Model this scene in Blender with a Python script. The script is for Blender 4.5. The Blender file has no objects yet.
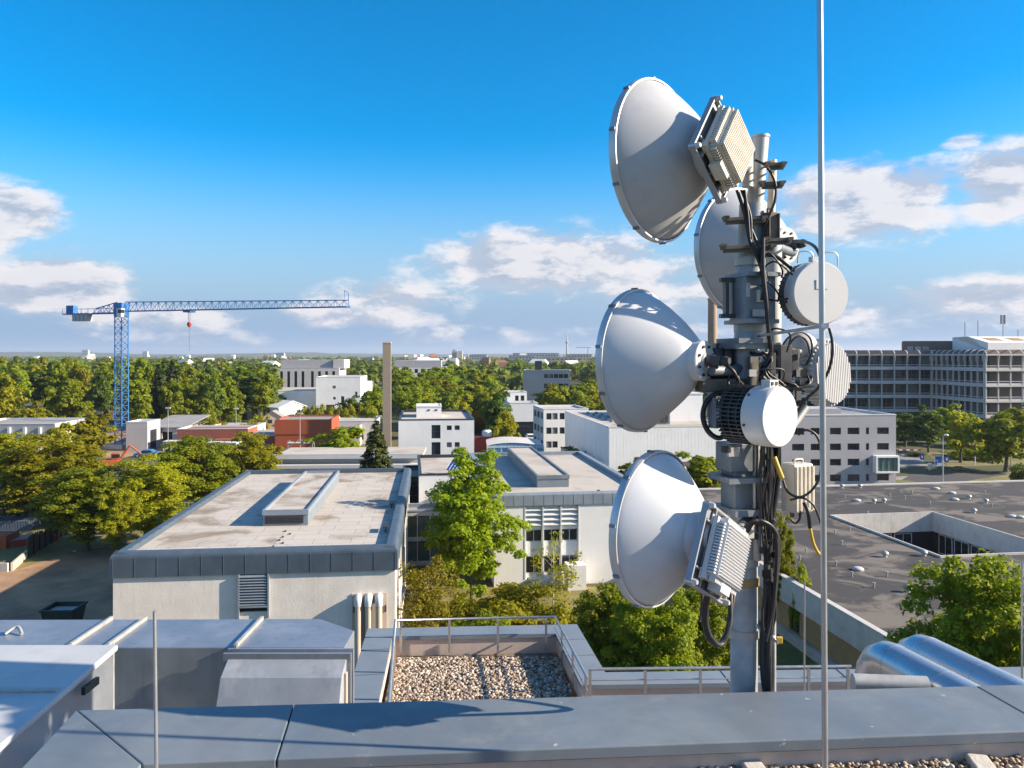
import bpy, math, random
import numpy as np
from mathutils import Vector, Matrix
random.seed(7)
SC = bpy.context.scene
COL = SC.collection
R = math.radians
F, HZ, CX, EYE = 770.0, 355.0, 512.0, 20.0      # focal length (px), horizon row, centre column, eye height (m)

def at(px, py, Y):
    return Vector(((px-CX)/F*Y, Y, EYE-(py-HZ)/F*Y))
def onz(px, py, z):
    return at(px, py, (EYE-z)*F/(py-HZ))
def gx(px, Y):
    return (px-CX)/F*Y
def hz(py, Y):
    return EYE-(py-HZ)/F*Y

# ------------------------------------------------------------------ materials
class G:
    """small node-graph helper"""
    def __init__(s, tree):
        s.t = tree
    def n(s, typ, props=None, **inp):
        nd = s.t.nodes.new(typ)
        for k, v in (props or {}).items():
            setattr(nd, k, v)
        for k, v in inp.items():
            key = int(k[1:]) if k[0] == 'i' and k[1:].isdigit() else k.replace('_', ' ')
            s.put(nd.inputs[key], v)
        return nd
    def put(s, sock, v):
        if isinstance(v, bpy.types.NodeSocket):
            s.t.links.new(v, sock)
        else:
            if hasattr(sock.default_value, '__len__') and hasattr(v, '__len__') and len(sock.default_value) == 4 and len(v) == 3:
                v = (*v, 1)
            sock.default_value = v
    def math(s, op, a, b=0.0, c=None, clamp=False):
        d = dict(i0=a, i1=b)
        if c is not None:
            d['i2'] = c
        return s.n('ShaderNodeMath', dict(operation=op, use_clamp=clamp), **d).outputs[0]
    def mix(s, f, a, b, mode='MIX'):
        return s.n('ShaderNodeMix', dict(data_type='RGBA', blend_type=mode), i0=f, i6=a, i7=b).outputs[2]
    def noise(s, vec, scale, detail=4, rough=.55, dist=0):
        return s.n('ShaderNodeTexNoise', None, Vector=vec, Scale=scale, Detail=detail, Roughness=rough, Distortion=dist).outputs[0]
    def ramp(s, v, a, b, lo=0.0, hi=1.0, smooth=True):
        return s.n('ShaderNodeMapRange', dict(interpolation_type='SMOOTHSTEP' if smooth else 'LINEAR'), i0=v, i1=a, i2=b, i3=lo, i4=hi).outputs[0]
    def mapping(s, vec, scale=(1, 1, 1), rot=(0, 0, 0)):
        return s.n('ShaderNodeMapping', None, Vector=vec, Scale=scale, Rotation=rot).outputs[0]

def newmat(name):
    m = bpy.data.materials.new(name)
    m.use_nodes = True
    g = G(m.node_tree)
    p = m.node_tree.nodes['Principled BSDF']
    return m, g, p

def paint(name, col, rough=.6, metal=0.0, var=.12, scale=2.0, streak=0.0, bump=0.0, bscale=40.0, dirt=None, dirt_amt=0.0, dirt_scale=.6, spec=.5, coord='Object'):
    """painted / plastered / metal surface with mottling, dirt patches, vertical streaks and fine relief"""
    m, g, p = newmat(name)
    tc = g.n('ShaderNodeTexCoord').outputs[coord]
    n1 = g.noise(tc, scale, 6, .6)
    f = g.ramp(n1, .3, .7, 0, 1, False)
    c = g.mix(f, [x*(1-var) for x in col], [min(1, x*(1+var)) for x in col])
    if dirt_amt:
        n2 = g.noise(tc, dirt_scale, 7, .65, .4)
        c = g.mix(g.math('MULTIPLY', g.ramp(n2, .48, .72), dirt_amt), c, dirt or [x*.5 for x in col])
    if streak:
        v = g.mapping(tc, (6, 6, .25))
        n3 = g.noise(v, 1.2, 4, .6)
        c = g.mix(g.math('MULTIPLY', g.ramp(n3, .5, .75), streak), c, [x*.55 for x in col])
    g.put(p.inputs['Base Color'], c)
    g.put(p.inputs['Roughness'], g.ramp(n1, .2, .8, max(0, rough-.1), min(1, rough+.1), False))
    p.inputs['Metallic'].default_value = metal
    p.inputs['Specular IOR Level'].default_value = spec
    if bump:
        nb = g.noise(tc, bscale, 5, .6)
        b = g.n('ShaderNodeBump', None, Strength=bump, Distance=.02, Height=nb)
        g.put(p.inputs['Normal'], b.outputs[0])
    return m

def glass(name, col=(.02, .025, .03), rough=.06, blind=.0):
    m, g, p = newmat(name)
    oi = g.n('ShaderNodeObjectInfo').outputs['Random']
    tc = g.n('ShaderNodeTexCoord').outputs['Object']
    n1 = g.noise(tc, 1.3, 3)
    c = g.mix(g.math('MULTIPLY', n1, oi), col, [x*3+.02 for x in col])
    if blind:
        c = g.mix(g.math('MULTIPLY', g.ramp(oi, .72, .74), blind), c, (.35, .34, .31))
    g.put(p.inputs['Base Color'], c)
    p.inputs['Roughness'].default_value = rough
    p.inputs['IOR'].default_value = 1.5
    return m

def leafmat(name, a, b, trans=.35, hue_var=.5):
    m, g, p = newmat(name)
    out = m.node_tree.nodes['Material Output']
    tc = g.n('ShaderNodeTexCoord').outputs['Object']
    oi = g.n('ShaderNodeObjectInfo').outputs['Random']
    rnd = g.n('ShaderNodeNewGeometry').outputs['Random Per Island']
    n1 = g.noise(tc, .7, 4, .6)
    f = g.math('ADD', g.math('MULTIPLY', g.ramp(n1, .3, .7, 0, 1, False), .5), g.math('MULTIPLY', rnd, .5))
    c = g.mix(f, a, b)
    hs = g.n('ShaderNodeHueSaturation', None, Hue=g.math('ADD', .5-.02*hue_var, g.math('MULTIPLY', oi, .04*hue_var)), Saturation=1.0,
             Value=g.math('ADD', .8, g.math('MULTIPLY', oi, .4)), Color=c).outputs[0]
    d = g.n('ShaderNodeBsdfPrincipled', None, Base_Color=hs, Roughness=.55)
    d.inputs['Specular IOR Level'].default_value = .25
    t = g.n('ShaderNodeBsdfTranslucent', None, Color=g.mix(1.0, hs, (1.25, 1.15, .55), 'MULTIPLY'))
    mx = g.n('ShaderNodeMixShader', None, i0=trans, i1=d.outputs[0], i2=t.outputs[0])
    g.t.links.new(mx.outputs[0], out.inputs['Surface'])
    return m

M = {}
M['plaster'] = paint('white_plaster', (.78, .72, .64), .85, var=.08, scale=.9, streak=.28, bump=.5, bscale=9, dirt=(.52, .46, .39), dirt_amt=.35, dirt_scale=.3)
M['plaster_clean'] = paint('clean_plaster', (.80, .79, .77), .85, var=.04, scale=.5, streak=.16, bump=.1, dirt=(.55, .52, .48), dirt_amt=.18, dirt_scale=.3)
M['plaster_grey'] = paint('grey_render', (.40, .39, .40), .85, var=.05, scale=.5, streak=.15, bump=.1, dirt=(.3, .29, .28), dirt_amt=.2)
M['beige_wall'] = paint('beige_render', (.55, .47, .38), .85, var=.07, scale=.5, streak=.25, bump=.1)
M['concrete'] = paint('concrete', (.42, .40, .36), .85, var=.1, scale=1.2, streak=.45, bump=.3, dirt=(.2, .19, .17), dirt_amt=.5, dirt_scale=.5)
M['concrete_pale'] = paint('pale_concrete', (.56, .53, .48), .85, var=.08, scale=1.5, streak=.4, bump=.25, dirt=(.3, .28, .25), dirt_amt=.4)
M['frame_concrete'] = paint('facade_concrete', (.52, .50, .48), .8, var=.08, scale=.4, streak=.2)
M['zinc'] = paint('zinc_cladding', (.075, .105, .14), .5, .1, var=.14, scale=.9, streak=.2, dirt=(.13, .15, .175), dirt_amt=.35)
M['zinc_light'] = paint('light_zinc', (.25, .29, .335), .5, .15, var=.1, scale=1.2, dirt=(.18, .2, .22), dirt_amt=.35)
M['cap'] = paint('grey_coated_capping', (.155, .185, .215), .55, .15, var=.08, scale=1.8, bump=.12, bscale=60, dirt=(.22, .23, .235), dirt_amt=.35, dirt_scale=2.2)
def cap_mat():
    m, g, p = newmat('grey_coated_capping')
    tc = g.n('ShaderNodeTexCoord').outputs['Object']
    c = g.mix(g.ramp(g.noise(tc, 1.1, 7, .68, .5), .36, .66), (.135, .162, .19), (.185, .215, .24))
    c = g.mix(g.math('MULTIPLY', g.ramp(g.noise(tc, 3.2, 8, .72), .56, .72), .45), c, (.26, .265, .26))
    c = g.mix(g.math('MULTIPLY', g.ramp(g.noise(g.mapping(tc, (1, 1, 1), (0, 0, .6)), 16, 3, .5), .715, .745), .7), c, (.5, .49, .46))
    c = g.mix(g.math('MULTIPLY', g.ramp(g.noise(g.mapping(tc, (.6, 5, 1)), 4, 5, .6), .55, .75), .25), c, (.10, .12, .14))
    g.put(p.inputs['Base Color'], c)
    g.put(p.inputs['Roughness'], g.ramp(g.noise(tc, 2.5, 6), .3, .7, .42, .66))
    p.inputs['Metallic'].default_value = .1
    b = g.n('ShaderNodeBump', None, Strength=.12, Distance=.01, Height=g.math('ADD', g.noise(tc, 3, 3), g.math('MULTIPLY', g.noise(tc, 70, 3), .12)))
    g.put(p.inputs['Normal'], b.outputs[0])
    return m
M['cap'] = cap_mat()
M['cap_pale'] = paint('pale_capping', (.19, .225, .26), .55, .1, var=.1, scale=1.5, dirt=(.25, .27, .28), dirt_amt=.35)
M['duct'] = paint('galvanised_duct', (.30, .33, .37), .42, .55, var=.14, scale=1.6, streak=.35, bump=.3, bscale=2.2, dirt=(.46, .48, .51), dirt_amt=.5, dirt_scale=1.3)
M['duct_dark'] = paint('weathered_duct', (.31, .335, .37), .5, .3, var=.14, scale=1.3, streak=.35, dirt=(.55, .56, .58), dirt_amt=.5, dirt_scale=1.7)
M['silver'] = paint('aluminium_jacket', (.50, .53, .56), .27, .6, var=.08, scale=2.5, bump=.12, bscale=9, dirt=(.33, .34, .36), dirt_amt=.35, streak=.1)
M['galv'] = paint('galvanised_steel', (.34, .37, .40), .5, .25, var=.2, scale=9, streak=.3, bump=.1, bscale=60, dirt=(.22, .23, .24), dirt_amt=.45, dirt_scale=5)
M['galv_pale'] = paint('pale_galvanised_steel', (.42, .42, .40), .5, .25, var=.14, scale=8, streak=.25, dirt=(.28, .26, .23), dirt_amt=.4, dirt_scale=6)
M['rail'] = paint('rail_steel', (.45, .46, .47), .35, .7, var=.1, scale=6)
M['dish'] = paint('dish_enamel', (.565, .58, .60), .34, var=.03, scale=2.5, dirt=(.42, .42, .41), dirt_amt=.45, dirt_scale=1.6, streak=.2)
M['dish_grey'] = paint('grey_dish_enamel', (.46, .465, .475), .36, var=.04, scale=2.5, dirt=(.34, .335, .32), dirt_amt=.5, dirt_scale=1.4, streak=.25)
M['dish_white'] = paint('white_radome', (.59, .59, .585), .35, var=.03, scale=3, dirt=(.62, .60, .56), dirt_amt=.25, dirt_scale=2.5)
M['rim'] = paint('rim_aluminium', (.58, .59, .60), .4, .5, var=.06, scale=6)
M['radio'] = paint('cream_radio_casing', (.64, .60, .52), .5, var=.08, scale=8, dirt=(.42, .37, .29), dirt_amt=.4, dirt_scale=7)
M['dark_metal'] = paint('dark_cast_metal', (.055, .057, .062), .5, .4, var=.25, scale=10)
M['grey_metal'] = paint('grey_cast_metal', (.20, .225, .25), .5, .3, var=.18, scale=8, dirt=(.085, .08, .075), dirt_amt=.4, dirt_scale=6)
M['brown_metal'] = paint('rusty_bracket', (.15, .125, .10), .65, .2, var=.3, scale=14, dirt=(.24, .20, .155), dirt_amt=.5, dirt_scale=10)
M['rubber'] = paint('black_cable', (.018, .018, .02), .45, var=.2, scale=12)
M['yellow'] = paint('yellow_tape', (.55, .36, .04), .5, var=.1, scale=20)
M['sleeve'] = paint('grey_cable_sleeve', (.30, .28, .26), .6, var=.15, scale=20)
M['crane_blue'] = paint('crane_blue', (.03, .16, .42), .5, var=.1, scale=.5)
M['counterweight'] = paint('counterweight_concrete', (.42, .42, .40), .8, var=.1)
M['red'] = paint('red_paint', (.42, .045, .03), .5, var=.1, scale=1)
M['orange'] = paint('orange_red_cladding', (.38, .085, .032), .6, var=.08, scale=.4, streak=.2)
M['brick'] = paint('red_brickwork', (.30, .10, .065), .8, var=.25, scale=3, dirt=(.2, .1, .08), dirt_amt=.4)
M['chimney_brown'] = paint('brown_brick_stack', (.34, .235, .16), .8, var=.1, scale=.6, streak=.25)
M['stack_beige'] = paint('beige_concrete_stack', (.34, .27, .20), .85, var=.06, scale=.5, streak=.2)
M['dark_green'] = paint('dark_green_paint', (.012, .035, .028), .5, var=.2)
M['slate_blue'] = paint('slate_blue_paint', (.09, .12, .16), .5, var=.1)
M['brown_cladding'] = paint('brown_cladding', (.17, .125, .10), .7, var=.08, scale=.3)
M['timber'] = paint('ochre_timber_panel', (.36, .23, .10), .75, var=.2, scale=1.5, streak=.3)
M['white'] = paint('white_paint', (.80, .80, .79), .5, var=.03)
M['frame_dark'] = paint('dark_frame', (.04, .042, .045), .45, .3, var=.1)
M['frame_white'] = paint('white_frame', (.66, .66, .65), .5, var=.05)
M['blue_sign'] = paint('blue_sign', (.03, .14, .42), .4, var=.05)
M['black'] = paint('black_matter', (.012, .012, .013), .7, var=.1)
M['glass'] = glass('window_glass', (.018, .022, .027), .06, .5)
M['glass_dark'] = glass('dark_window_glass', (.012, .014, .018), .08, .0)
M['glass_blind'] = glass('office_glass', (.02, .02, .024), .1, .35)
M['glass_green'] = glass('greenish_glass', (.05, .09, .08), .05)
M['glass_blue'] = glass('blue_glass', (.10, .22, .32), .1)
M['grass'] = paint('grass_blades', (.10, .115, .022), .9, var=.35, scale=1.2, dirt=(.18, .15, .05), dirt_amt=.5, dirt_scale=.3, bump=.6, bscale=20)
M['hedge_ground'] = paint('dry_grass', (.20, .165, .055), .9, var=.3, scale=.5, dirt=(.1, .115, .025), dirt_amt=.8, dirt_scale=.2, bump=.5, bscale=12)
M['asphalt'] = paint('asphalt', (.055, .053, .052), .9, var=.2, scale=.8, dirt=(.10, .09, .08), dirt_amt=.5, dirt_scale=.15, bump=.3, bscale=30)
M['pavement'] = paint('pale_paving', (.24, .22, .20), .9, var=.1, scale=.6, dirt=(.16, .15, .13), dirt_amt=.4, dirt_scale=.2)
M['yard'] = paint('compacted_yard', (.33, .20, .11), .95, var=.3, scale=.4, dirt=(.15, .09, .05), dirt_amt=.85, dirt_scale=.16, bump=.7, bscale=6)
M['earth'] = paint('bare_earth', (.33, .21, .11), .95, var=.4, scale=.35, dirt=(.12, .115, .04), dirt_amt=.85, dirt_scale=.12, bump=.8, bscale=3)
M['bark'] = paint('bark', (.10, .078, .058), .9, var=.3, scale=3, bump=.5, bscale=10)
M['bark_white'] = paint('birch_bark', (.48, .45, .40), .8, var=.2, scale=3, dirt=(.06, .05, .05), dirt_amt=.7, dirt_scale=4)
M['leaf'] = leafmat('leaf_green', (.155, .21, .008), (.285, .32, .014), .5)
M['leaf_bright'] = leafmat('leaf_bright', (.19, .28, .007), (.31, .37, .012), .5)
M['leaf_dark'] = leafmat('leaf_dark', (.06, .105, .012), (.125, .175, .016), .4)
M['leaf_yellow'] = leafmat('leaf_yellow', (.19, .185, .010), (.33, .30, .02), .45)
M['leaf_olive'] = leafmat('leaf_olive', (.23, .245, .008), (.38, .37, .016), .5)
M['leaf_pale'] = leafmat('leaf_pale', (.17, .16, .09), (.26, .24, .15), .3)
M['needle'] = leafmat('needle_green', (.045, .075, .012), (.11, .13, .02), .2)
M['needle_blue'] = leafmat('needle_dark', (.016, .028, .014), (.038, .05, .022), .12)
M['wood_far'] = leafmat('far_wood_leaf', (.09, .14, .012), (.19, .23, .016), .4)
M['tile'] = paint('red_roof_tile', (.28, .11, .07), .8, var=.15)

def roof_slab_mat(name, base, joint, bw, bh, stain, amt, patch=None, patch_amt=0):
    """membrane or paving laid in bays, with stains"""
    m, g, p = newmat(name)
    tc = g.n('ShaderNodeTexCoord').outputs['Object']
    br = g.n('ShaderNodeTexBrick', dict(offset=.37, squash=1.0), Vector=tc, Color1=base, Color2=[x*.9 for x in base], Mortar=joint, Scale=1.0)
    br.inputs['Mortar Size'].default_value = .03
    br.inputs['Mortar Smooth'].default_value = .4
    br.inputs['Brick Width'].default_value = bw
    br.inputs['Row Height'].default_value = bh
    c = br.outputs[0]
    n1 = g.noise(tc, .22, 7, .65, .5)
    c = g.mix(g.math('MULTIPLY', g.ramp(n1, .47, .66), amt), c, stain)
    n2 = g.noise(tc, 2.5, 6, .7)
    c = g.mix(g.math('MULTIPLY', g.ramp(n2, .45, .75), .25), c, [x*.6 for x in base])
    if patch:
        n3 = g.noise(g.mapping(tc, (1, 1.5, 1)), .17, 5, .65, .8)
        c = g.mix(g.math('MULTIPLY', g.ramp(n3, .485, .60), patch_amt), c, patch)
    g.put(p.inputs['Base Color'], c)
    p.inputs['Roughness'].default_value = .9
    b = g.n('ShaderNodeBump', None, Strength=.25, Distance=.02, Height=g.noise(tc, 25, 5))
    g.put(p.inputs['Normal'], b.outputs[0])
    return m
M['roof_pale'] = roof_slab_mat('pale_roof_slabs', (.52, .47, .41), (.30, .26, .22), 2.4, 1.3, (.20, .145, .09), .85)
M['roof_mid'] = roof_slab_mat('pale_roof_membrane', (.50, .45, .39), (.45, .40, .34), 4, 3, (.26, .21, .15), .5)
M['roof_dark'] = roof_slab_mat('bitumen_roof', (.050, .046, .045), (.024, .022, .022), 8, 1.1, (.035, .032, .032), .5, (.19, .16, .13), .8)
M['roof_grey'] = roof_slab_mat('grey_flat_roof', (.30, .29, .28), (.22, .21, .2), 3, 2, (.2, .18, .16), .5)
def pebble_mat():
    m, g, p = newmat('pebbles')
    r = g.n('ShaderNodeNewGeometry').outputs['Random Per Island']
    cr = g.n('ShaderNodeValToRGB', None, Fac=r)
    el = cr.color_ramp.elements
    el[0].color = (.10, .07, .05, 1); el[1].color = (.62, .55, .46, 1)
    for pos, c in ((.25, (.26, .18, .12, 1)), (.5, (.36, .28, .20, 1)), (.75, (.45, .37, .30, 1))):
        e = el.new(pos); e.color = c
    g.put(p.inputs['Base Color'], cr.outputs[0])
    p.inputs['Roughness'].default_value = .8
    return m
M['pebble'] = pebble_mat()

def ground_mat():
    m, g, p = newmat('ground_cover')
    tc = g.n('ShaderNodeTexCoord').outputs['Object']
    n1 = g.noise(tc, .03, 8, .65, .6)
    c = g.mix(g.ramp(n1, .4, .62), (.065, .075, .016), (.14, .115, .04))
    n2 = g.noise(tc, .004, 6, .6)
    c = g.mix(g.ramp(n2, .45, .6), c, (.05, .07, .02))
    c = g.mix(g.math('MULTIPLY', g.noise(tc, .8, 6, .7), .6), c, (.05, .05, .02))
    g.put(p.inputs['Base Color'], c)
    p.inputs['Roughness'].default_value = .95
    b = g.n('ShaderNodeBump', None, Strength=.5, Distance=.1, Height=g.noise(tc, 3, 6))
    g.put(p.inputs['Normal'], b.outputs[0])
    return m
M['ground'] = ground_mat()
M['hill'] = paint('wooded_hill', (.055, .075, .03), .95, var=.35, scale=.01, dirt=(.12, .12, .06), dirt_amt=.6, dirt_scale=.004)

# ------------------------------------------------------------------ mesh builder
class MB:
    def __init__(s):
        s.v = []; s.f = []; s.sm = []
    def add(s, vs, fs, smooth=False):
        b = len(s.v)
        s.v += [Vector(v) for v in vs]
        s.f += [tuple(b+i for i in f) for f in fs]
        s.sm += [smooth]*len(fs)
        return s
    def box(s, x0, x1, y0, y1, z0, z1, mtx=None):
        vs = [Vector(p) for p in ((x0, y0, z0), (x1, y0, z0), (x1, y1, z0), (x0, y1, z0), (x0, y0, z1), (x1, y0, z1), (x1, y1, z1), (x0, y1, z1))]
        if mtx is not None:
            vs = [mtx @ v for v in vs]
        return s.add(vs, [(0, 3, 2, 1), (4, 5, 6, 7), (0, 1, 5, 4), (1, 2, 6, 5), (2, 3, 7, 6), (3, 0, 4, 7)])
    def cbox(s, c, size, mtx=None):
        """box centred on c; mtx rotates about c"""
        h = Vector(size)/2
        m = Matrix.Translation(Vector(c)) @ (mtx.to_4x4() if mtx is not None else Matrix())
        return s.box(-h.x, h.x, -h.y, h.y, -h.z, h.z, m)
    def prism(s, poly, z0, z1):
        n = len(poly)
        vs = [(p[0], p[1], z0) for p in poly]+[(p[0], p[1], z1) for p in poly]
        fs = [tuple(range(n-1, -1, -1)), tuple(range(n, 2*n))]+[(i, (i+1) % n, n+(i+1) % n, n+i) for i in range(n)]
        return s.add(vs, fs)
    def quad(s, *p):
        return s.add(p, [tuple(range(len(p)))])
    def tube(s, pts, r, n=10, caps=True, r1=None, smooth=True):
        pts = [Vector(p) for p in pts]
        k = len(pts)
        vs = []; up = None
        for i, p in enumerate(pts):
            t = (pts[min(i+1, k-1)]-pts[max(i-1, 0)]).normalized()
            if up is None:
                up = t.orthogonal().normalized()
            up = (up-t*up.dot(t))
            up = up.normalized() if up.length > 1e-6 else t.orthogonal().normalized()
            w = t.cross(up)
            rr = r if r1 is None else r+(r1-r)*i/(k-1)
            if isinstance(r, (list, tuple)):
                rr = r[i]
            vs += [p+(up*math.cos(2*math.pi*j/n)+w*math.sin(2*math.pi*j/n))*rr for j in range(n)]
        fs = [(i*n+j, i*n+(j+1) % n, (i+1)*n+(j+1) % n, (i+1)*n+j) for i in range(k-1) for j in range(n)]
        s.add(vs, fs, smooth)
        if caps:
            s.add(vs[:n], [tuple(range(n-1, -1, -1))]); s.add(vs[(k-1)*n:], [tuple(range(n))])
        return s
    def lathe(s, prof, n=40, org=(0, 0, 0), ax=(0, 0, 1), smooth=True, caps=True):
        """prof: (radius, height) pairs along ax"""
        a = Vector(ax).normalized(); u = a.orthogonal().normalized(); w = a.cross(u); o = Vector(org)
        ring = lambda r, h: [o+a*h+(u*math.cos(2*math.pi*j/n)+w*math.sin(2*math.pi*j/n))*r for j in range(n)]
        runs = [[prof[0]]]
        for i in range(1, len(prof)):
            runs[-1].append(prof[i])
            if i < len(prof)-1:
                d0 = Vector((prof[i][0]-prof[i-1][0], prof[i][1]-prof[i-1][1])); d1 = Vector((prof[i+1][0]-prof[i][0], prof[i+1][1]-prof[i][1]))
                if d0.length > 1e-9 and d1.length > 1e-9 and d0.angle(d1) > R(38):
                    runs.append([prof[i]])
        for run in runs:
            vs = []
            for r, h in run:
                vs += ring(r, h)
            s.add(vs, [(i*n+j, i*n+(j+1) % n, (i+1)*n+(j+1) % n, (i+1)*n+j) for i in range(len(run)-1) for j in range(n)], smooth)
        if caps:
            s.add(ring(*prof[0]), [tuple(range(n-1, -1, -1))]); s.add(ring(*prof[-1]), [tuple(range(n))])
        return s
    def sweep(s, poly, prof, closed=True, smooth=False):
        """profile (outward offset, z) swept round a counter-clockwise polygon with mitred corners"""
        n = len(poly); P = [Vector((p[0], p[1])) for p in poly]; offs = []
        for i in range(n):
            a, b, c = P[i-1], P[i], P[(i+1) % n]
            e0 = (b-a).normalized() if (closed or i > 0) else (c-b).normalized()
            e1 = (c-b).normalized() if (closed or i < n-1) else e0
            n0 = Vector((e0.y, -e0.x)); n1 = Vector((e1.y, -e1.x))
            mtr = (n0+n1).normalized()
            offs.append(mtr/max(.3, mtr.dot(n0)))
        k = len(prof)
        vs = [(P[i].x+offs[i].x*o, P[i].y+offs[i].y*o, z) for i in range(n) for o, z in prof]
        fs = []
        for i in range(n if closed else n-1):
            j = (i+1) % n
            for q in range(k-1):
                fs.append((i*k+q, j*k+q, j*k+q+1, i*k+q+1))
        return s.add(vs, fs, smooth)
    def face(s, O, rot, w, h, openings, depth=.15):
        """wall rectangle seen from outside, with openings cut and their reveals; O = lower left corner"""
        U = Vector((math.cos(rot), math.sin(rot), 0)); Z = Vector((0, 0, 1)); N = U.cross(Z); O = Vector(O)
        xs = sorted({0, w, *[round(o[0], 4) for o in openings], *[round(o[1], 4) for o in openings]})
        zs = sorted({0, h, *[round(o[2], 4) for o in openings], *[round(o[3], 4) for o in openings]})
        for a, b in zip(xs, xs[1:]):
            for c, d in zip(zs, zs[1:]):
                mx, mz = (a+b)/2, (c+d)/2
                if any(o[0] < mx < o[1] and o[2] < mz < o[3] for o in openings):
                    continue
                s.quad(O+U*a+Z*c, O+U*b+Z*c, O+U*b+Z*d, O+U*a+Z*d)
        I = -N*depth
        for x0, x1, z0, z1 in openings:
            A, B, C, D = O+U*x0+Z*z0, O+U*x1+Z*z0, O+U*x1+Z*z1, O+U*x0+Z*z1
            s.quad(A, A+I, B+I, B); s.quad(B, B+I, C+I, C); s.quad(C, C+I, D+I, D); s.quad(D, D+I, A+I, A)
            s.quad(A+I, D+I, C+I, B+I) if False else None
        return s
    def build(s, name, mat, parent=None, world=False, bevel=0):
        vs = s.v
        if world and parent is not None:
            inv = parent.matrix_basis.inverted()
            vs = [inv @ v for v in vs]
        me = bpy.data.meshes.new(name)
        me.from_pydata([tuple(v) for v in vs], [], s.f)
        me.polygons.foreach_set('use_smooth', s.sm)
        me.update()
        if mat is not None:
            me.materials.append(mat)
        o = bpy.data.objects.new(name, me)
        COL.objects.link(o)
        if parent is not None:
            o.parent = parent
        if bevel:
            md = o.modifiers.new('edge', 'BEVEL'); md.width = bevel; md.segments = 2; md.limit_method = 'ANGLE'; md.angle_limit = R(40)
        return o

def tag(o, label, cat, group=None, kind=None):
    if label:
        o['label'] = label
    if cat:
        o['category'] = cat
    if group:
        o['group'] = group
    if kind:
        o['kind'] = kind
    return o
def thing(name, label, cat, loc=(0, 0, 0), rz=0.0, group=None):
    o = bpy.data.objects.new(name, None)
    COL.objects.link(o)
    o.empty_display_size = .3
    loc = tuple(loc); o.location = loc if len(loc) == 3 else (*loc, 0); o.rotation_euler = (0, 0, rz)
    return tag(o, label, cat, group)
def struct(name, mb, mat, kind='structure'):
    o = mb.build(name, mat); o['kind'] = kind
    return o
def copy_tree(o, parent=None, loc=None, rz=None, sc=None):
    c = o.copy(); COL.objects.link(c)
    if parent is not None:
        c.parent = parent
    if loc is not None:
        c.location = loc
    if rz is not None:
        c.rotation_euler = (0, 0, rz)
    if sc is not None:
        c.scale = (sc, sc, sc) if not hasattr(sc, '__len__') else sc
    for ch in [x for x in bpy.data.objects if x.parent == o]:
        copy_tree(ch, c)
    return c
def smooth_path(pts, k=6):
    P = [Vector(p) for p in pts]; out = []
    for i in range(len(P)-1):
        a, b, c, d = P[max(i-1, 0)], P[i], P[i+1], P[min(i+2, len(P)-1)]
        for j in range(k):
            t = j/k
            out.append(.5*((2*b)+(c-a)*t+(2*a-5*b+4*c-d)*t*t+(3*b-a-3*c+d)*t**3))
    return out+[P[-1]]

# windows: a pane with its frame, one object each, meshes shared by size
_WC = {}
def window(par, O, rot, x0, x1, z0, z1, depth=.12, nv=1, nh=0, fm='frame_dark', gm='glass', name='window'):
    w, h = x1-x0, z1-z0
    key = (round(w, 2), round(h, 2), nv, nh, fm, gm, name)
    if key not in _WC:
        pm = MB(); pm.box(.04, w-.04, .0, .03, .04, h-.04)
        fr = MB(); t = min(.07, w*.12)
        fr.box(0, w, -.03, .05, 0, t); fr.box(0, w, -.03, .05, h-t, h); fr.box(0, t, -.03, .05, t, h-t); fr.box(w-t, w, -.03, .05, t, h-t)
        for i in range(1, nv+1):
            x = w*i/(nv+1); fr.box(x-t*.4, x+t*.4, -.025, .045, t, h-t)
        for i in range(1, nh+1):
            z = h*i/(nh+1); fr.box(t, w-t, -.02, .04, z-t*.4, z+t*.4)
        a = pm.build(name, M[gm]); b = fr.build('frame', M[fm], a)
        _WC[key] = (a.data, b.data)
    else:
        d = _WC[key]
        a = bpy.data.objects.new(name, d[0]); COL.objects.link(a)
        b = bpy.data.objects.new('frame', d[1]); COL.objects.link(b); b.parent = a
    U = Vector((math.cos(rot), math.sin(rot), 0)); N = U.cross(Vector((0, 0, 1)))
    a.parent = par
    a.location = Vector(O)+U*x0+Vector((0, 0, z0))-N*depth
    a.rotation_euler = (0, 0, rot)
    return a

def flat_building(name, label, cat, P, rz, w, d, h, wall='plaster_clean', roof='roof_mid', cope='zinc_light', par=.3, front=(), left=(), right=(), depth=.15, nv=1, nh=0, fm='frame_dark', gm='glass', group=None):
    """flat-roofed block: local x along the front, y backwards; openings are (x0, x1, z0, z1) on each face"""
    t = thing(name, label, cat, (P[0], P[1], 0), rz, group)
    mb = MB()
    mb.face((0, 0, 0), 0, w, h, front, depth)
    mb.face((w, 0, 0), math.pi/2, d, h, right, depth)
    mb.face((w, d, 0), math.pi, w, h, (), depth)
    mb.face((0, d, 0), -math.pi/2, d, h, left, depth)
    mb.build('wall', M[wall], t)
    rf = MB(); rf.quad((0.01, 0.01, h-par), (w-.01, .01, h-par), (w-.01, d-.01, h-par), (.01, d-.01, h-par)); rf.build('roof', M[roof], t)
    cp = MB(); cp.sweep([(0, 0), (w, 0), (w, d), (0, d)], [(.004, h-.1), (.05, h-.1), (.05, h+.05), (-.28, h+.05), (-.28, h-par)]); cp.build('coping', M[cope], t)
    for o, rot, ops in (((0, 0, 0), 0, front), ((w, 0, 0), math.pi/2, right), ((0, d, 0), -math.pi/2, left)):
        for q in ops:
            window(t, o, rot, *q[:4], depth, nv, nh, fm, gm)
    return t
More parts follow.
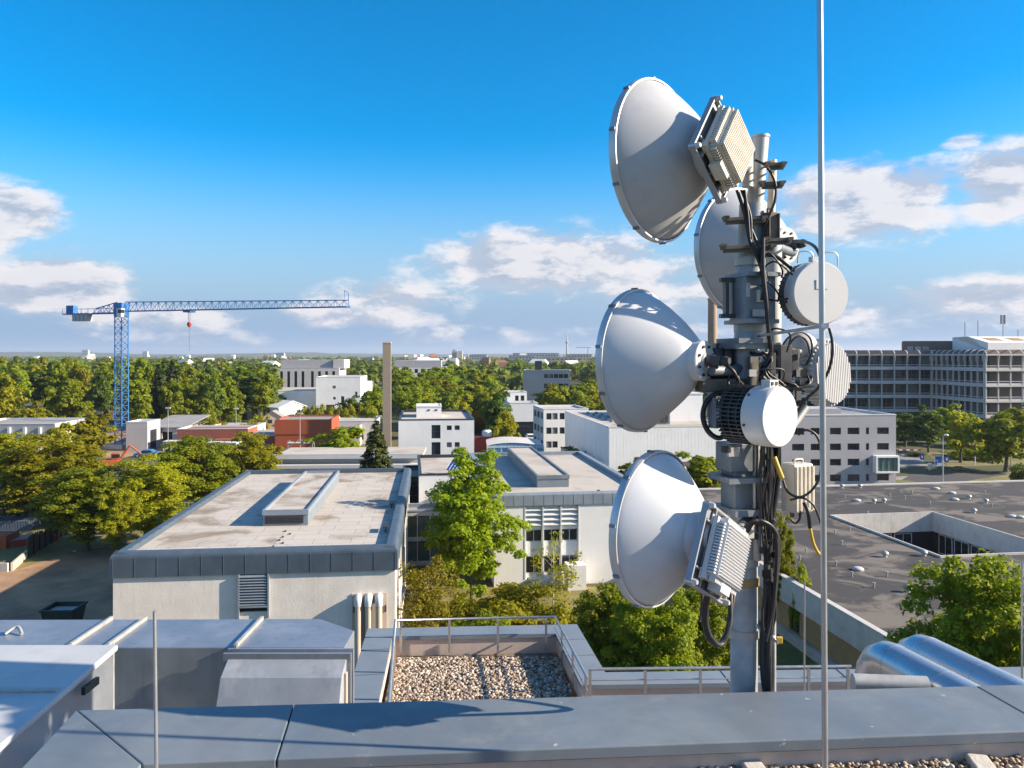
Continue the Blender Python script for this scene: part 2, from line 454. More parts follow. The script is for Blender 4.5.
# ------------------------------------------------------------------ camera, light, sky
cd = bpy.data.cameras.new('camera'); cam = bpy.data.objects.new('camera', cd); COL.objects.link(cam)
cam.location = (0, 0, EYE); cam.rotation_euler = (R(90), 0, 0)
cd.sensor_width = 36; cd.lens = F*36/1024; cd.shift_y = -(384-HZ)/1024
cd.clip_start = .05; cd.clip_end = 30000
SC.camera = cam
SUN_EL, SUN_AZ = 25.0, 95.0        # azimuth clockwise from the view direction (+Y): low, from the right, a little behind the camera
sd = Vector((math.sin(R(SUN_AZ))*math.cos(R(SUN_EL)), math.cos(R(SUN_AZ))*math.cos(R(SUN_EL)), math.sin(R(SUN_EL))))
sl = bpy.data.lights.new('sun', 'SUN'); sl.energy = 5.0; sl.angle = R(.55); sl.color = (1.0, .86, .68)
so = bpy.data.objects.new('sun', sl); COL.objects.link(so)
so.rotation_euler = sd.to_track_quat('Z', 'Y').to_euler(); so.location = (60, -20, 80)

w = bpy.data.worlds.new('World'); SC.world = w; w.use_nodes = True
g = G(w.node_tree)
bg = w.node_tree.nodes['Background']
sky = g.n('ShaderNodeTexSky', dict(sky_type='NISHITA', sun_disc=False, sun_elevation=R(SUN_EL), sun_rotation=R(SUN_AZ), altitude=100, air_density=1.0, dust_density=.35, ozone_density=2.0))
tc = g.n('ShaderNodeTexCoord').outputs['Generated']
sx = g.n('ShaderNodeSeparateXYZ', None, Vector=tc)
az = g.math('ARCTAN2', sx.outputs[0], sx.outputs[1])
el = g.math('ARCSINE', sx.outputs[2])
# strongest blue in the band opposite the eye's view; paler overhead and toward the back of the sky
sat = g.math('MULTIPLY', g.ramp(el, .46, .85, 1.64, 1.25), g.ramp(g.math('ABSOLUTE', az), .9, 1.6, 1.0, .97))
skc = g.n('ShaderNodeHueSaturation', None, Hue=.5, Saturation=sat, Value=1.05, Color=sky.outputs[0]).outputs[0]
ae = g.n('ShaderNodeCombineXYZ', None, X=az, Y=el, Z=0.0).outputs[0]
def cloudfield(off):
    v = g.n('ShaderNodeVectorMath', dict(operation='ADD'), i0=ae, i1=off).outputs[0]
    v = g.mapping(v, (1.0, 2.3, 1.0))
    big = g.noise(v, 7.0, 3, .5)
    fine = g.noise(v, 17.0, 11, .64, .25)
    return g.math('ADD', g.math('MULTIPLY', big, .45), g.math('MULTIPLY', fine, .55))
f0 = cloudfield((3.1, 1.7, .4))
f1 = cloudfield((3.1+.022, 1.7+.018, .4))
# where the cumulus banks stand: azimuth, elevation, half sizes (from the horizon bands the photograph shows)
banks = [(18, 212, 70, 38, .95), (-40, 225, 100, 45, .9), (60, 285, 120, 42, 1.0), (150, 318, 150, 22, .65), (540, 262, 175, 48, 1.0), (390, 300, 110, 30, .7), (650, 280, 140, 45, .7), (360, 318, 110, 18, .8),
         (870, 200, 135, 54, 1.08), (1010, 182, 100, 54, 1.08), (1000, 300, 170, 32, 1.0), (850, 320, 120, 25, .8), (965, 141, 36, 12, .62), (1180, 230, 160, 80, 1.0), (-160, 280, 160, 80, 1.0), (560, 335, 420, 16, .45), (250, 335, 300, 14, .42)]
mask = None
for px, py, rx, ry, amp in banks:
    u = (px-CX)/F; a0 = math.atan(u); e0 = math.atan((HZ-py)/F*math.cos(a0))
    v = g.n('ShaderNodeVectorMath', dict(operation='SUBTRACT'), i0=ae, i1=(a0, e0, 0)).outputs[0]
    v = g.n('ShaderNodeVectorMath', dict(operation='DIVIDE'), i0=v, i1=(rx/F*math.cos(a0)**2, ry/F*math.cos(a0), 1)).outputs[0]
    l = g.n('ShaderNodeVectorMath', dict(operation='LENGTH'), i0=v).outputs['Value']
    k = g.ramp(l, .15, 1.25, amp, 0)
    mask = k if mask is None else g.math('MAXIMUM', mask, k)
# unseen clouds elsewhere round the sky, extended to whiten the fill light
rest = g.math('MULTIPLY', g.ramp(el, .3, 1.0, .42, 0), g.ramp(g.math('ABSOLUTE', az), .85, 1.1))
mask = g.math('MAXIMUM', mask, rest)
dens0 = g.math('ADD', f0, g.math('MULTIPLY', mask, .385))
dens1 = g.math('ADD', f1, g.math('MULTIPLY', mask, .385))
alpha = g.math('MULTIPLY', g.ramp(dens0, .60, .82), g.ramp(mask, .02, .25))
lit = g.ramp(g.math('SUBTRACT', dens0, dens1), -.07, .07)
thick = g.ramp(dens0, .72, .96)
c_lit = (4.6, 4.4, 4.45)
c_shade = (2.0, 2.4, 3.1)
ccol = g.mix(g.math('ADD', g.math('MULTIPLY', lit, .8), g.math('MULTIPLY', g.math('SUBTRACT', 1.0, thick), .2)), c_shade, c_lit)
# thin veil toward the horizon
veil = g.math('MULTIPLY', g.ramp(el, .02, .25, 1, 0), 1.0)
base = g.mix(veil, skc, (1.45, 2.2, 3.3))
final = g.mix(g.math('MULTIPLY', alpha, .93), base, ccol)
g.t.links.new(final, bg.inputs['Color'])
bg.inputs['Strength'].default_value = .098
SC.view_settings.view_transform = 'Standard'; SC.view_settings.look = 'None'
SC.view_settings.exposure = 1.1; SC.view_settings.gamma = 1.0
SC.cycles.max_bounces = 6; SC.cycles.diffuse_bounces = 3; SC.cycles.glossy_bounces = 3; SC.cycles.transmission_bounces = 4
SC.cycles.caustics_reflective = False; SC.cycles.caustics_refractive = False
SC.cycles.use_denoising = True

HAZE = 8.5e-5
# ------------------------------------------------------------------ ground, hills, roads
mb = MB(); mb.quad((-9000, -600, 0), (9000, -600, 0), (9000, 12000, 0), (-9000, 12000, 0)); struct('ground', mb, M['ground'])
rng = random.Random(3)
def hills(name, Y, amp, base, x0, x1, step, seed, mat):
    r = random.Random(seed); ph = [(r.uniform(.5, 1), r.uniform(0, 6.28), r.uniform(.6, 1.6)) for _ in range(5)]
    vs = []; n = 0; x = x0
    while x <= x1:
        t = (x-x0)/(x1-x0)
        h = base+amp*sum(a*math.sin(t*math.pi*2*(k+1)*f+p)/(k+1) for k, (a, p, f) in enumerate(ph))+r.uniform(-2, 2)
        h *= min(1, t*8, (1-t)*8)
        vs += [(x, Y, 0), (x, Y+120, max(1, h*.7)), (x, Y+320, max(1, h)), (x, Y+900, 0)]
        n += 1; x += step
    fs = [(i*4+q, (i+1)*4+q, (i+1)*4+q+1, i*4+q+1) for i in range(n-1) for q in range(3)]
    m = MB(); m.add(vs, fs, True); struct(name, m, mat)
hills('hills', 6200, 9, 38, -6800, -900, 60, 5, M['hill'])
hills('hills', 7600, 7, 34, -3000, 7400, 60, 9, M['hill'])

def sheet(name, pts, z, mat):
    m = MB(); m.quad(*[(p[0], p[1], z) for p in pts]); return struct(name, m, mat)
# compacted yard left of the pale hall, dry grass beyond it
sheet('yard', [(-75, 38), (-22, 38), (-26.6, 84), (-34, 84), (-48, 76), (-75, 62)], .012, M['yard'])
sheet('lawn', [(-70, 78), (-48, 76.2), (-34, 84.2), (-27, 84.2), (-28, 112), (-80, 112)], .008, M['hedge_ground'])
sheet('grass_verge', [(-60, 58), (-46, 72), (-44.5, 80), (-60, 76)], .018, M['hedge_ground'])
sheet('lawn', [(-8, 44), (30, 44), (17, 66), (-6, 67)], .008, M['hedge_ground'])
sheet('lawn', [(4, 24), (20.5, 24), (19.5, 60), (6, 60)], .014, M['grass'])
# campus road and forecourt on the right
r0 = R(7.5)
sheet('forecourt', [(50, 92.5), (120, 101), (118, 138), (60, 126), (57, 119)], .010, M['pavement'])
sheet('road', [onz(912, 474, 0), onz(1000, 471, 0)+Vector((60, 0, 0)), onz(1000, 478, 0)+Vector((60, 0, 0)), onz(895, 484, 0)], .022, M['asphalt'])
sheet('path', [onz(897, 466.5, 0), onz(931, 466.5, 0), onz(912, 452, 0), onz(902, 452, 0)], .018, M['pavement'])
sheet('lawn', [onz(944, 467, 0), onz(1100, 462, 0), onz(1100, 452, 0), onz(925, 452, 0)], .016, M['hedge_ground'])
sheet('grass_verge', [onz(968, 481, 0), onz(1010, 474, 0), onz(1120, 474, 0), onz(1120, 490, 0), onz(1015, 489, 0)], .028, M['hedge_ground'])
sheet('grass_verge', [onz(896, 486.5, 0), onz(930, 486.5, 0), onz(912, 481, 0), onz(896, 480, 0)], .030, M['grass'])
# grass bank behind the white cube block, building site earth
m = MB(); m.add([onz(468, 432, 0), onz(505, 428, 0), at(503, 412, 176), at(472, 411, 176), onz(470, 416, 0)+Vector((0, 60, 0))], [(0, 1, 2, 3)]); struct('grass_bank', m, M['hedge_ground'])
sheet('grass_verge', [onz(508, 436, 0), onz(538, 436, 0), onz(536, 425, 0), onz(508, 425, 0)], .02, M['hedge_ground'])
sheet('site_ground', [(-115, 150), (-45, 150), (-40, 215), (-130, 225)], .012, M['earth'])
m = MB(); rr = random.Random(12); NX, NY = 26, 12
vs = []
for j in range(NY):
    for i in range(NX):
        u, v = i/(NX-1), j/(NY-1)
        e = math.sin(math.pi*u)**.6*math.sin(math.pi*v)**.8
        vs.append((-86+52*u, 172+34*v, (2.6+.9*math.sin(u*9+v*4)+.6*math.sin(u*23+v*9)+.9*rr.random())*e-.05))
m.add(vs, [(j*NX+i, j*NX+i+1, (j+1)*NX+i+1, (j+1)*NX+i) for j in range(NY-1) for i in range(NX-1)], True)
struct('dirt_mound', m, M['earth'])

# ------------------------------------------------------------------ air
hm = bpy.data.materials.new('haze_air'); hm.use_nodes = True
nt = hm.node_tree; nt.nodes.remove(nt.nodes['Principled BSDF'])
pv = nt.nodes.new('ShaderNodeVolumePrincipled'); pv.inputs['Color'].default_value = (.80, .88, 1.0, 1); pv.inputs['Density'].default_value = HAZE; pv.inputs['Anisotropy'].default_value = .2
nt.links.new(pv.outputs[0], nt.nodes['Material Output'].inputs['Volume'])
mb = MB(); mb.box(-9200, 9200, -700, 12200, -1.5, 118); hz_ = mb.build('haze', hm); hz_['kind'] = 'stuff'
SC.cycles.volume_bounces = 0

# ------------------------------------------------------------------ trees
def np_mesh(name, V, Fq, mat, smooth=False):
    me = bpy.data.meshes.new(name)
    nv, nf = len(V), len(Fq)
    me.vertices.add(nv); me.vertices.foreach_set('co', V.astype(np.float32).ravel())
    me.loops.add(nf*4); me.loops.foreach_set('vertex_index', Fq.astype(np.int32).ravel())
    me.polygons.add(nf); me.polygons.foreach_set('loop_start', np.arange(0, nf*4, 4, dtype=np.int32))
    me.update(calc_edges=True)
    me.materials.append(mat)
    return me
def leaf_quads(P, N, size, rs, aspect=.7):
    """one leaf-shaped quad (four corners, pointed) per point"""
    n = len(P)
    N = N/np.linalg.norm(N, axis=1, keepdims=True)
    t = np.cross(N, rs.normal(size=(n, 3))); t /= np.linalg.norm(t, axis=1, keepdims=True)
    b = np.cross(N, t)
    s = size*rs.uniform(.65, 1.35, (n, 1))
    A = P-t*s; B = P-b*s*aspect+N*s*.18; C = P+t*s; D = P+b*s*aspect+N*s*.18
    V = np.stack([A, B, C, D], 1).reshape(-1, 3)
    return V, np.arange(n*4).reshape(-1, 4)
def crown(seed, rx, rz, zc, nb, nl, leaf, blob=(.2, .34), bias=.6, flat=.75, top_narrow=0.0, droop=0.0):
    """leaves on clumps spread through an uneven crown; returns V, F and the clump centres"""
    rs = np.random.RandomState(seed)
    d = rs.normal(size=(nb, 3)); d /= np.linalg.norm(d, axis=1, keepdims=True)
    rad = rs.uniform(0, 1, (nb, 1))**(1/2.2)*.82
    lob = 1+.22*np.sin(3*np.arctan2(d[:, 1], d[:, 0])+seed)[:, None]*.6+.12*rs.normal(size=(nb, 1))
    C = d*rad*lob
    br = rs.uniform(*blob, (nb, 1))
    nrm = C[:, 2:3]
    C = C*np.array([rx, rx, rz])
    if top_narrow:
        C[:, :2] *= (1-top_narrow*np.clip(nrm, -.4, 1))
    C[:, 2] += zc
    idx = rs.randint(0, nb, nb*nl)
    dd = rs.normal(size=(nb*nl, 3)); dd /= np.linalg.norm(dd, axis=1, keepdims=True)
    dd[:, 2] = np.where(dd[:, 2] < -.25, -dd[:, 2]*.6, dd[:, 2])
    rr = rs.uniform(.55, 1.06, (nb*nl, 1))
    P = C[idx]+dd*rr*br[idx]*rx*np.array([1, 1, flat])
    if droop:
        P[:, 2] -= droop*rs.uniform(0, 1, nb*nl)**2
    N = dd*.8+rs.normal(size=P.shape)*.45+np.array([0, 0, .35])
    V, Fq = leaf_quads(P, N, leaf, rs)
    return V, Fq, C
def trunk_mesh(name, seed, H, r, C, mat, limbs=9, fork=.35, lean=0):
    r_ = random.Random(seed); m = MB()
    pts = [Vector((lean*t*t*H+.05*H*math.sin(t*3+seed)*.2, .03*H*math.sin(t*4+seed*2)*.3, t*H*.86)) for t in [i/8 for i in range(9)]]
    m.tube(pts, [r*(1.25 if i == 0 else 1)*(1-.85*i/8) for i in range(9)], 9)
    cs = list(C); r_.shuffle(cs)
    for c in cs[:limbs]:
        c = Vector(c); z0 = max(fork*H, min(c.z-.12*H, .7*H)); t = z0/(H*.86)
        k = min(7, int(t*8)); a = pts[k].lerp(pts[k+1], t*8-k)
        mid = a.lerp(c, .5)+Vector((0, 0, .04*H))
        m.tube([a, mid, c], [r*.42*(1-t*.5), r*.25*(1-t*.5), r*.07], 6)
    me = m.build(name, mat)
    d = me.data; bpy.data.objects.remove(me)
    return d
SPEC = {}
def normalise(V, C, H):
    """scale a crown to stand H high and .7 H wide"""
    z = np.percentile(V[:, 2], 99.7); w_ = np.percentile(np.hypot(V[:, 0], V[:, 1]), 98.5)
    s = np.array([.35*H/w_, .35*H/w_, 1.0])
    V = V*s; C = C*s
    zlo = np.percentile(V[:, 2], .5)
    k = (H-zlo)/(z-zlo)
    V[:, 2] = zlo+(V[:, 2]-zlo)*k; C[:, 2] = zlo+(C[:, 2]-zlo)*k
    return V, C
def species(key, leafm, bark, H=10, seeds=(1, 2, 3), crown_kw=None, trunk_r=.18, limbs=9, fork=.3):
    SPEC.setdefault(key, [])
    for s in seeds:
        V, Fq, C = crown(seed=s, **crown_kw)
        V, C = normalise(V, C, H)
        SPEC[key].append((np_mesh('crown', V, Fq, M[leafm]), trunk_mesh('trunk', s, H, trunk_r, C, M[bark], limbs, fork)))
species('near', 'leaf', 'bark', seeds=(11, 12), crown_kw=dict(rx=3.1, rz=4.5, zc=5.2, nb=210, nl=190, leaf=.092, blob=(.12, .24), flat=.9), trunk_r=.2, limbs=16)
species('tall', 'leaf_bright', 'bark', seeds=(21,), crown_kw=dict(rx=3.1, rz=4.9, zc=5.2, nb=190, nl=140, leaf=.105, blob=(.12, .24), top_narrow=.5, flat=.95), trunk_r=.12, limbs=16)
species('mid', 'leaf', 'bark', seeds=(31, 32, 33), crown_kw=dict(rx=3.5, rz=4.4, zc=5.2, nb=75, nl=75, leaf=.26, blob=(.18, .33), flat=.85), trunk_r=.22, limbs=8)
species('mid', 'leaf', 'bark', seeds=(34, 35), crown_kw=dict(rx=3.0, rz=4.9, zc=5.2, nb=75, nl=75, leaf=.25, blob=(.16, .3), flat=.95, top_narrow=.4), trunk_r=.22, limbs=8)
species('birch', 'leaf_yellow', 'bark_white', seeds=(41,), crown_kw=dict(rx=3.2, rz=3.9, zc=5.6, nb=80, nl=75, leaf=.11, blob=(.14, .3), droop=1.0), trunk_r=.11, limbs=14)
species('sparse', 'leaf_olive', 'bark_white', seeds=(45,), crown_kw=dict(rx=2.5, rz=4.0, zc=5.6, nb=34, nl=42, leaf=.10, blob=(.12, .24), droop=1.2), trunk_r=.085, limbs=16, fork=.2)
species('bush', 'leaf', 'bark', H=4, seeds=(51, 52), crown_kw=dict(rx=2.4, rz=1.6, zc=1.5, nb=36, nl=110, leaf=.13, blob=(.22, .38)), trunk_r=.07, limbs=6)
# conifer: whorled sprays on a cone
def conifer(seed, H, rb, tiers, per, leaf, leafm, ragged=.25):
    rs = np.random.RandomState(seed); P = []; N = []
    for k in range(tiers):
        t = k/tiers; z = H*(.06+.93*t); rad = rb*(1-t)**.8+.12
        nbr = max(4, int(11*(1-t)+4))
        for b in range(nbr):
            a = rs.uniform(0, 6.283); L = rad*(1-ragged*rs.uniform(0, 1.6))
            n = max(6, int(per*L/rb))
            s = rs.uniform(.1, 1, n)**.7
            w = rs.normal(0, .10*L+.04, n)*s
            P.append(np.stack([np.cos(a)*L*s-np.sin(a)*w, np.sin(a)*L*s+np.cos(a)*w, z-L*.28*s+.12*L*s**2+rs.normal(0, .06, n)], 1))
            N.append(np.stack([np.full(n, np.cos(a)*.6), np.full(n, np.sin(a)*.6), np.full(n, .8)], 1)+rs.normal(0, .4, (n, 3)))
    V, Fq = leaf_quads(np.concatenate(P), np.concatenate(N), leaf, rs, .35)
    return np_mesh('crown', V, Fq, M[leafm]), trunk_mesh('trunk', seed, H, .2, [], M['bark'], 0)
SPEC['conifer'] = [conifer(61, 10, 2.9, 34, 80, .24, 'needle', .18)]
SPEC['cedar'] = [conifer(62, 10, 3.2, 22, 34, .38, 'needle_blue', .45)]
_tr = random.Random(99)
def tree(sp, X, Y, H, wide, label, mat=None, cat='tree', name='tree', group=None, var=None, z=0, href=10.0, rz=None):
    cr, tk = SPEC[sp][(var if var is not None else _tr.randrange(99)) % len(SPEC[sp])]
    t = thing(name, label, cat, (X, Y, z), _tr.uniform(0, 6.28) if rz is None else rz, group)
    k = H/href
    t.scale = (k*wide, k*wide, k)
    c = bpy.data.objects.new('crown', cr); COL.objects.link(c); c.parent = t
    q = bpy.data.objects.new('trunk', tk); COL.objects.link(q); q.parent = t
    if mat:
        c.material_slots[0].link = 'OBJECT'; c.material_slots[0].material = M[mat]
    return t
def ptree(sp, px, Y, ytop, wpx, label, mat=None, **kw):
    """tree whose trunk stands on the ground at column px and depth Y, its top at row ytop, its crown wpx wide"""
    H = hz(ytop, Y)
    full = {'bush': 2.8, 'conifer': 4.8, 'cedar': 6.0}.get(sp, 7.0)
    href = {'bush': 4.0}.get(sp, 10.0)
    k = H/href
    return tree(sp, gx(px, Y), Y, H, (wpx/F*Y)/(full*k), label, mat, href=href, **kw)
ptree('tall', 470, 62, 451, 104, 'tall bright green maple in front of the louvred white block', name='broadleaf_tree', rz=.5)
ptree('birch', 428, 51, 561, 68, 'yellowing birch against the right end of the pale hall', name='birch_tree')
ptree('sparse', 553, 57, 536, 66, 'thin sparse birch with white stem before the louvred windows', name='birch_tree')
ptree('bush', 508, 57, 588, 92, 'olive bush filling the gap under the bright maple', 'leaf_olive', name='bush', cat='bush')
ptree('bush', 608, 56, 592, 58, 'small olive bush right of the thin white-stemmed birch', 'leaf_olive', name='bush', cat='bush')
ptree('near', 606, 43, 588, 84, 'leafy green tree beside the terrace, left of the lowest dish', 'leaf', name='broadleaf_tree', var=0)
ptree('near', 655, 40, 580, 98, 'dense green tree right below the lowest dish', 'leaf', name='broadleaf_tree', var=1)
ptree('near', 702, 43, 590, 78, 'green tree behind the foot of the antenna mast', 'leaf', name='broadleaf_tree', var=0)
ptree('mid', 700, 98, 455, 70, 'tree in front of the long white hall, seen left of the mast', 'leaf', name='broadleaf_tree')
ptree('mid', 632, 104, 458, 40, 'small tree at the corner of the long white hall', 'leaf', name='broadleaf_tree')
ptree('near', 779, 56, 512, 34, 'narrow tree between the mast cables and the dark flat roof', 'leaf', name='broadleaf_tree')
ptree('bush', 800, 53.5, 566, 26, 'small shrub showing over the left edge of the dark flat roof', 'leaf', name='bush', cat='bush')
ptree('near', 978, 35.5, 560, 150, 'large spreading green tree in front of the dark flat roof', 'leaf', name='broadleaf_tree', var=0, rz=2.0)
# park on the right
ptree('mid', 960, 143, 412, 42, 'yellow-green tree on the lawn by the information board', 'leaf_olive', name='broadleaf_tree', var=1)
ptree('mid', 1006, 132, 414, 64, 'broad dark green tree on the lawn at the right', 'leaf', name='broadleaf_tree', var=2)
ptree('mid', 948, 172, 405, 44, 'green tree behind the yellow-green one below the office block', 'leaf', name='broadleaf_tree', var=0)
ptree('mid', 928, 158, 406, 36, 'dark tree with pointed top beside the park path', 'leaf_dark', name='broadleaf_tree', var=3)
ptree('mid', 905, 168, 414, 44, 'dark tree in the corner behind the grey four-storey block', 'leaf_dark', name='broadleaf_tree', var=1)
ptree('mid', 886, 176, 416, 40, 'dark tree half hidden by the grey four-storey block', 'leaf_dark', name='broadleaf_tree', var=2)
ptree('mid', 1022, 165, 402, 48, 'light green tree at the foot of the sunlit office wing', 'leaf_olive', name='broadleaf_tree', var=3)
ptree('bush', 982, 147, 447, 52, 'low rounded green hedge bush on the park lawn', 'leaf_bright', name='bush', cat='bush')
ptree('bush', 957, 152, 450, 36, 'low bush behind the yellow-green park tree', 'leaf', name='bush', cat='bush')
ptree('bush', 1022, 117, 464, 26, 'dark bush at the edge of the park road', 'leaf_dark', name='bush', cat='bush')
ptree('bush', 914, 152, 452, 22, 'bush beside the red and white barrier', 'leaf_dark', name='bush', cat='bush')
# left group between the yard and the crane
ptree('near', 52, 92, 436, 108, 'large yellow-green tree above the red container', 'leaf_olive', name='broadleaf_tree', var=1)
ptree('near', 88, 79, 470, 104, 'dark tree with bare trunk at the head of the yard', 'leaf', name='broadleaf_tree', var=0)
ptree('near', 146, 81, 458, 96, 'olive tree touching the left corner of the pale hall roof', 'leaf_olive', name='broadleaf_tree', var=1)
ptree('near', 118, 76, 490, 46, 'smaller green tree between the two yard trees', 'leaf_olive', name='broadleaf_tree', var=0)
ptree('near', 196, 92, 438, 92, 'broad green tree behind the pale hall roof edge', 'leaf', name='broadleaf_tree', var=0)
ptree('near', 250, 99, 433, 66, 'olive-brown tree by the flat walkway roof', 'leaf_olive', name='broadleaf_tree', var=1)
ptree('near', 10, 112, 434, 66, 'green tree cut by the left picture edge', 'leaf_olive', name='broadleaf_tree', var=0)
ptree('bush', 18, 93, 479, 76, 'pale dusty shrub above the blue grey container', 'leaf_pale', name='bush', cat='bush')
ptree('mid', 92, 138, 411, 46, 'yellow-green tree left of the crane foot', 'leaf_olive', name='broadleaf_tree', var=0)
ptree('mid', 62, 128, 424, 40, 'tree in front of the beige end of the low grey building', 'leaf_olive', name='broadleaf_tree', var=2)
ptree('mid', 30, 172, 402, 36, 'tree behind the roof of the low grey building', 'leaf_olive', name='broadleaf_tree', var=3)
ptree('mid', 68, 195, 380, 46, 'round green tree standing before the dark wood', 'leaf', name='broadleaf_tree', var=1)
ptree('mid', 2, 190, 376, 40, 'olive tree before the wood at the left edge', 'leaf_olive', name='broadleaf_tree', var=2)
ptree('mid', 137, 200, 371, 34, 'green tree right behind the crane tower', 'leaf', name='broadleaf_tree', var=3)
# conifers
ptree('conifer', 376, 96, 418, 50, 'dark green conifer left of the white cube block', name='conifer_tree')
ptree('cedar', 158, 214, 362, 34, 'dark cedar just right of the crane tower', name='cedar_tree')
ptree('cedar', 172, 222, 360, 34, 'second dark cedar, the one farther from the crane tower', name='cedar_tree')
# around the middle distance
ptree('mid', 343, 116, 428, 70, 'light green spreading tree between orange building and conifer', 'leaf_bright', name='broadleaf_tree', var=1)
ptree('mid', 497, 158, 388, 36, 'dark round tree left of the small white house', 'leaf_dark', name='broadleaf_tree', var=0)
ptree('mid', 505, 140, 412, 32, 'olive tree beside the red container', 'leaf_olive', name='broadleaf_tree', var=1)
ptree('mid', 375, 205, 388, 36, 'round tree just left of the beige stack', 'leaf', name='broadleaf_tree', var=2)
ptree('mid', 352, 196, 396, 30, 'small round tree beside the tall white block', 'leaf_dark', name='broadleaf_tree', var=0)
ptree('mid', 420, 185, 392, 40, 'light tree right of the beige stack', 'leaf', name='broadleaf_tree', var=3)
for px, Y, yt, wp, mt in ((214, 178, 418, 26, 'leaf_olive'), (232, 182, 414, 22, 'leaf'), (249, 176, 420, 20, 'leaf_olive'), (262, 184, 413, 18, 'leaf_yellow'), (205, 190, 410, 20, 'leaf'), (283, 178, 418, 16, 'leaf_olive')):
    ptree('bush', px, Y, yt, wp, 'scrubby bush growing on the dirt mound of the building site', mt, name='bush', cat='bush', group='bushes on the dirt mound')
ptree('bush', 455, 58, 597, 60, 'low bush at the foot of the bright maple', 'leaf_olive', name='bush', cat='bush')
ptree('bush', 566, 52, 606, 60, 'bush in front of the thin white-stemmed birch', 'leaf_olive', name='bush', cat='bush')
ptree('bush', 480, 50, 612, 70, 'low bush just beyond the terrace rail', 'leaf', name='bush', cat='bush')
for i, px in enumerate(range(306, 378, 9)):
    ptree('bush', px, 186, 407-(i % 3), 20, 'low hedge shrub in the row before the white buildings', 'leaf_olive', name='hedge_shrub', cat='shrub', group='hedge shrubs before the white buildings')
# the two woods one can tell trees apart in
wr = random.Random(21)
def wood(n, pxr, Yr, top, label, group, mats, wr_=(22, 48), avoid=()):
    k = 0
    while k < n:
        px = wr.uniform(*pxr); Y = wr.uniform(*Yr); yt = top(px, Y)+wr.uniform(-2.5, 9)*wr.random()
        if any(a <= px <= b and c <= Y <= d for a, b, c, d in avoid):
            continue
        ptree('mid', px, Y, yt, wr.uniform(*wr_), label, wr.choice(mats), name='broadleaf_tree', group=group); k += 1
wood(52, (-40, 268), (222, 300), lambda p, Y: 358+(290-Y)*.18+(4 if p > 180 else 0), 'broadleaf tree in the dark wood behind the crane', 'trees in the wood behind the crane', ['leaf', 'leaf', 'leaf_dark', 'leaf_dark', 'leaf_olive', 'leaf_bright'])
wood(15, (170, 232), (205, 238), lambda p, Y: 372+(238-Y)*.3, 'tree at the near edge of the wood right of the crane', 'trees at the wood edge beyond the building site', ['leaf', 'leaf_dark', 'leaf'], (22, 34), avoid=((236, 400, 0, 235),))
wood(46, (396, 606), (238, 320), lambda p, Y: 368+(310-Y)*.2, 'broadleaf tree in the wood behind the white cube block', 'trees in the wood behind the white cube block', ['leaf', 'leaf', 'leaf_dark', 'leaf_olive', 'leaf_bright'], (22, 46), avoid=((500, 585, 0, 331), ))
wood(12, (388, 500), (200, 228), lambda p, Y: 384+(228-Y)*.3, 'lighter tree in front of the wood behind the white cube block', 'lighter trees before the middle wood', ['leaf', 'leaf_olive', 'leaf'], (24, 34))
wood(12, (545, 606), (205, 240), lambda p, Y: 384+(240-Y)*.25, 'tree before the wood left of the middle dish', 'trees before the wood beside the middle dish', ['leaf', 'leaf', 'leaf_olive'], (22, 34))
# far-off woods reading as one mass
def far_woods(name, n, Y0, Y1, xlim, hr, wr__, seed, q, mat='wood_far'):
    rs = np.random.RandomState(seed); Vs = []; Ns = []; S = []
    Y = np.exp(rs.uniform(np.log(Y0), np.log(Y1), n)); X = rs.uniform(-xlim, xlim, n)*Y
    keep = np.sin(X*.006+Y*.004)+np.sin(Y*.0091+1.3)+np.sin(X*.0023-Y*.003)+rs.normal(0, .5, n) > -.5
    X, Y = X[keep], Y[keep]; n = len(X)
    H = rs.uniform(*hr, n); W = rs.uniform(*wr__, n)
    d = rs.normal(size=(n, q, 3)); d /= np.linalg.norm(d, axis=2, keepdims=True); d[:, :, 2] = np.abs(d[:, :, 2])*1.0
    rad = rs.uniform(.7, 1.05, (n, q, 1))
    P = d*rad*np.stack([W, W, H*.75], 1)[:, None, :]
    P += np.stack([X, Y, H*.25], 1)[:, None, :]
    N = d+rs.normal(size=d.shape)*.4
    sz = np.repeat(W*.42, q)[:, None]
    P = P.reshape(-1, 3); N = N.reshape(-1, 3)
    N /= np.linalg.norm(N, axis=1, keepdims=True)
    t = np.cross(N, rs.normal(size=N.shape)); t /= np.linalg.norm(t, axis=1, keepdims=True); b = np.cross(N, t)
    V = np.stack([P-t*sz, P-b*sz*.8, P+t*sz, P+b*sz*.8], 1).reshape(-1, 3)
    me = np_mesh(name, V, np.arange(len(V)).reshape(-1, 4), M[mat])
    o = bpy.data.objects.new(name, me); COL.objects.link(o); o['kind'] = 'stuff'
far_woods('far_woods', 900, 330, 900, .82, (9, 15), (4, 8), 5, 60)
far_woods('far_woods', 2200, 900, 5200, .80, (8, 15), (7, 16), 6, 22)
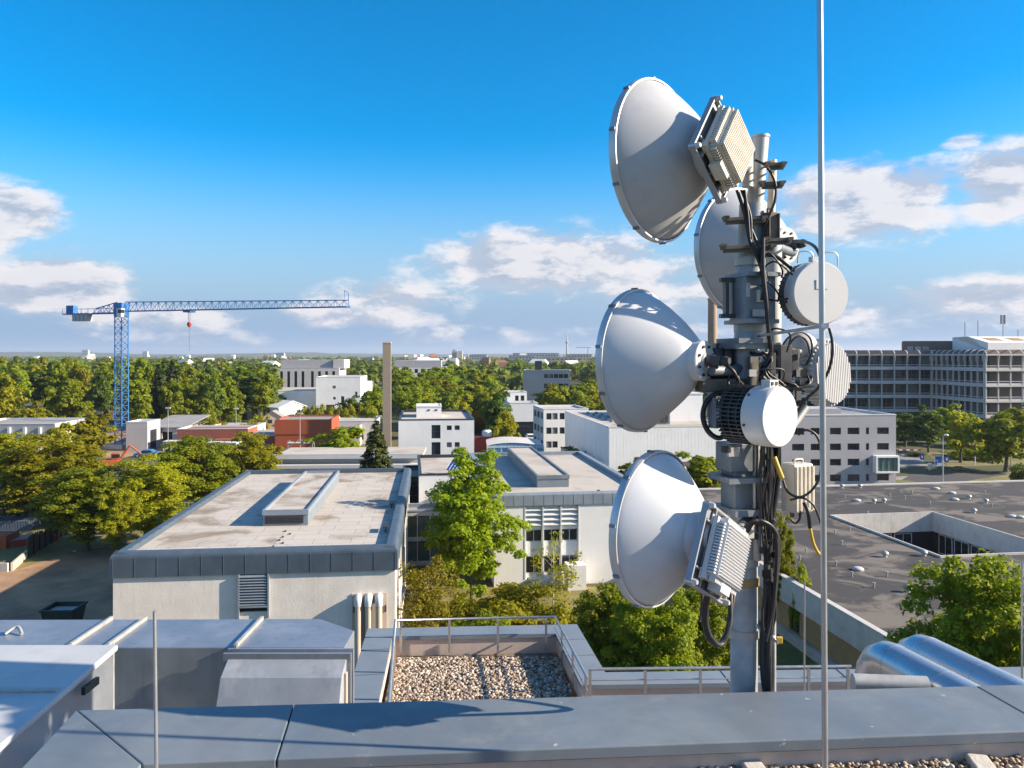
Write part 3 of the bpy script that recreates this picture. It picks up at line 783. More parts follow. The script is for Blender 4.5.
# ------------------------------------------------------------------ pale hall with zinc edge (left)
def seam_band(mb, poly, z0, z1, out, rnd, pitch, r=.012):
    """standing seams on a band swept round a polygon"""
    n = len(poly)
    for i in range(n):
        a = Vector((*poly[i], 0)); b = Vector((*poly[(i+1) % n], 0)); L = (b-a).length; e = (b-a)/L; nn = Vector((e.y, -e.x, 0))
        k = max(1, round(L/pitch))
        for q in range(k+1):
            p = a+e*(L*q/k)+nn*out
            mb.tube([p+Vector((0, 0, z0)), p+Vector((0, 0, z1-rnd)), p+Vector((0, 0, z1-rnd*.3))-nn*rnd*.3, p+Vector((0, 0, z1))-nn*rnd, p+Vector((0, 0, z1))-nn*(rnd+.5)], r, 5)
def round_edge(out, z0, z1, rnd, inner, zr):
    pr = [(.004, z0), (out, z0), (out, z1-rnd)]
    pr += [(out-rnd+rnd*math.cos(t), z1-rnd+rnd*math.sin(t)) for t in (R(22), R(45), R(68), R(90))]
    return pr+[(-inner, z1), (-inner, zr)]
A_P, A_rz = at(113, 553, 45.5), R(6.0)
W_, D_, H_ = 16.5, 33.0, 8.3
hall = thing('pale_hall', 'long flat-roofed pale rendered hall with dark zinc roof edge and louvre', 'building', (A_P.x, A_P.y, 0), A_rz)
mb = MB()
mb.face((0, 0, 0), 0, W_, 7.0, [(7.2, 8.95, 4.55, 6.95)], .2)
mb.face((W_, 0, 0), math.pi/2, D_, 7.0, [(3+i*3.4, 5.6+i*3.4, 3.6, 6.2) for i in range(8)]+[(3+i*3.4, 5.6+i*3.4, .4, 2.6) for i in range(8)], .2)
mb.face((W_, D_, 0), math.pi, W_, 7.0, ()); mb.face((0, D_, 0), -math.pi/2, D_, 7.0, ())
mb.build('wall', M['plaster'], hall)
for i in range(8):
    for a, b in ((3.6, 6.2), (.4, 2.6)):
        window(hall, (W_, 0, 0), math.pi/2, 3+i*3.4, 5.6+i*3.4, a, b, .2, 2, 0)
poly = [(0, 0), (W_, 0), (W_, D_), (0, D_)]
mb = MB(); mb.sweep(poly, round_edge(.14, 6.85, 8.3, .32, .55, 7.9)); mb.v and None
hb = mb.build('roof_edge', M['zinc'], hall)
mb = MB(); seam_band(mb, poly, 6.86, 8.3, .145, .32, 1.27); mb.build('standing_seams', M['zinc'], hb)
mb = MB(); mb.quad((-.0, 0, 7.92), (W_, 0, 7.92), (W_, D_, 7.92), (0, D_, 7.92)); mb.build('roof', M['roof_pale'], hall)
# louvre box
mb = MB(); x0, x1, z0, z1 = 7.25, 8.95, 4.95, 6.84
for a, b in ((x0-.06, x0+.03), (x1-.03, x1+.06)):
    mb.box(a, b, -.22, .0, 4.2, z1)
mb.box(x0+.03, x1-.03, -.22, .0, z0-.1, z0); lv = mb.build('louvre_frame', M['zinc_light'], hall)
mb = MB()
for i in range(11):
    z = z0+.04+i*(z1-z0-.05)/11
    mb.add([(x0+.03, -.21, z), (x1-.03, -.21, z), (x1-.03, -.07, z+.13), (x0+.03, -.07, z+.13), (x0+.03, -.21, z+.02), (x1-.03, -.21, z+.02), (x1-.03, -.07, z+.15), (x0+.03, -.07, z+.15)],
           [(0, 3, 2, 1), (4, 5, 6, 7), (0, 1, 5, 4), (1, 2, 6, 5), (2, 3, 7, 6), (3, 0, 4, 7)])
mb.build('louvre_blades', M['cap_pale'], hall)
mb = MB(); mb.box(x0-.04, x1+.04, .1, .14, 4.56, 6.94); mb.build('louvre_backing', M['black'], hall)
# roof monitor
mb = MB(); mb.box(6.9, 10.0, 8.1, 26.6, 7.93, 8.85); pm = mb.build('roof_monitor', M['cap_pale'], hall)
mb = MB(); mb.sweep([(6.9, 8.1), (10, 8.1), (10, 26.6), (6.9, 26.6)], [(.002, 8.7), (.05, 8.7), (.05, 9.06), (-.12, 9.06), (-.12, 8.86)]); mb.build('coping', M['zinc_light'], pm)
mb = MB(); mb.quad((7.0, 8.2, 8.87), (9.9, 8.2, 8.87), (9.9, 26.5, 8.87), (7, 26.5, 8.87)); mb.build('monitor_roof', M['roof_pale'], pm)
mb = MB(); mb.box(7.05, 9.7, 8.06, 8.11, 8.1, 8.62)
for i in range(4): mb.box(7.1, 9.65, 8.03, 8.07, 8.14+i*.12, 8.19+i*.12)
mb.build('monitor_louvre', M['dark_metal'], pm)
mb = MB()
for i in range(7): mb.cbox((9.0+.25*math.sin(i*4), 1.2+i*.85, 7.96), (.12, .22, .06))
mb.build('roof_bolts', M['dark_metal'], hall)
for v in (5.4, 13.6):
    mb = MB(); mb.tube([(W_-.9, v, 7.93), (W_-.9, v, 8.3)], .05, 8); mb.cbox((W_-.9, v+.3, 8.3), (.35, 1.2, .12)); mb.build('roof_vent', M['dark_metal'], hall)
# pipes on the front
mb = MB(); mb.box(13.9, 16.0, -.06, .0-.003, 2.6, 5.45); pp = mb.build('pipe_panel', M['beige_wall'], hall)
for i in range(3):
    x = 14.3+i*.62
    mb = MB(); mb.tube([(x, -.38, 0), (x, -.38, 4.85)], .2, 14); q = mb.build('flue_pipe', M['beige_wall'], hall)
    mb = MB(); mb.tube(smooth_path([(x, -.38, 4.8), (x, -.38, 5.12), (x, -.22, 5.24), (x, -.04, 5.24)], 5), .235, 14); mb.build('elbow', M['frame_white'], q)
mb = MB()
for i in range(2): mb.box(13.98+i*1.9, 14.06+i*1.9, -.12, -.06, 4.3, 4.7)
mb.build('bracket', M['dark_metal'], pp)

# ------------------------------------------------------------------ louvred block (middle)
BP, B_rz = at(494, 494, 66.3), R(7.5)
Bw, Bd, Bh = 14.0, 28.5, 8.0
blk = thing('louvred_block', 'white flat-roofed block with three big louvres above its window bay', 'building', (BP.x, BP.y, 0), B_rz)
bx0, bx1 = 2.7, 7.45
ops = [(bx0, bx1, .6, 6.9)]
mb = MB(); mb.face((0, 0, 0), 0, Bw, 7.0, ops, .35); mb.face((Bw, 0, 0), math.pi/2, Bd, 7.0, ()); mb.face((Bw, Bd, 0), math.pi, Bw, 7.0, ())
mb.face((0, Bd, 0), -math.pi/2, Bd, 7.0, [(12+i*3, 14.4+i*3, 3.2, 5.6) for i in range(5)]+[(12+i*3, 14.4+i*3, .3, 2.4) for i in range(5)], .2)
mb.build('wall', M['plaster_clean'], blk)
for i in range(5):
    for a, b in ((3.2, 5.6), (.3, 2.4)): window(blk, (0, Bd, 0), -math.pi/2, 12+i*3, 14.4+i*3, a, b, .2, 1, 1, 'frame_white', 'glass_green')
mb = MB()
mb.box(bx0, bx1, .3, .36, 3.05, 3.5)
mb.box(bx0, bx1, .2, .34, 2.55, 3.75); mb.box(bx0, bx1, .2, .34, 4.85, 5.1); mb.box(bx0, bx1, .22, .34, .6, 1.0)
mb.build('spandrel', M['plaster_clean'], blk)
for i in range(3):
    a, b = bx0+i*(bx1-bx0)/3+.05, bx0+(i+1)*(bx1-bx0)/3-.05
    mb = MB(); mb.box(a, b, .25, .33, 5.1, 6.88)
    for q in range(4):
        z = 5.18+q*.43
        mb.add([(a, .0, z), (b, .0, z), (b, .25, z+.30), (a, .25, z+.30), (a, .0, z+.05), (b, .0, z+.05), (b, .25, z+.36), (a, .25, z+.36)], [(0, 3, 2, 1), (4, 5, 6, 7), (0, 1, 5, 4), (1, 2, 6, 5), (2, 3, 7, 6), (3, 0, 4, 7)])
    mb.build('louvre', M['frame_white'], blk)
    for z0, z1 in ((3.76, 4.84), (1.02, 2.54)):
        window(blk, (0, 0, 0), 0, a, b, z0, z1, .26, 1, 0, 'frame_white', 'glass_dark')
mb = MB()
for i in range(4):
    x = bx0+i*(bx1-bx0)/3
    mb.box(x-.05, x+.05, -.03, .2, .6, 6.9)
mb.build('mullion', M['frame_white'], blk)
poly = [(0, 0), (Bw, 0), (Bw, Bd), (0, Bd)]
mb = MB(); mb.sweep(poly, round_edge(.12, 6.98, 8.0, .16, .5, 7.6)); be = mb.build('roof_edge', M['zinc_light'], blk)
for i in range(17):
    x = Bw*i/16; mb = MB(); mb.tube([(x, -.125, 6.99), (x, -.125, 7.84), (x, -.08, 7.96), (x, .05, 8.0), (x, .5, 8.0)], .012, 5); mb.build('standing_seam', M['zinc_light'], be)
mb = MB(); mb.quad((0, 0, 7.62), (Bw, 0, 7.62), (Bw, Bd, 7.62), (0, Bd, 7.62)); mb.build('roof', M['roof_mid'], blk)
mb = MB(); mb.box(4.6, 7.6, 5.0, 27.3, 7.63, 8.6); pm = mb.build('roof_monitor', M['cap_pale'], blk)
mb = MB(); mb.sweep([(4.6, 5.0), (7.6, 5.0), (7.6, 27.3), (4.6, 27.3)], [(.002, 8.4), (.06, 8.4), (.06, 8.75), (-.15, 8.75), (-.15, 8.62)]); mb.build('coping', M['cap'], pm)
mb = MB(); mb.quad((4.7, 5.1, 8.63), (7.5, 5.1, 8.63), (7.5, 27.2, 8.63), (4.7, 27.2, 8.63)); mb.build('monitor_roof', M['roof_mid'], pm)
mb = MB(); mb.box(6.1, 7.7, -1.8, -.36, 0, 2.1); mb.build('porch', M['plaster_clean'], blk)
mb = MB(); mb.cbox((5.9, 1.2, 7.7), (.3, .3, .16)); mb.cbox((9.8, 2.4, 7.68), (.25, .25, .12)); mb.build('roof_drain', M['dark_metal'], blk)
# low glazed link between hall and block, its roof and front
LP = at(419, 474, 78)
link = flat_building('link_building', 'low white link wing with dark fascia behind the bright maple', 'building', (LP.x, LP.y), R(7.5), 8.2, 15, 7.9, 'plaster_clean', 'roof_mid', 'frame_dark',
                     front=[(1.0, 3.0, 1.0, 3.0), (4.6, 6.8, 1.0, 3.0)], left=[(2+i*2.4, 4+i*2.4, 4.2, 6.2) for i in range(5)])
GP = at(402, 483, 73)
conn = flat_building('glazed_passage', 'narrow glazed passage at the right end of the pale hall', 'building', (GP.x, GP.y), R(7), 5.2, 3.5, 5.2, 'frame_concrete', 'roof_grey', 'zinc_light',
                     front=[(.3+i*1.2, 1.4+i*1.2, .4, 2.3) for i in range(4)]+[(.3+i*1.2, 1.4+i*1.2, 2.7, 4.7) for i in range(4)], fm='frame_dark', gm='glass_green')
tw = flat_building('stair_tower', 'dark glazed stair bay standing behind the pale hall corner', 'building', (gx(403, 86), 86), R(7), 2.9, 3, 7.2, 'plaster_grey', 'roof_grey', 'frame_dark', front=[(.2, 2.7, 1.0, 6.4)], nv=2, nh=4)
# tilted collector panel on the link roof
sp = thing('solar_collector', 'small blue tilted solar collector on the white link roof', 'solar panel', (gx(459, 80), 80, 7.6), R(-28))
mb = MB(); mm = Matrix.Translation((0, 0, .95)) @ Matrix.Rotation(R(35), 4, 'X')
mb.box(-1.2, 1.2, -.8, .8, -.04, .04, mm); pa = mb.build('panel', M['blue_sign'], sp)
mb = MB()
for i in range(7): mb.box(-1.2+i*.39, -1.15+i*.39, -.8, .8, .045, .07, mm)
mb.build('panel_bars', M['white'], pa)
for sx_ in (-1, 1):
    mb = MB(); mb.tube([(sx_, -.5, 0), (sx_, -.5, .6)], .04, 6); mb.tube([(sx_, .5, 0), (sx_, .5, 1.3)], .04, 6); mb.build('leg', M['galv'], sp)

# ------------------------------------------------------------------ white cube block
P = at(398.5, 420, 116); z = lambda py, Y=116: hz(py, Y)
cube_ops = [(4.95, 6.3, 7.35, 9.4), (4.95, 6.3, 4.6, 6.8)]+[(x, x+.75, a, b) for x in (7.25, 8.45) for a, b in ((8.6, 9.3), (6.0, 6.75), (2.2, 2.95))]
cube = flat_building('white_cube_block', 'white cubic block with dark roof line and few square windows', 'building', (P.x, P.y), R(6.5), 11.4, 20, 10.25, 'plaster_clean', 'roof_mid', 'frame_dark', front=cube_ops, right=[(3+i*3, 4.2+i*3, 7, 8.4) for i in range(5)], nv=0, nh=1)
mb = MB(); mb.box(2.6, 6.6, 7.5, 13.5, 9.95, 11.75); pt = mb.build('penthouse', M['plaster_clean'], cube)
mb = MB(); mb.sweep([(2.6, 7.5), (6.6, 7.5), (6.6, 13.5), (2.6, 13.5)], [(.002, 11.6), (.07, 11.6), (.07, 11.85), (-.2, 11.85), (-.2, 11.76)]); mb.build('coping', M['frame_white'], pt)
mb = MB()
for x in (4.4, 5.6): mb.box(x, x+.35, 7.44, 7.5-.002, 11.0, 11.25)
mb.build('penthouse_vent', M['frame_dark'], pt)
# flat walkway roof in two tiers
wk = thing('walkway_roof', 'long low walkway with white two-tier flat roof on posts', 'walkway', (gx(277, 104), 104, 0), R(3))
Lw = gx(424, 106)-gx(277, 104)
mb = MB(); mb.box(0, Lw, 0, 8, 6.1, 6.55); mb.build('upper_roof', M['roof_mid'], wk)
mb = MB(); mb.box(0, Lw, -.25, 0-.003, 5.95, 6.6); mb.build('fascia', M['frame_white'], wk)
mb = MB(); mb.box(0, Lw, -.9, .6, 4.75, 5.2); mb.build('lower_roof', M['frame_white'], wk)
mb = MB(); mb.box(0, Lw, .62, .8, 0, 6.09); mb.build('back_wall', M['plaster_grey'], wk)
for i in range(8):
    mb = MB(); mb.box(.3+i*(Lw-.7)/7, .55+i*(Lw-.7)/7, -.8, -.55, 0, 4.74); mb.build('post', M['frame_white'], wk)
# stacks
mb = MB(); hgt = hz(342, 152); X0 = gx(387, 152)
mb.box(-.8, .8, -.8, .8, 0, hgt-.25); st = thing('flue_stack', 'tall plain square beige concrete stack rising above the conifer', 'chimney', (X0, 152, 0), R(6)); mb.build('shaft', M['stack_beige'], st)
mb = MB(); mb.box(-.86, .86, -.86, .86, hgt-.25, hgt); mb.build('cap', M['frame_concrete'], st)
st = thing('brick_chimney', 'slim round brown chimney seen between the middle dish and the mast', 'chimney', (gx(712.5, 250), 250, 0))
mb = MB(); mb.lathe([(1.75, 0), (1.4, 38), (1.4, 38.1)], 24, caps=True); mb.build('shaft', M['chimney_brown'], st)
mb = MB(); mb.lathe([(1.42, 37.6), (1.55, 37.7), (1.55, 38.4), (1.2, 38.4)], 24); mb.build('rim', M['chimney_brown'], st)

# ------------------------------------------------------------------ building site and blocks to the left
P = at(0, 424, 148)
low = flat_building('low_grey_building', 'low grey building with white piers and beige end wall by the left edge', 'building', (gx(-40, 148), 148), R(2), gx(53, 148)-gx(-40, 148), 14, hz(424, 148), 'plaster_grey', 'roof_grey', 'frame_white',
    front=[(1.2+i*2.9, 3.3+i*2.9, .6, 3.8) for i in range(6)], nv=1, nh=1)
for i in range(7):
    mb = MB(); mb.box(.4+i*2.9, .9+i*2.9, -.4, -.003, 0, hz(426, 148)-.3); mb.build('pier', M['frame_white'], low)
mb = MB(); w0 = gx(53, 148)-gx(-40, 148); mb.box(w0-.01, w0+.12, -.02, 14.02, 0, hz(425, 148)-.2); mb.build('end_wall', M['beige_wall'], low)
sh = flat_building('grey_shed', 'small pale grey shed beside the blue crane foot', 'shed', (gx(126, 160), 160), R(4), 4.3, 7, hz(422, 160), 'plaster_grey', 'roof_grey', 'frame_white', right=[(1.5, 5.0, 0, 4.2)], nv=0)
ws = thing('workshop_shed', 'wide low workshop with pale roof and one dark open doorway', 'shed', (gx(146, 168), 168), R(4))
mb = MB(); ww = gx(184, 168)-gx(146, 168); hh = hz(428, 168)
mb.face((0, 0, 0), 0, ww, hh, [(3.4, 5.6, 0, 3.2)], .5); mb.face((ww, 0, 0), math.pi/2, 16, hh, ()); mb.face((ww, 16, 0), math.pi, ww, hh, ()); mb.face((0, 16, 0), -math.pi/2, 16, hh, ()); mb.build('wall', M['frame_concrete'], ws)
mb = MB(); mb.add([(-.3, -.4, hh), (ww+.3, -.4, hh), (ww+.3, 16.4, hh+1.4), (-.3, 16.4, hh+1.4), (-.3, -.4, hh+.2), (ww+.3, -.4, hh+.2), (ww+.3, 16.4, hh+1.6), (-.3, 16.4, hh+1.6)], [(0, 3, 2, 1), (4, 5, 6, 7), (0, 1, 5, 4), (1, 2, 6, 5), (2, 3, 7, 6), (3, 0, 4, 7)]); mb.build('roof', M['roof_grey'], ws)
mb = MB(); mb.box(3.42, 5.58, .46, .5, .02, 3.18); mb.build('doorway', M['black'], ws)  # black sheet stands for the unlit inside of the open doorway
rb = flat_building('brick_shed', 'long low red brick shed in front of the dirt mound', 'shed', (gx(177, 160), 160), R(4), gx(248, 161)-gx(177, 160), 8, hz(429, 160), 'brick', 'tile', 'frame_white', front=[(1+i*2.4, 2.2+i*2.4, 1, 2.4) for i in range(6)], nv=1)
ob = flat_building('orange_building', 'orange-red metal clad site building left of the beige stack', 'building', (gx(275, 152), 152), R(5), gx(330, 152)-gx(275, 152), 12, hz(420, 152), 'orange', 'roof_grey', 'orange')
mb = MB(); ow = gx(330, 152)-gx(275, 152); mb.box(-.08, ow+.08, -.1, 0-.004, 4.3, 7.2); mb.build('upper_cladding', M['orange'], ob)
# scaffold in front of it
sc_ = thing('scaffold', 'grey metal scaffold platform leaning before the orange building', 'scaffold', (gx(288, 140), 140, 0), R(3))
mb = MB()
for x in (0, 2.2, 4.4):
    for y in (0, 1.5): mb.tube([(x, y, 0), (x, y, 4.4)], .06, 6)
mb.tube([(0, 0, 1), (4.4, 0, 3.6)], .05, 6); mb.tube([(-4, 0, .4), (2.0, 0, 4.6)], .09, 6); mb.build('tubes', M['galv_pale'], sc_)
for z_ in (2.1, 3.9):
    mb = MB(); mb.box(-.2, 4.6, -.1, 1.6, z_, z_+.12); mb.build('deck', M['concrete_pale'], sc_)
nf = flat_building('flat_store', 'long flat white-roofed store right of the orange building', 'building', (gx(331, 172), 172), R(5), gx(376, 172)-gx(331, 172), 14, hz(421, 172), 'frame_concrete', 'roof_mid', 'frame_white', front=[(1+i*2.3, 2.6+i*2.3, 1, 2.4) for i in range(4)])
# white buildings beyond
wl = flat_building('white_long_building', 'long low white building at the left of the tall white block', 'building', (gx(247, 240), 240), R(5), gx(317, 240)-gx(247, 240), 26, hz(391, 240), 'plaster_clean', 'roof_mid', 'frame_white', front=[(1.5, 3.5, .2, 3)], nv=1)
wt = flat_building('white_tall_block', 'tall plain white block with a handful of small windows', 'building', (gx(316, 238), 238), R(5), gx(360, 238)-gx(316, 238), 20, hz(377, 238), 'plaster_clean', 'roof_mid', 'frame_white',
    front=[(5.0, 6.0, 9.6, 10.5), (5.2, 6.0, 6.2, 7.0), (7.6, 8.6, 4.9, 7.2), (11.9, 12.6, 6.9, 8.6), (7.6, 8.6, 1.4, 3.6), (3, 5.6, 1, 4.6)], nv=0)
mb = MB(); wtw = gx(360, 238)-gx(316, 238); mb.box(wtw+.003, wtw+1.9, 6, 18, 0, hz(383, 238)); mb.build('side_wing', M['plaster_clean'], wt)
gb = flat_building('grey_tall_building', 'grey multi-storey building with dark vertical window strips behind the white block', 'building', (gx(270, 330), 330), R(5), gx(338, 330)-gx(270, 330), 24, hz(368, 330), 'frame_concrete', 'roof_grey', 'frame_concrete',
    front=[(1.2+i*3.0+(1 if i > 4 else 0), 2.4+i*3.0+(1 if i > 4 else 0), 2, 13) for i in range(9)], nv=0, nh=4, gm='glass_dark')
mb = MB(); mb.box(4, 26, 3, 20, hz(368, 330)-.3, hz(360, 330)); mb.build('penthouse', M['plaster_grey'], gb)
mb = MB(); mb.box(26.3, 31, 2, 22, hz(368, 330)-.3, hz(359.5, 330)); mb.build('lift_or_lit_block', M['frame_concrete'], gb)  # lighter block stands for the sunlit right side of the penthouse
def gable(name, label, X, Y, rz, w, d, he, hr, wall, roof, door=None):
    t = thing(name, label, 'building', (X, Y, 0), rz)
    m = MB(); m.add([(0, 0, 0), (w, 0, 0), (w, 0, he), (w/2, 0, hr), (0, 0, he), (0, d, 0), (w, d, 0), (w, d, he), (w/2, d, hr), (0, d, he)], [(0, 1, 2, 3, 4), (9, 8, 7, 6, 5), (1, 6, 7, 2), (0, 4, 9, 5)]); m.build('wall', M[wall], t)
    m = MB(); o = .3
    for a, b in ((-o, w/2), (w/2, w+o)):
        za = he-o*(hr-he)/(w/2) if a < 0 else hr; zb = hr if a < 0 else he-o*(hr-he)/(w/2)
        m.add([(a, -o, za+.03), (b, -o, zb+.03), (b, d+o, zb+.03), (a, d+o, za+.03), (a, -o, za+.2), (b, -o, zb+.2), (b, d+o, zb+.2), (a, d+o, za+.2)], [(0, 3, 2, 1), (4, 5, 6, 7), (0, 1, 5, 4), (1, 2, 6, 5), (2, 3, 7, 6), (3, 0, 4, 7)])
    m.build('roof', M[roof], t)
    if door:
        m = MB(); m.box(door[0], door[1], -.06, -.002, 0, door[2]); m.build('door', M['frame_dark'], t)
    return t
gable('gabled_hall', 'white gabled hall with pale roof before the tall white block', gx(279, 218), 218, R(50), 9, 11, hz(408, 218), hz(402, 218), 'plaster_clean', 'white', (3, 5, 3))
gable('gabled_shed', 'small beige shed left of the white gabled hall', gx(264, 212), 212, R(8), 4.5, 6, 3, 4.4, 'beige_wall', 'roof_grey', (1, 2.2, 2.2))
P = gx(392, 350)
hb_ = flat_building('grey_roof_block', 'wide block with plain grey attic and row of dark windows behind the middle wood', 'building', (P, 350), R(4), gx(446, 350)-P, 24, hz(367, 350), 'frame_white', 'roof_grey', 'plaster_grey', front=[(1.5+i*2.9, 3.0+i*2.9, hz(373, 350), hz(369, 350)) for i in range(8)], nv=0, gm='glass_dark')
mb = MB(); mb.box(1, gx(441, 350)-P, 1.5, 22, hz(367, 350)-.3, hz(360.5, 350)); mb.build('attic', M['plaster_grey'], hb_)
P = gx(523, 330)
gs = flat_building('grey_slab_block', 'grey slab block with window bands half sunk in the middle wood', 'building', (P, 330), R(-4), gx(570, 330)-P, 14, hz(370, 330), 'plaster_grey', 'roof_grey', 'frame_white', front=[(9+i*2.1, 10.9+i*2.1, hz(378, 330), hz(374, 330)) for i in range(5)]+[(9+i*2.1, 10.9+i*2.1, hz(388, 330), hz(383.5, 330)) for i in range(5)], nv=0, gm='glass_dark')
mb = MB(); mb.box(5, 8, 2, 8, hz(370, 330)-.3, hz(361, 330)); mb.build('lift_or_lit_block', M['dark_metal'], gs)
P = gx(507, 190)
wh = flat_building('small_white_house', 'small white flat-roofed house with two dark windows right of the dark tree', 'house', (P, 190), R(6), gx(527, 190)-P, 8, hz(392, 190), 'plaster_clean', 'roof_mid', 'frame_white', front=[(2.0, 2.9, 8.2, 10), (3.4, 4.3, 8.2, 10)], nv=0)
P = gx(510, 182)
wc = flat_building('white_carport_wing', 'low white wing with dark open ground floor below the small white house', 'building', (P, 182), R(6), gx(538, 182)-P, 8-.3, hz(403, 182), 'plaster_clean', 'roof_mid', 'frame_white', front=[(.5, 6.2, .2, 4.2)], nv=5, nh=1, gm='glass_dark')
# red container, low curved-roof shed
def container(name, label, cat, X, Y, rz, L, Wd, H, body, roof, z=0):
    t = thing(name, label, cat, (X, Y, z), rz)
    m = MB(); n = int(L/.28)
    for y0, nx in ((0, -1), (Wd, 1)):
        for i in range(n):
            x = L*i/n; m.box(x, x+L/n*.55, y0-.03 if nx < 0 else y0, y0 if nx < 0 else y0+.03, .15, H-.15)
    m.box(.003, L-.003, 0.003, Wd-.003, .06, H-.06); m.build('body', M[body], t)
    m = MB()
    for x in (0, L-.15):
        for y in (-.04, Wd-.11): m.box(x, x+.15, y, y+.15, 0, H)
    for y in (-.04, Wd-.11): m.box(.15, L-.15, y, y+.15, 0, .15); m.box(.15, L-.15, y, y+.15, H-.15, H)
    m.build('frame', M[body], t)
    m = MB(); m.box(.02, L-.02, .12, Wd-.12, H-.05, H+.02); m.build('roof', M[roof], t)
    m = MB(); m.box(-.05, 0, .15, Wd/2-.02, .15, H-.15); m.box(-.05, 0, Wd/2+.02, Wd-.15, .15, H-.15); m.build('door', M[body], t)
    return t
container('shipping_container', 'red container beside the white cube block, white tank on top', 'container', gx(474, 152), 152, R(5), 6.0, 2.5, hz(437, 152), 'red', 'red')
tk = thing('water_tank', 'small white tank standing on the red container by the white cube block', 'tank', (gx(487, 153), 153.2, hz(437, 152)+.03)); mb = MB(); mb.lathe([(.95, 0), (1.0, .2), (1.0, .95), (.75, 1.2), (.3, 1.3)], 20); mb.build('body', M['white'], tk); mb = MB(); mb.lathe([(.32, 1.3), (.32, 1.4)], 14); mb.build('lid', M['frame_dark'], tk)
container('shipping_container', 'second red container, lower, right of the tank', 'container', gx(500, 156), 156, R(5), 7.5, 2.5, 2.2, 'brick', 'roof_grey')
P = gx(487, 120); wd = gx(544, 120)-P
gl = thing('canopy_shed', 'low shed with pale rounded roof and blue glass front behind the louvred block', 'shed', (P, 120, 0), R(3))
mb = MB(); arc = [(wd*i/12, hz(446, 120)+.5*math.sin(math.pi*(i/12)**.8)) for i in range(13)]
mb.add([(x, 0, z_) for x, z_ in arc]+[(x, 9, z_) for x, z_ in arc], [(i, i+1, i+14, i+13) for i in range(12)], True); mb.build('roof', M['frame_concrete'], gl)
mb = MB(); mb.add([(x, .1, z_-.02) for x, z_ in arc]+[(wd, .1, 0), (0, .1, 0)], [tuple(range(14, -1, -1))]); mb.build('front_glazing', M['glass_blue'], gl)
mb = MB()
for i in range(9): mb.box(wd*i/8-.05, wd*i/8+.05, -.02, .09, 0, hz(446, 120))
mb.box(0, wd, -.03, .09, hz(447, 120)-.1, hz(447, 120)+.05); mb.build('front_bars', M['frame_white'], gl)

# ------------------------------------------------------------------ white three-storey block and long white hall
P = at(543.6, 409, 150)
D = flat_building('white_office_block', 'white three-storey block with window strips left of the long white hall', 'building', (P.x, P.y), R(9), 9, 11, hz(409, 150), 'plaster_clean', 'roof_mid', 'frame_white',
    front=[(x, x+1.05, a, a+1.25) for x in (.55, 1.75) for a in (7.4, 4.6, 1.9)]+[(3.2, 4.2, a, a+1.25) for a in (7.4, 4.6)], left=[(.8+i*3.4, 3.4+i*3.4, a, a+1.3) for i in range(3) for a in (7.4, 4.6, 1.9)], nv=1)
P = at(609, 427, 108)
E = thing('white_hall', 'long windowless white hall with trapezoid sheet front behind the louvred block', 'building', (P.x, P.y, 0), R(7.5))
Ew, Ed, Eh = 18, 31, hz(427, 108)
mb = MB(); mb.face((Ew, 0, 0), math.pi/2, Ed, Eh, ()); mb.face((Ew, Ed, 0), math.pi, Ew, Eh, ()); mb.face((0, Ed, 0), -math.pi/2, Ed, Eh, ()); mb.face((0, 0, 0), 0, Ew, Eh, [(9.2, 13.6, 3.6, 4.8)], .3)
mb.build('wall', M['plaster_clean'], E)
mb = MB()
for i in range(36): mb.box(i*.5+.1, i*.5+.14, -.007, -.002, 5.0 if 9.0 < i*.5 < 13.7 else .2, Eh-.1)
mb.build('sheet_ribs', M['white'], E)
mb = MB(); mb.box(9.15, 13.65, -.1, .28, 3.55, 4.85); mb.build('dark_panel', M['brown_cladding'], E)
mb = MB(); mb.quad((0, 0, Eh-.2), (Ew, 0, Eh-.2), (Ew, Ed, Eh-.2), (0, Ed, Eh-.2)); mb.build('roof', M['roof_mid'], E)
mb = MB(); mb.sweep([(0, 0), (Ew, 0), (Ew, Ed), (0, Ed)], [(.003, Eh-.1), (.05, Eh-.1), (.05, Eh+.05), (-.25, Eh+.05), (-.25, Eh-.2)]); mb.build('coping', M['frame_white'], E)
mb = MB(); mb.box(-.02, Ew-.3, .26, 1.5, Eh-.18, Eh+.04); mb.build('roof_strip', M['timber'], E)
mb = MB(); mb.box(11.2, 17.6, 10, 28, Eh-.19, hz(395, 118)); up = mb.build('upper_storey', M['plaster_clean'], E)
mb = MB(); mb.box(11.1, 17.7, 9.9, 28.1, hz(395, 118)+.003, hz(395, 118)+.2); mb.build('coping', M['frame_white'], up)
for i in range(12):
    mb = MB(); mb.lathe([(.34, Eh-.19), (.34, Eh+.06), (.2, Eh+.2), (.03, Eh+.23)], 10, (3.0+(i % 2)*1.5, 6+(i//2)*4, 0)); mb.build('skylight_dome', M['grey_metal'], E)
mb = MB(); mb.box(7.0, 10.6, 5.0, 8.0, Eh-.19, Eh+1.7); eq = mb.build('plant_unit', M['grey_metal'], E)
mb = MB()
for i in range(5): mb.box(7.1+i*.7, 7.5+i*.7, 4.9, 5-.003, Eh+.1, Eh+1.5)
mb.build('unit_grille', M['dark_metal'], eq)
lo = flat_building('low_side_wing', 'narrow grey roofed side wing with dark creeper along the white hall', 'building', (gx(590, 112), 112), R(7.5), 2.4, 22, 4.0, 'concrete_pale', 'roof_grey', 'frame_dark')
mb = MB(); rsx = np.random.RandomState(4); V_, F_ = leaf_quads(np.stack([rsx.normal(0, .35, 500)-.1, rsx.uniform(0, 14, 500), rsx.uniform(2.2, 5.2, 500)], 1), rsx.normal(size=(500, 3)), .3, rsx)
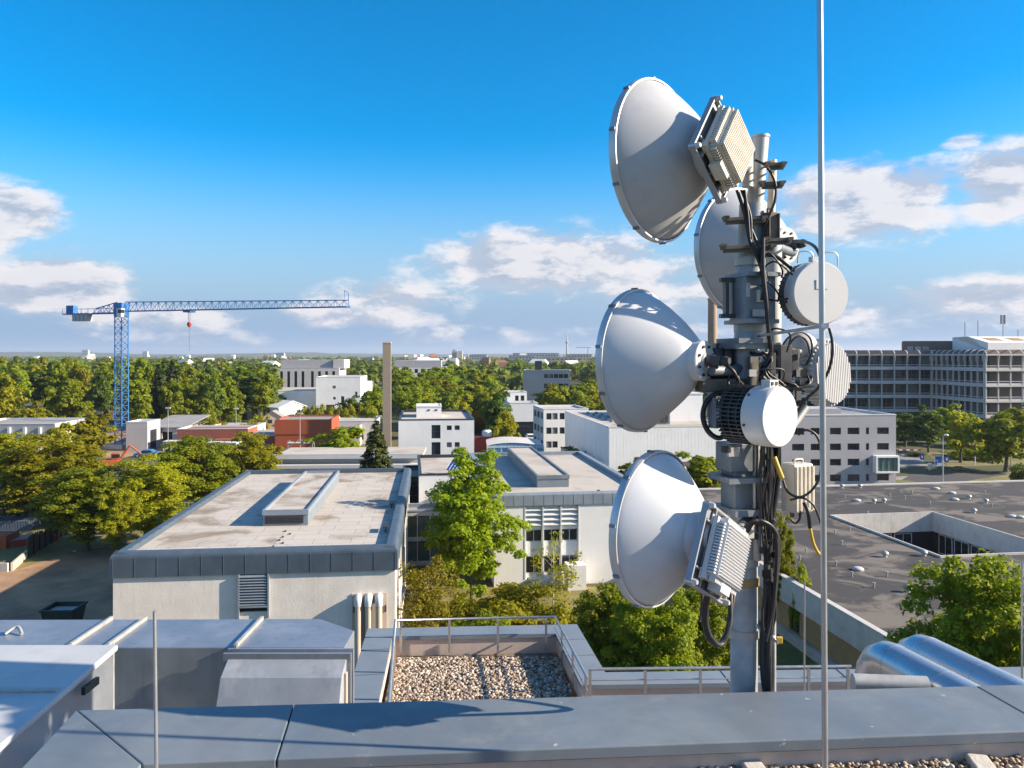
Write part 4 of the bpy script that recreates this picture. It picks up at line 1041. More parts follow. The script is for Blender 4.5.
cr = bpy.data.objects.new('creeper', np_mesh('creeper', V_, F_, M['leaf_dark'])); COL.objects.link(cr); cr.parent = lo

# ------------------------------------------------------------------ grey four-storey block (right)
Xr = gx(896, 117); Gw = 18.5
P = Vector((Xr-Gw*math.cos(R(4.5)), 117-Gw*math.sin(R(4.5))))
Gh = hz(414.5, 117)
rows = [hz(451.3+d, 117) for d in (-31.8+6.5, -16.4+6.5, -1.2+6.5, 14.5+6.5)]
rows = [hz(434, 117), hz(449.7, 117), hz(465, 117), hz(480.5, 117)]           # sill heights
gops = []
for q, zb in enumerate(rows):
    zt = zb+1.02
    for a, b in ((-7.64, -5.77), (-10.4, -8.66), (-13.4, -11.4), (-16.3, -14.4)):
        gops.append((Gw+a, Gw+b, zb, zt))
    gops.append((Gw-4.74, Gw-4.25, zb, zt))
    if q in (0, 1, 3): gops.append((Gw-2.98, Gw-1.12, zb, zt))
G4 = flat_building('grey_office_block', 'grey rendered four-storey block with a white framed corner window', 'building', P, R(4.5), Gw, 17, Gh, 'plaster_grey', 'roof_grey', 'frame_white', front=gops, nv=1, gm='glass_dark', depth=.2)
mb = MB(); a, b, c, d = Gw-3.7, Gw-.02, hz(463.5, 117), hz(454.5, 117)
c = hz(472, 117); d = hz(455, 117)
for q in ((a, b, -1.0, -.003, c, c+.25), (a, b, -1.0, -.003, d-.25, d), (a, a+.25, -1.0, -.003, c+.25, d-.25), (b-.25, b, -1.0, -.003, c+.25, d-.25)): mb.box(*q)
bw = mb.build('bay_frame', M['white'], G4)
mb = MB(); mb.box(a+.26, b-.26, -.8, -.75, c+.26, d-.26); mb.build('bay_glass', M['glass_green'], bw)
mb = MB()
for i in range(1, 4): mb.box(a+i*(b-a)/4-.04, a+i*(b-a)/4+.04, -.86, -.81, c+.26, d-.26)
mb.build('bay_mullion', M['frame_dark'], bw)
mb = MB(); mb.box(4, 13, 6, 12, Gh-.29, Gh+.5); mb.build('roof_plant', M['plaster_grey'], G4)
mb = MB(); mb.tube([(2, 2.5, Gh+.3), (16, 2.5, Gh+.4)], .05, 6); [mb.tube([(2+i*2.8, 2.5, Gh-.3), (2+i*2.8, 2.5, Gh+.35)], .04, 6) for i in range(6)]; mb.build('roof_rail', M['rail'], G4)

# ------------------------------------------------------------------ big office building with concrete grid (far right)
ob = thing('grid_office_building', 'large office building with concrete floor grid, bent facade and white penthouse', 'building', (0, 0, 0))
pts = [Vector((gx(772, 197), 199.5)), Vector((gx(932, 197), 197)), Vector((gx(985, 178), 178)), Vector((gx(985, 178)+46, 178+5.0))]
ns = [13, 9, 15]
fh = 3.62; z0 = hz(353.5, 197)-.3; floors = [z0-fh*k for k in range(0, 6)]
slabs = MB(); cols = MB(); core = MB(); fins = MB(); rails = MB(); stuffg = MB()
nwin = 0
for s_ in range(3):
    a, b = pts[s_], pts[s_+1]; L = (b-a).length; e = (b-a)/L; e3 = Vector((e.x, e.y, 0)); nrm = Vector((e.y, -e.x, 0)); rot = math.atan2(e.y, e.x)
    A3 = Vector((a.x, a.y, 0))
    def loc(u, o, z_): return A3+e3*u+Vector((nrm.x, nrm.y, 0))*o+Vector((0, 0, z_))
    def bx(m, u0, u1, o0, o1, zz0, zz1):
        vs = [loc(u0, o0, zz0), loc(u1, o0, zz0), loc(u1, o1, zz0), loc(u0, o1, zz0), loc(u0, o0, zz1), loc(u1, o0, zz1), loc(u1, o1, zz1), loc(u0, o1, zz1)]
        m.add(vs, [(0, 1, 2, 3), (7, 6, 5, 4), (4, 5, 1, 0), (5, 6, 2, 1), (6, 7, 3, 2), (7, 4, 0, 3)])
    e_in = .9
    core.face(loc(0, -1.0, 0), rot, L, z0, (), 0)
    for k, zf in enumerate(floors):
        bx(slabs, -.3, L+.3, -.98, .62, zf-.22, zf+.16)
        if k:
            bx(rails, 0, L, .28, .36, zf+.95, zf+1.1)
            bx(rails, 0, L, .28, .34, zf+.17, zf+.62)
    n = ns[s_]
    for i in range(n+1):
        u = L*i/n
        bx(cols, u-.14, u+.14, .02, .5, 0, floors[1]-.23) if False else None
        for k in range(5):
            bx(cols, u-.13, u+.13, .05, .40, floors[k+1]+.17, floors[k]-.23)
        cols.build('column', M['frame_concrete'], ob); cols = MB()
        # curved eave fin
        arc = [(.55, z0-1.6), (.62, z0-.6), (.45, z0+.25), (-.1, z0+.9), (-.9, z0+1.15)]
        for (o0, zz0), (o1, zz1) in zip(arc, arc[1:]):
            p, q = loc(u, o0, zz0), loc(u, o1, zz1); fins.tube([p, q], .13, 4, smooth=False)
        fins.build('eave_fin', M['frame_concrete'], ob); fins = MB()
    for i in range(n):
        for k in range(5):
            vis = (s_ == 0 and i >= 5) or s_ == 1 or (s_ == 2 and i < 4)
            u0, u1 = L*i/n+.16, L*(i+1)/n-.16
            if vis and k < 4:
                window(ob, loc(0, -.95, 0), rot, u0, u1, floors[k+1]+.2, floors[k]-.26, -.1, 1, 1, 'grey_metal', 'glass_blind'); nwin += 1
            else:
                stuffg.quad(loc(u0, -.9, floors[k+1]+.2), loc(u1, -.9, floors[k+1]+.2), loc(u1, -.9, floors[k]-.26), loc(u0, -.9, floors[k]-.26))
core.build('wall', M['frame_dark'], ob); slabs.build('floor_slabs', M['frame_concrete'], ob); rails.build('balustrades', M['frame_concrete'], ob)
q = stuffg.build('office_windows', M['glass_blind'], ob); q['kind'] = 'stuff'
back = Vector((14, 34))
mb = MB(); P4 = [pts[0], pts[1], pts[2], pts[3], pts[3]+Vector((-4, 38)), pts[1]+Vector((0, 40)), pts[0]+Vector((-2, 34))]
mb.prism([(p.x, p.y) for p in [pts[0]+Vector((0, 1.1)), pts[1]+Vector((.9, 1.0)), pts[2]+Vector((.9, .9)), pts[3]+Vector((0, 1)), P4[4], P4[5], P4[6]]], .1, z0+1.15); mb.build('body', M['brown_cladding'], ob)
# brown attic storey and white penthouse
xa, xb = gx(903, 203), gx(953, 203)
mb = MB(); mb.prism([(xa, 203), (xb, 201), (xb*1.08, 218), (xa*1.08, 220)], z0+1.0, hz(341, 203)); at_ = mb.build('attic', M['brown_cladding'], ob)
for i in range(3): window(ob, (xa+.1, 203-.05, 0), math.atan2(-2, xb-xa), 1.0+i*1.9, 2.3+i*1.9, hz(352, 203)+.3, hz(348, 203)+.3, -.06, 0, 0, 'frame_white', 'glass_blue')
xa, xb = gx(952.5, 200), gx(988, 184)
zt = hz(336.5, 190)
A, B_ = Vector((xa, 200)), Vector((xb, 184))
e = (B_-A).normalized(); back = Vector((e.y, -e.x))*-1
E2 = B_+Vector((40, 4.4)); 
mb = MB(); mb.add([(A.x, A.y, z0+.9), (B_.x, B_.y, z0+.9), (E2.x, E2.y, z0+.9), (E2.x, E2.y+22, z0+.9), (A.x*1.07, A.y*1.07, z0+.9),
                   (A.x, A.y, zt), (B_.x-1.2, B_.y+6, zt), (E2.x-1.2, E2.y+6, zt), (E2.x, E2.y+22, zt), (A.x*1.07, A.y*1.07, zt), (B_.x, B_.y, z0+2.9), (E2.x, E2.y, z0+2.9)],
       [(0, 1, 10, 6, 5), (1, 2, 11, 10), (10, 11, 7, 6), (2, 3, 8, 7, 11), (3, 4, 9, 8), (4, 0, 5, 9), (5, 6, 7, 8, 9)])
ph = mb.build('penthouse', M['plaster_clean'], ob)
sl_ = Vector((-1.2, 6, zt-(z0+2.9)))
for i in range(6):
    u = (E2-B_)*((2.2+i*6.0)/40); p0 = Vector((B_.x+u.x, B_.y+u.y, z0+2.9))
    w3 = Vector(((E2-B_).x, (E2-B_).y, 0)).normalized()*3.6
    nn = w3.cross(sl_).normalized()*.06
    mb = MB(); q0, q1 = p0+sl_*.3+nn, p0+sl_*.75+nn
    mb.quad(q0, q0+w3, q1+w3, q1); mb.quad(q0, q1, q1-nn, q0-nn); mb.quad(q0+w3-nn, q1+w3-nn, q1+w3, q0+w3); mb.quad(q0-nn, q0+w3-nn, q0+w3, q0); mb.quad(q1, q1+w3, q1+w3-nn, q1-nn)
    mb.build('rooflight', M['timber'], ph)
for px, top, kind in ((965, 322, 0), (978, 321, 0), (1003, 315, 1), (1018, 330, 0)):
    Y = 194; t = MB(); X = gx(px, Y)
    t.tube([(X, Y, zt-.1), (X, Y, hz(top, Y))], .1, 6)
    if kind:
        for dx in (-.45, .45): t.tube([(X+dx, Y, hz(top+9, Y)), (X+dx, Y, hz(top, Y))], .22, 8)
        t.cbox((X, Y, hz(top+6, Y)), (1.2, .2, .15))
    t.build('roof_antenna', M['grey_metal'], ob)

# ------------------------------------------------------------------ dark flat-roofed block with courtyard (right)
rzD = R(8.2); zD = 4.3
FL = onz(905, 645, zD)
dk = thing('flat_roofed_pavilion', 'wide single-storey block with dark bitumen roof and sunken courtyard', 'building', (FL.x, FL.y, 0), rzD)
inv = Matrix.Rotation(-rzD, 4, 'Z') @ Matrix.Translation((-FL.x, -FL.y, 0))
def L2(px, py): v = inv @ onz(px, py, zD); return (v.x, v.y)
Dd = L2(790, 486.5)[1]; Dw = 55.0
c0 = L2(830, 514); c1 = L2(937.5, 513.6); c2 = L2(939, 556)
ca, cb, cc, cd_ = c2[0]*.5+c0[0]*.5, c1[0], c2[1], (c0[1]+c1[1])/2
mb = MB(); zr = zD-.12
for x0, x1, y0, y1 in ((.2, Dw-.2, .2, cc-.15), (.2, ca-.15, cc-.15, cd_+.15), (cb+.15, Dw-.2, cc-.15, cd_+.15), (.2, Dw-.2, cd_+.15, Dd-.2)):
    mb.quad((x0, y0, zr), (x1, y0, zr), (x1, y1, zr), (x0, y1, zr))
mb.build('roof', M['roof_dark'], dk)
op = [(0, 0), (Dw, 0), (Dw, Dd), (0, Dd)]
mb = MB(); mb.sweep(op, [(.0, zD-1.75), (.22, zD-1.75), (.22, zD), (-.2, zD), (-.2, zr)]); mb.build('fascia', M['concrete_pale'], dk)
mb = MB(); mb.sweep(op, [(.16, zD-.03), (.26, zD-.03), (.26, zD+.03), (-.12, zD+.03), (-.12, zD+.004)]); mb.build('roof_trim', M['frame_concrete'], dk)
hole = [(ca, cc), (ca, cd_), (cb, cd_), (cb, cc)]       # clockwise: outward means into the court
mb = MB(); mb.sweep(hole, [(-.15, zr), (-.15, zD+.05), (.0, zD+.05), (.0, zD-1.9)]); mb.build('courtyard_fascia', M['concrete_pale'], dk)
mb = MB(); mb.sweep(hole, [(-.5, zD-1.9), (-.5, .02)])
mb.sweep(hole, [(.0, zD-1.9), (-.5, zD-1.9)]); mb.build('courtyard_wall', M['frame_dark'], dk)
k = 0
for (p, q) in ((hole[1], hole[2]), (hole[2], hole[3])):
    a3 = Vector((*p, 0)); b3 = Vector((*q, 0)); L = (b3-a3).length; rot = math.atan2(*(b3-a3).yx); N_ = (b3-a3).normalized().cross(Vector((0, 0, 1)))
    for i in range(int(L/2.2)):
        window(dk, a3-N_*.45, rot, .3+i*2.2, 2.2+i*2.2, .3, 2.2, -.03, 1, 0, 'frame_white', 'glass_dark')
mb = MB()
for a in range(3):
    for b_ in range(2): mb.box(ca+2+a*3, ca+2.2+a*3, cc+3+b_*5, cc+3.2+b_*5, 0, .02)
mb.quad((ca, cc, .03), (cb, cc, .03), (cb, cd_, .03), (ca, cd_, .03)); mb.build('courtyard_floor', M['pavement'], dk)
mb = MB(); mb.face((0, Dd, 0), -math.pi/2, Dd, zD-1.75, [(3+i*6.5, 7.6+i*6.5, 0.75, 2.5) for i in range(int(Dd/6.5)-1)], .25)
mb.face((0, 0, 0), 0, Dw, zD-1.75, ()); mb.face((Dw, 0, 0), math.pi/2, Dd, zD-1.75, ()); mb.face((Dw, Dd, 0), math.pi, Dw, zD-1.75, ())
mb.build('wall', M['timber'], dk)
for i in range(int(Dd/6.5)-1):
    window(dk, (0, Dd, 0), -math.pi/2, 3+i*6.5, 4.2+i*6.5, .75, 2.5, .2, 0, 0, 'frame_dark', 'glass_dark')
    mb = MB(); y1_ = Dd-4.2-i*6.5; mb.box(.1, .2, y1_-3.4, y1_, .75, 2.5); mb.build('timber_infill', M['timber'], dk)
mb = MB(); mb.sweep(op, [(.02, .7), (.3, .7), (.3, 0)]); mb.build('plinth', M['concrete'], dk)
# roof vents: low white domes and mushroom vents, each its own thing
def vent(px, py, kind, lab):
    p = onz(px, py, zr); t = thing('roof_vent', lab, 'roof vent', p, rzD, 'vents on the dark flat roof'); t.scale = (.64, .64, .64)
    if kind == 'dome':
        m = MB(); m.lathe([(.62, 0), (.62, .12)], 20); m.build('curb', M['concrete'], t)
        m = MB(); m.lathe([(.66, .12), (.62, .22), (.45, .32), (.2, .37), (.02, .38)], 20); m.build('dome', M['frame_concrete'], t)
    else:
        m = MB(); m.lathe([(.26, 0), (.22, .38)], 14); m.build('pipe', M['galv_pale'], t)
        m = MB(); m.lathe([(.40, .36), (.44, .46), (.36, .64), (.15, .76), (.02, .78)], 16); m.build('cowl', M['galv_pale'], t)
for a in ((842, 488, 'mush', 'mushroom vent at the back edge of the dark roof, left of its pair'), (860, 488, 'mush', 'mushroom vent at the back edge of the dark roof, right of its pair'),
          (936, 489, 'dome', 'white dome vent at the back edge of the dark roof'), (857, 501, 'dome', 'flat white dome vent behind the courtyard, leftmost'), (874, 503, 'mush', 'small vent between the white dome and its twin behind the courtyard'), (884, 502.5, 'mush', 'small vent close beside its twin behind the courtyard'),
          (952, 493.5, 'dome', 'dome vent with long shadow in the back right part of the roof'), (955, 500, 'dome', 'larger white dome vent behind the courtyard corner'), (969, 499, 'mush', 'mushroom vent right of the larger white dome'), (974, 513, 'mush', 'tilted looking vent nearest the courtyard corner'), (986, 503, 'mush', 'mushroom vent farthest right in the row behind the courtyard'), (1012, 517, 'dome', 'dome vent beside the right courtyard wall'), (1021, 518, 'dome', 'dome vent at the right picture edge of the dark roof'),
          (885, 557, 'mush', 'silver ball vent on the roof left of the courtyard'), (924, 556, 'mush', 'silver ball vent touching the courtyard front corner'), (858, 570, 'dome', 'lone white dome vent in the middle of the dark roof'), (908, 592, 'mush', 'large mushroom vent nearest the spreading tree')):
    vent(*a)
for i, (px, py) in enumerate(((835, 534), (850, 531), (874, 588), (836, 566), (868, 515), (890, 497), (845, 498), (912, 494), (930, 505), (920, 566), (852, 577), (887, 577), (842, 545), (905, 499), (985, 494), (992, 507), (800, 560), (806, 553))):
    p = onz(px, py, zr); t = MB(); t.tube([(0, 0, 0), (0, 0, .32)], .06, 8); t.lathe([(.1, .3), (.1, .38)], 8); o = t.build('vent_pipe', M['galv_pale'], None); o.location = p
    tag(o, 'short thin pipe stub on the dark bitumen roof', 'pipe', 'pipe stubs on the dark flat roof')

# ------------------------------------------------------------------ park furniture
def board(name, label, px, pyb, wpx, pyt, mat, posts, text=None):
    p = onz(px, pyb, 0); Y = p.y; w = wpx/F*Y; h = hz(pyt, Y)
    t = thing(name, label, 'sign', p)
    zb = h*.18 if posts == 2 else h*.45
    m = MB(); m.box(-w/2, w/2, -.05, .05, zb, h); pa = m.build('panel', M[mat], t)
    for x in ((-w*.4, w*.4) if posts == 2 else (0,)):
        m = MB(); m.tube([(x, 0.08, 0), (x, .08, h*.95)], .05, 8); m.build('post', M['galv'], t)
    return t, pa, w, zb, h
t, pa, w_, zb, h = board('information_board', 'white and blue information board on the park lawn', 938.5, 468.5, 8, 455.5, 'white', 2)
m = MB(); m.box(-w_*.42, w_*.42, -.07, -.052, h-.75, h-.15); m.box(-w_*.1, w_*.42, -.07, -.052, zb+.6, zb+1.1); m.box(-w_*.42, -w_*.2, -.07, -.052, zb+.2, zb+.9); m.build('blue_fields', M['blue_sign'], pa)
t, pa, w_, zb, h = board('parking_sign', 'small blue sign left of the information board', 922, 464, 4.2, 454, 'blue_sign', 1)
m = MB(); m.box(-w_*.2, w_*.2, -.07, -.052, zb+.3, h-.3); m.build('pictogram', M['white'], pa)
t, pa, w_, zb, h = board('parking_sign', 'small blue sign just right of the lamp post', 946.5, 467, 4.4, 456, 'blue_sign', 1)
m = MB(); m.box(-w_*.2, w_*.2, -.07, -.052, zb+.3, h-.3); m.build('pictogram', M['white'], pa)
def lamp(px, pyb, pyt, label):
    p = onz(px, pyb, 0); h = hz(pyt, p.y); t = thing('street_lamp', label, 'street lamp', p)
    m = MB(); m.tube([(0, 0, 0), (0, 0, h*.5), (0, 0, h-.1)], [.1, .075, .055], 10); m.build('post', M['galv'], t)
    m = MB(); m.tube([(0, 0, h-.15), (.45, 0, h+.02)], .04, 8); m.build('arm', M['galv'], t)
    m = MB(); m.lathe([(.05, .16), (.3, .1), (.36, 0), (.3, -.1), (.05, -.14)], 16, (.5, 0, h)); m.build('lamp_head', M['frame_white'], t)
lamp(943, 484, 435, 'slender street lamp with white head at the road edge')
lamp(1011, 470, 447, 'lamp post without bright head on the lawn at the right')
t = thing('marker_post', 'short white post on the lawn right of the blue sign', 'post', onz(975, 465, 0)); m = MB(); m.tube([(0, 0, 0), (0, 0, 1.55)], .09, 10); m.build('shaft', M['frame_white'], t); m = MB(); m.lathe([(.1, 1.55), (.1, 1.62), (.03, 1.68)], 10); m.build('cap', M['frame_dark'], t)
t = thing('litter_bin', 'grey litter bin on a post beside the park road', 'bin', onz(930, 471.5, 0)); m = MB(); m.lathe([(.3, .35), (.36, .45), (.36, 1.2), (.3, 1.25)], 14); m.build('bin_body', M['frame_concrete'], t); m = MB(); m.tube([(0, .2, 0), (0, .2, 1.3)], .05, 8); m.build('post', M['galv'], t); m = MB(); m.lathe([(.38, 1.25), (.34, 1.42), (.1, 1.5)], 14); m.build('lid', M['frame_white'], t)
t = thing('road_barrier', 'red and white barrier closing the park path', 'barrier', onz(908, 455, 0)); bw_ = 2.6
m = MB(); [m.box(-bw_+i*bw_*2/7, -bw_+(i+1)*bw_*2/7-.002, -.05, .05, .85, 1.15) for i in range(0, 7, 2)]; m.build('red_bars', M['red'], t)
m = MB(); [m.box(-bw_+i*bw_*2/7, -bw_+(i+1)*bw_*2/7-.002, -.05, .05, .85, 1.15) for i in range(1, 7, 2)]; m.build('white_bars', M['white'], t)
for sx_ in (-1, 1): m = MB(); m.box(sx_*bw_*.8-.06, sx_*bw_*.8+.06, .06, .18, 0, 1.3); m.build('post', M['frame_white'], t)
t = thing('boulder', 'dark boulder on the lawn right of the information board', 'rock', onz(959, 470.5, 0)); m = MB()
rs = random.Random(8); m.lathe([(.9, -.05), (1.05, .2), (.85, .5), (.4, .68), (.02, .7)], 12); m.v = [v*rs.uniform(.85, 1.12) for v in m.v]; m.build('stone', M['bark'], t)

# ------------------------------------------------------------------ yard on the left
container('site_container', 'blue grey container standing by the left picture edge', 'container', gx(-26, 87), 87, R(6), gx(26, 87)-gx(-26, 87), 2.6, hz(522, 87), 'slate_blue', 'slate_blue')
container('site_container', 'dark red container with grey roof in front of the blue grey one', 'container', gx(10, 80), 80, R(38), 4.2, 2.5, hz(541, 80), 'red', 'roof_grey')
container('site_container', 'orange-red container cut by the left picture edge', 'container', gx(-42, 79), 79, R(4), gx(4, 79)-gx(-42, 79), 2.4, hz(537, 79), 'orange', 'orange')
fw = thing('yard_wall', 'low concrete wall turning along the left side of the yard', 'wall', (gx(8, 71), 71, 0), R(0))
Pa, Pb, Pc = Vector((gx(-30, 71), 71, 0)), Vector((gx(8, 71), 71, 0)), Vector((gx(27, 76), 76, 0))
hw = hz(563, 71)
def wallseg(m, a, b, th, h, z0=0):
    e = (b-a).normalized(); n = Vector((e.y, -e.x, 0))*th/2
    m.add([a-n, b-n, b+n, a+n, a-n+Vector((0, 0, h)), b-n+Vector((0, 0, h)), b+n+Vector((0, 0, h)), a+n+Vector((0, 0, h))], [(0, 3, 2, 1), (4, 5, 6, 7), (0, 1, 5, 4), (1, 2, 6, 5), (2, 3, 7, 6), (3, 0, 4, 7)])
m = MB(); wallseg(m, Pa, Pb, .2, hw); m.build('front_wall', M['concrete_pale'], fw, True)
m = MB(); wallseg(m, Pb+Vector((.2, .25, 0)), Pc, .2, hw-.05); m.build('side_wall', M['beige_wall'], fw, True)
pf = thing('plank_fence', 'old brown plank fence along the yard beneath the trees', 'fence', (Pc.x, Pc.y, 0))
m = MB(); end = Vector((gx(66, 86), 86, 0)); rr = random.Random(5); n = 42
e = (end-Pc)/n
for i in range(n):
    a = Pc+e*(i+.1); b = Pc+e*(i+.85); wallseg(m, a, b, .05, 1.8+rr.uniform(-.25, .3))
m.build('planks', M['bark'], pf, True)
for i in range(8):
    m = MB(); p = Pc+e*(i*n/7)+Vector((.1, -.02, 0)); m.box(p.x-.07, p.x+.07, p.y-.07, p.y+.07, 0, 2.0); m.build('fence_post', M['frame_dark'], pf, True)
sk = thing('skip', 'dark green waste skip in the shaded yard', 'skip', (gx(40, 55), 55, 0), R(2))
sw, sh_ = gx(72, 55)-gx(40, 55), hz(611, 55)
m = MB(); m.add([(.3, .2, .1), (sw-.3, .2, .1), (sw-.3, 1.8, .1), (.3, 1.8, .1), (0, 0, sh_), (sw, 0, sh_), (sw, 2, sh_), (0, 2, sh_)], [(0, 3, 2, 1), (0, 1, 5, 4), (1, 2, 6, 5), (2, 3, 7, 6), (3, 0, 4, 7)]); m.build('body', M['dark_green'], sk)
m = MB(); m.sweep([(0, 0), (sw, 0), (sw, 2), (0, 2)], [(0, sh_-.1), (.06, sh_-.1), (.06, sh_+.03), (-.06, sh_+.03), (-.06, sh_-.1)]); m.build('rim', M['dark_green'], sk)
m = MB(); m.box(.08, sw-.08, .08, 1.92, sh_-.35, sh_-.3); m.build('rubble', M['concrete'], sk)
cr_ = thing('rack', 'dark slatted rack standing at the left flank of the pale hall', 'rack', (gx(158, 68), 68, 0), R(6))
m = MB(); [m.box(0, 2.2, 0, .06, 1+i*.9, 1.6+i*.9) for i in range(5)]; m.build('slats', M['frame_dark'], cr_)
for x in (0, 2.1): m = MB(); m.box(x, x+.1, .07, .17, 0, 5.6); m.build('post', M['frame_dark'], cr_)
# parked van and site huts by the crane foot
def car(X, Y, rz, body, label, van=False):
    t = thing('parked_van' if van else 'parked_car', label, 'van' if van else 'car', (X, Y, 0), rz)
    L, Wd, H = (5.0, 1.9, 2.2) if van else (4.3, 1.75, 1.45)
    prof = [(0, .35), (0, .8), (.15, 1.0), (.95, 1.08), (1.6, H), (L-.35, H), (L, 1.1), (L, .35)] if van else [(0, .35), (0, .68), (.2, .82), (1.15, .92), (1.8, H), (3.2, H), (4.0, .95), (L, .85), (L, .35)]
    m = MB(); n = len(prof); m.add([(x, 0, z_) for x, z_ in prof]+[(x, Wd, z_) for x, z_ in prof], [tuple(range(n)), tuple(range(2*n-1, n-1, -1))]+[(i, n+i, n+(i+1) % n, (i+1) % n) for i in range(n)]); m.build('body', M[body], t, bevel=.06)
    m = MB(); m.box(1.6, L-1.0, -.012, Wd+.012, H-.55, H-.12); m.build('side_window', M['glass_dark'], t)
    for x in (.8, L-.85):
        for y in (.0, Wd):
            m = MB(); m.lathe([(.3, -.1), (.33, -.08), (.33, .08), (.3, .1)], 16, (x, y, .33), (0, 1, 0)); q = m.build('wheel', M['rubber'], t)
            m = MB(); m.lathe([(.18, -.11), (.18, .11)], 12, (x, y, .33), (0, 1, 0)); m.build('rim', M['rim'], q)
car(gx(133, 150), 150, R(8), 'crane_blue', 'blue car parked in front of the crane foot')
car(gx(500, 130), 139, R(80), 'white', 'white car by the white wing below the small white house')
car(gx(521, 172), 172, R(10), 'white', 'white van parked before the dark open ground floor', True)

# ------------------------------------------------------------------ tower crane
CY = 167; CXm = gx(121.5, CY); zj = hz(316, CY)
cr_ = thing('tower_crane', 'blue tower crane with long lattice jib above the trees', 'crane', (CXm, CY, 0), R(-16.9))
def lattice(m, p, q, wd, n, r, rb):
    p, q = Vector(p), Vector(q); e = (q-p)/n; ax = (q-p).normalized(); u = Vector((1, 0, 0)) if abs(ax.z) > .5 else Vector((0, 1, 0)); v = ax.cross(u)
    cs = [(u*a+v*b)*wd/2 for a, b in ((-1, -1), (1, -1), (1, 1), (-1, 1))]
    for c in cs: m.tube([p+c, q+c], r, 5)
    for i in range(n):
        a, b = p+e*i, p+e*(i+1)
        for k in range(4):
            c, d = cs[k], cs[(k+1) % 4]
            m.tube([a+c, b+d] if i % 2 else [a+d, b+c], rb, 4); m.tube([b+c, b+d], rb, 4)
m = MB(); lattice(m, (0, 0, 0), (0, 0, zj), 1.85, 22, .13, .06); m.build('tower', M['crane_blue'], cr_)
m = MB(); m.box(-3, 3, -3, 3, 0, .8); m.build('base', M['counterweight'], cr_)
zt_ = hz(308.6, CY)
m = MB(); m.lathe([(1.5, zj-.2), (1.5, zj+.5)], 16); m.box(-1.1, 1.1, -1.1, 1.1, zj+.5, zt_+1.2); m.build('slewing_unit', M['crane_blue'], cr_)
m = MB(); m.box(.7, 1.9, -2.1, -1.13, zj-.3, zj+1.5); cbn = m.build('cab', M['white'], cr_)
m = MB(); m.box(1.0, 1.94, -2.14, -1.2, zj+.5, zj+1.3); m.build('cab_window', M['glass_dark'], cbn)
def jib(m, x0, x1, zb, zt0, zt1, wd, n, r, rb):
    e = (x1-x0)/n; top = lambda x: Vector((x, 0, zt0+(zt1-zt0)*(x-x0)/(x1-x0)))
    for s_ in (-1, 1): m.tube([(x0, s_*wd/2, zb), (x1, s_*wd/2, zb)], r, 5)
    m.tube([top(x0), top(x1)], r, 5)
    for i in range(n):
        a, mid, b = x0+e*i, x0+e*(i+.5), x0+e*(i+1)
        for s_ in (-1, 1):
            m.tube([(a, s_*wd/2, zb), top(mid)], rb, 4); m.tube([top(mid), (b, s_*wd/2, zb)], rb, 4)
        m.tube([(a, -wd/2, zb), (b, wd/2, zb)], rb, 4)
zb = zj+1.0
JL = 55.0
m = MB(); jib(m, 1.1, JL, zb, zb+2.0, zb+1.3, 1.5, 28, .10, .05); m.tube([(JL, 0, zb), (JL, 0, zb+2.6)], .07, 5); m.tube([(JL-.9, 0, zb+1.6), (JL-.9, 0, zb+3.2)], .05, 5); m.tube([(JL, 0, zb+2.6), (JL-.9, 0, zb+3.2)], .05, 5); m.build('jib', M['crane_blue'], cr_)
m = MB(); jib(m, -7, -1.1, zb-.3, zb+.7, zb+2, 1.5, 4, .12, .06); m.box(-15.6, -1.1, -.75, .75, zb-.5, zb-.3); [m.tube([(-15.5+i*1.8, s_*.75, zb-.3), (-15.5+i*1.8, s_*.75, zb+.7)], .04, 4) for i in range(8) for s_ in (-1, 1)]; [m.tube([(-15.5, s_*.75, zb+.7), (-2, s_*.75, zb+.7)], .04, 4) for s_ in (-1, 1)]; m.build('counter_jib', M['crane_blue'], cr_)
m = MB(); [m.box(-12.8+i*1.1, -11.9+i*1.1, -.7, .7, zb-2.0, zb-.2) for i in range(4)]; m.build('counterweight', M['counterweight'], cr_)
m = MB(); m.box(-14.6, -12.6, -.6, .6, zb-.3, zb+1.5); m.build('winch', M['crane_blue'], cr_)
tx = 17.6
m = MB(); m.box(tx-.9, tx+.9, -.9, .9, zb-.5, zb-.12); m.build('trolley', M['crane_blue'], cr_)
m = MB(); m.tube([(tx-.2, 0, zb-.5), (tx-.2, 0, zb-2.7)], .05, 4); m.tube([(tx+.2, 0, zb-.5), (tx+.2, 0, zb-2.7)], .05, 4); m.tube([(tx, 0, zb-3.6), (tx, 0, zb-8.6)], .05, 4); m.build('rope', M['grey_metal'], cr_)
m = MB(); m.lathe([(.05, zb-2.5), (.45, zb-2.7), (.45, zb-3.2), (.15, zb-3.6), (.05, zb-3.7)], 10, (tx, 0, 0)); m.build('hook_block', M['red'], cr_)

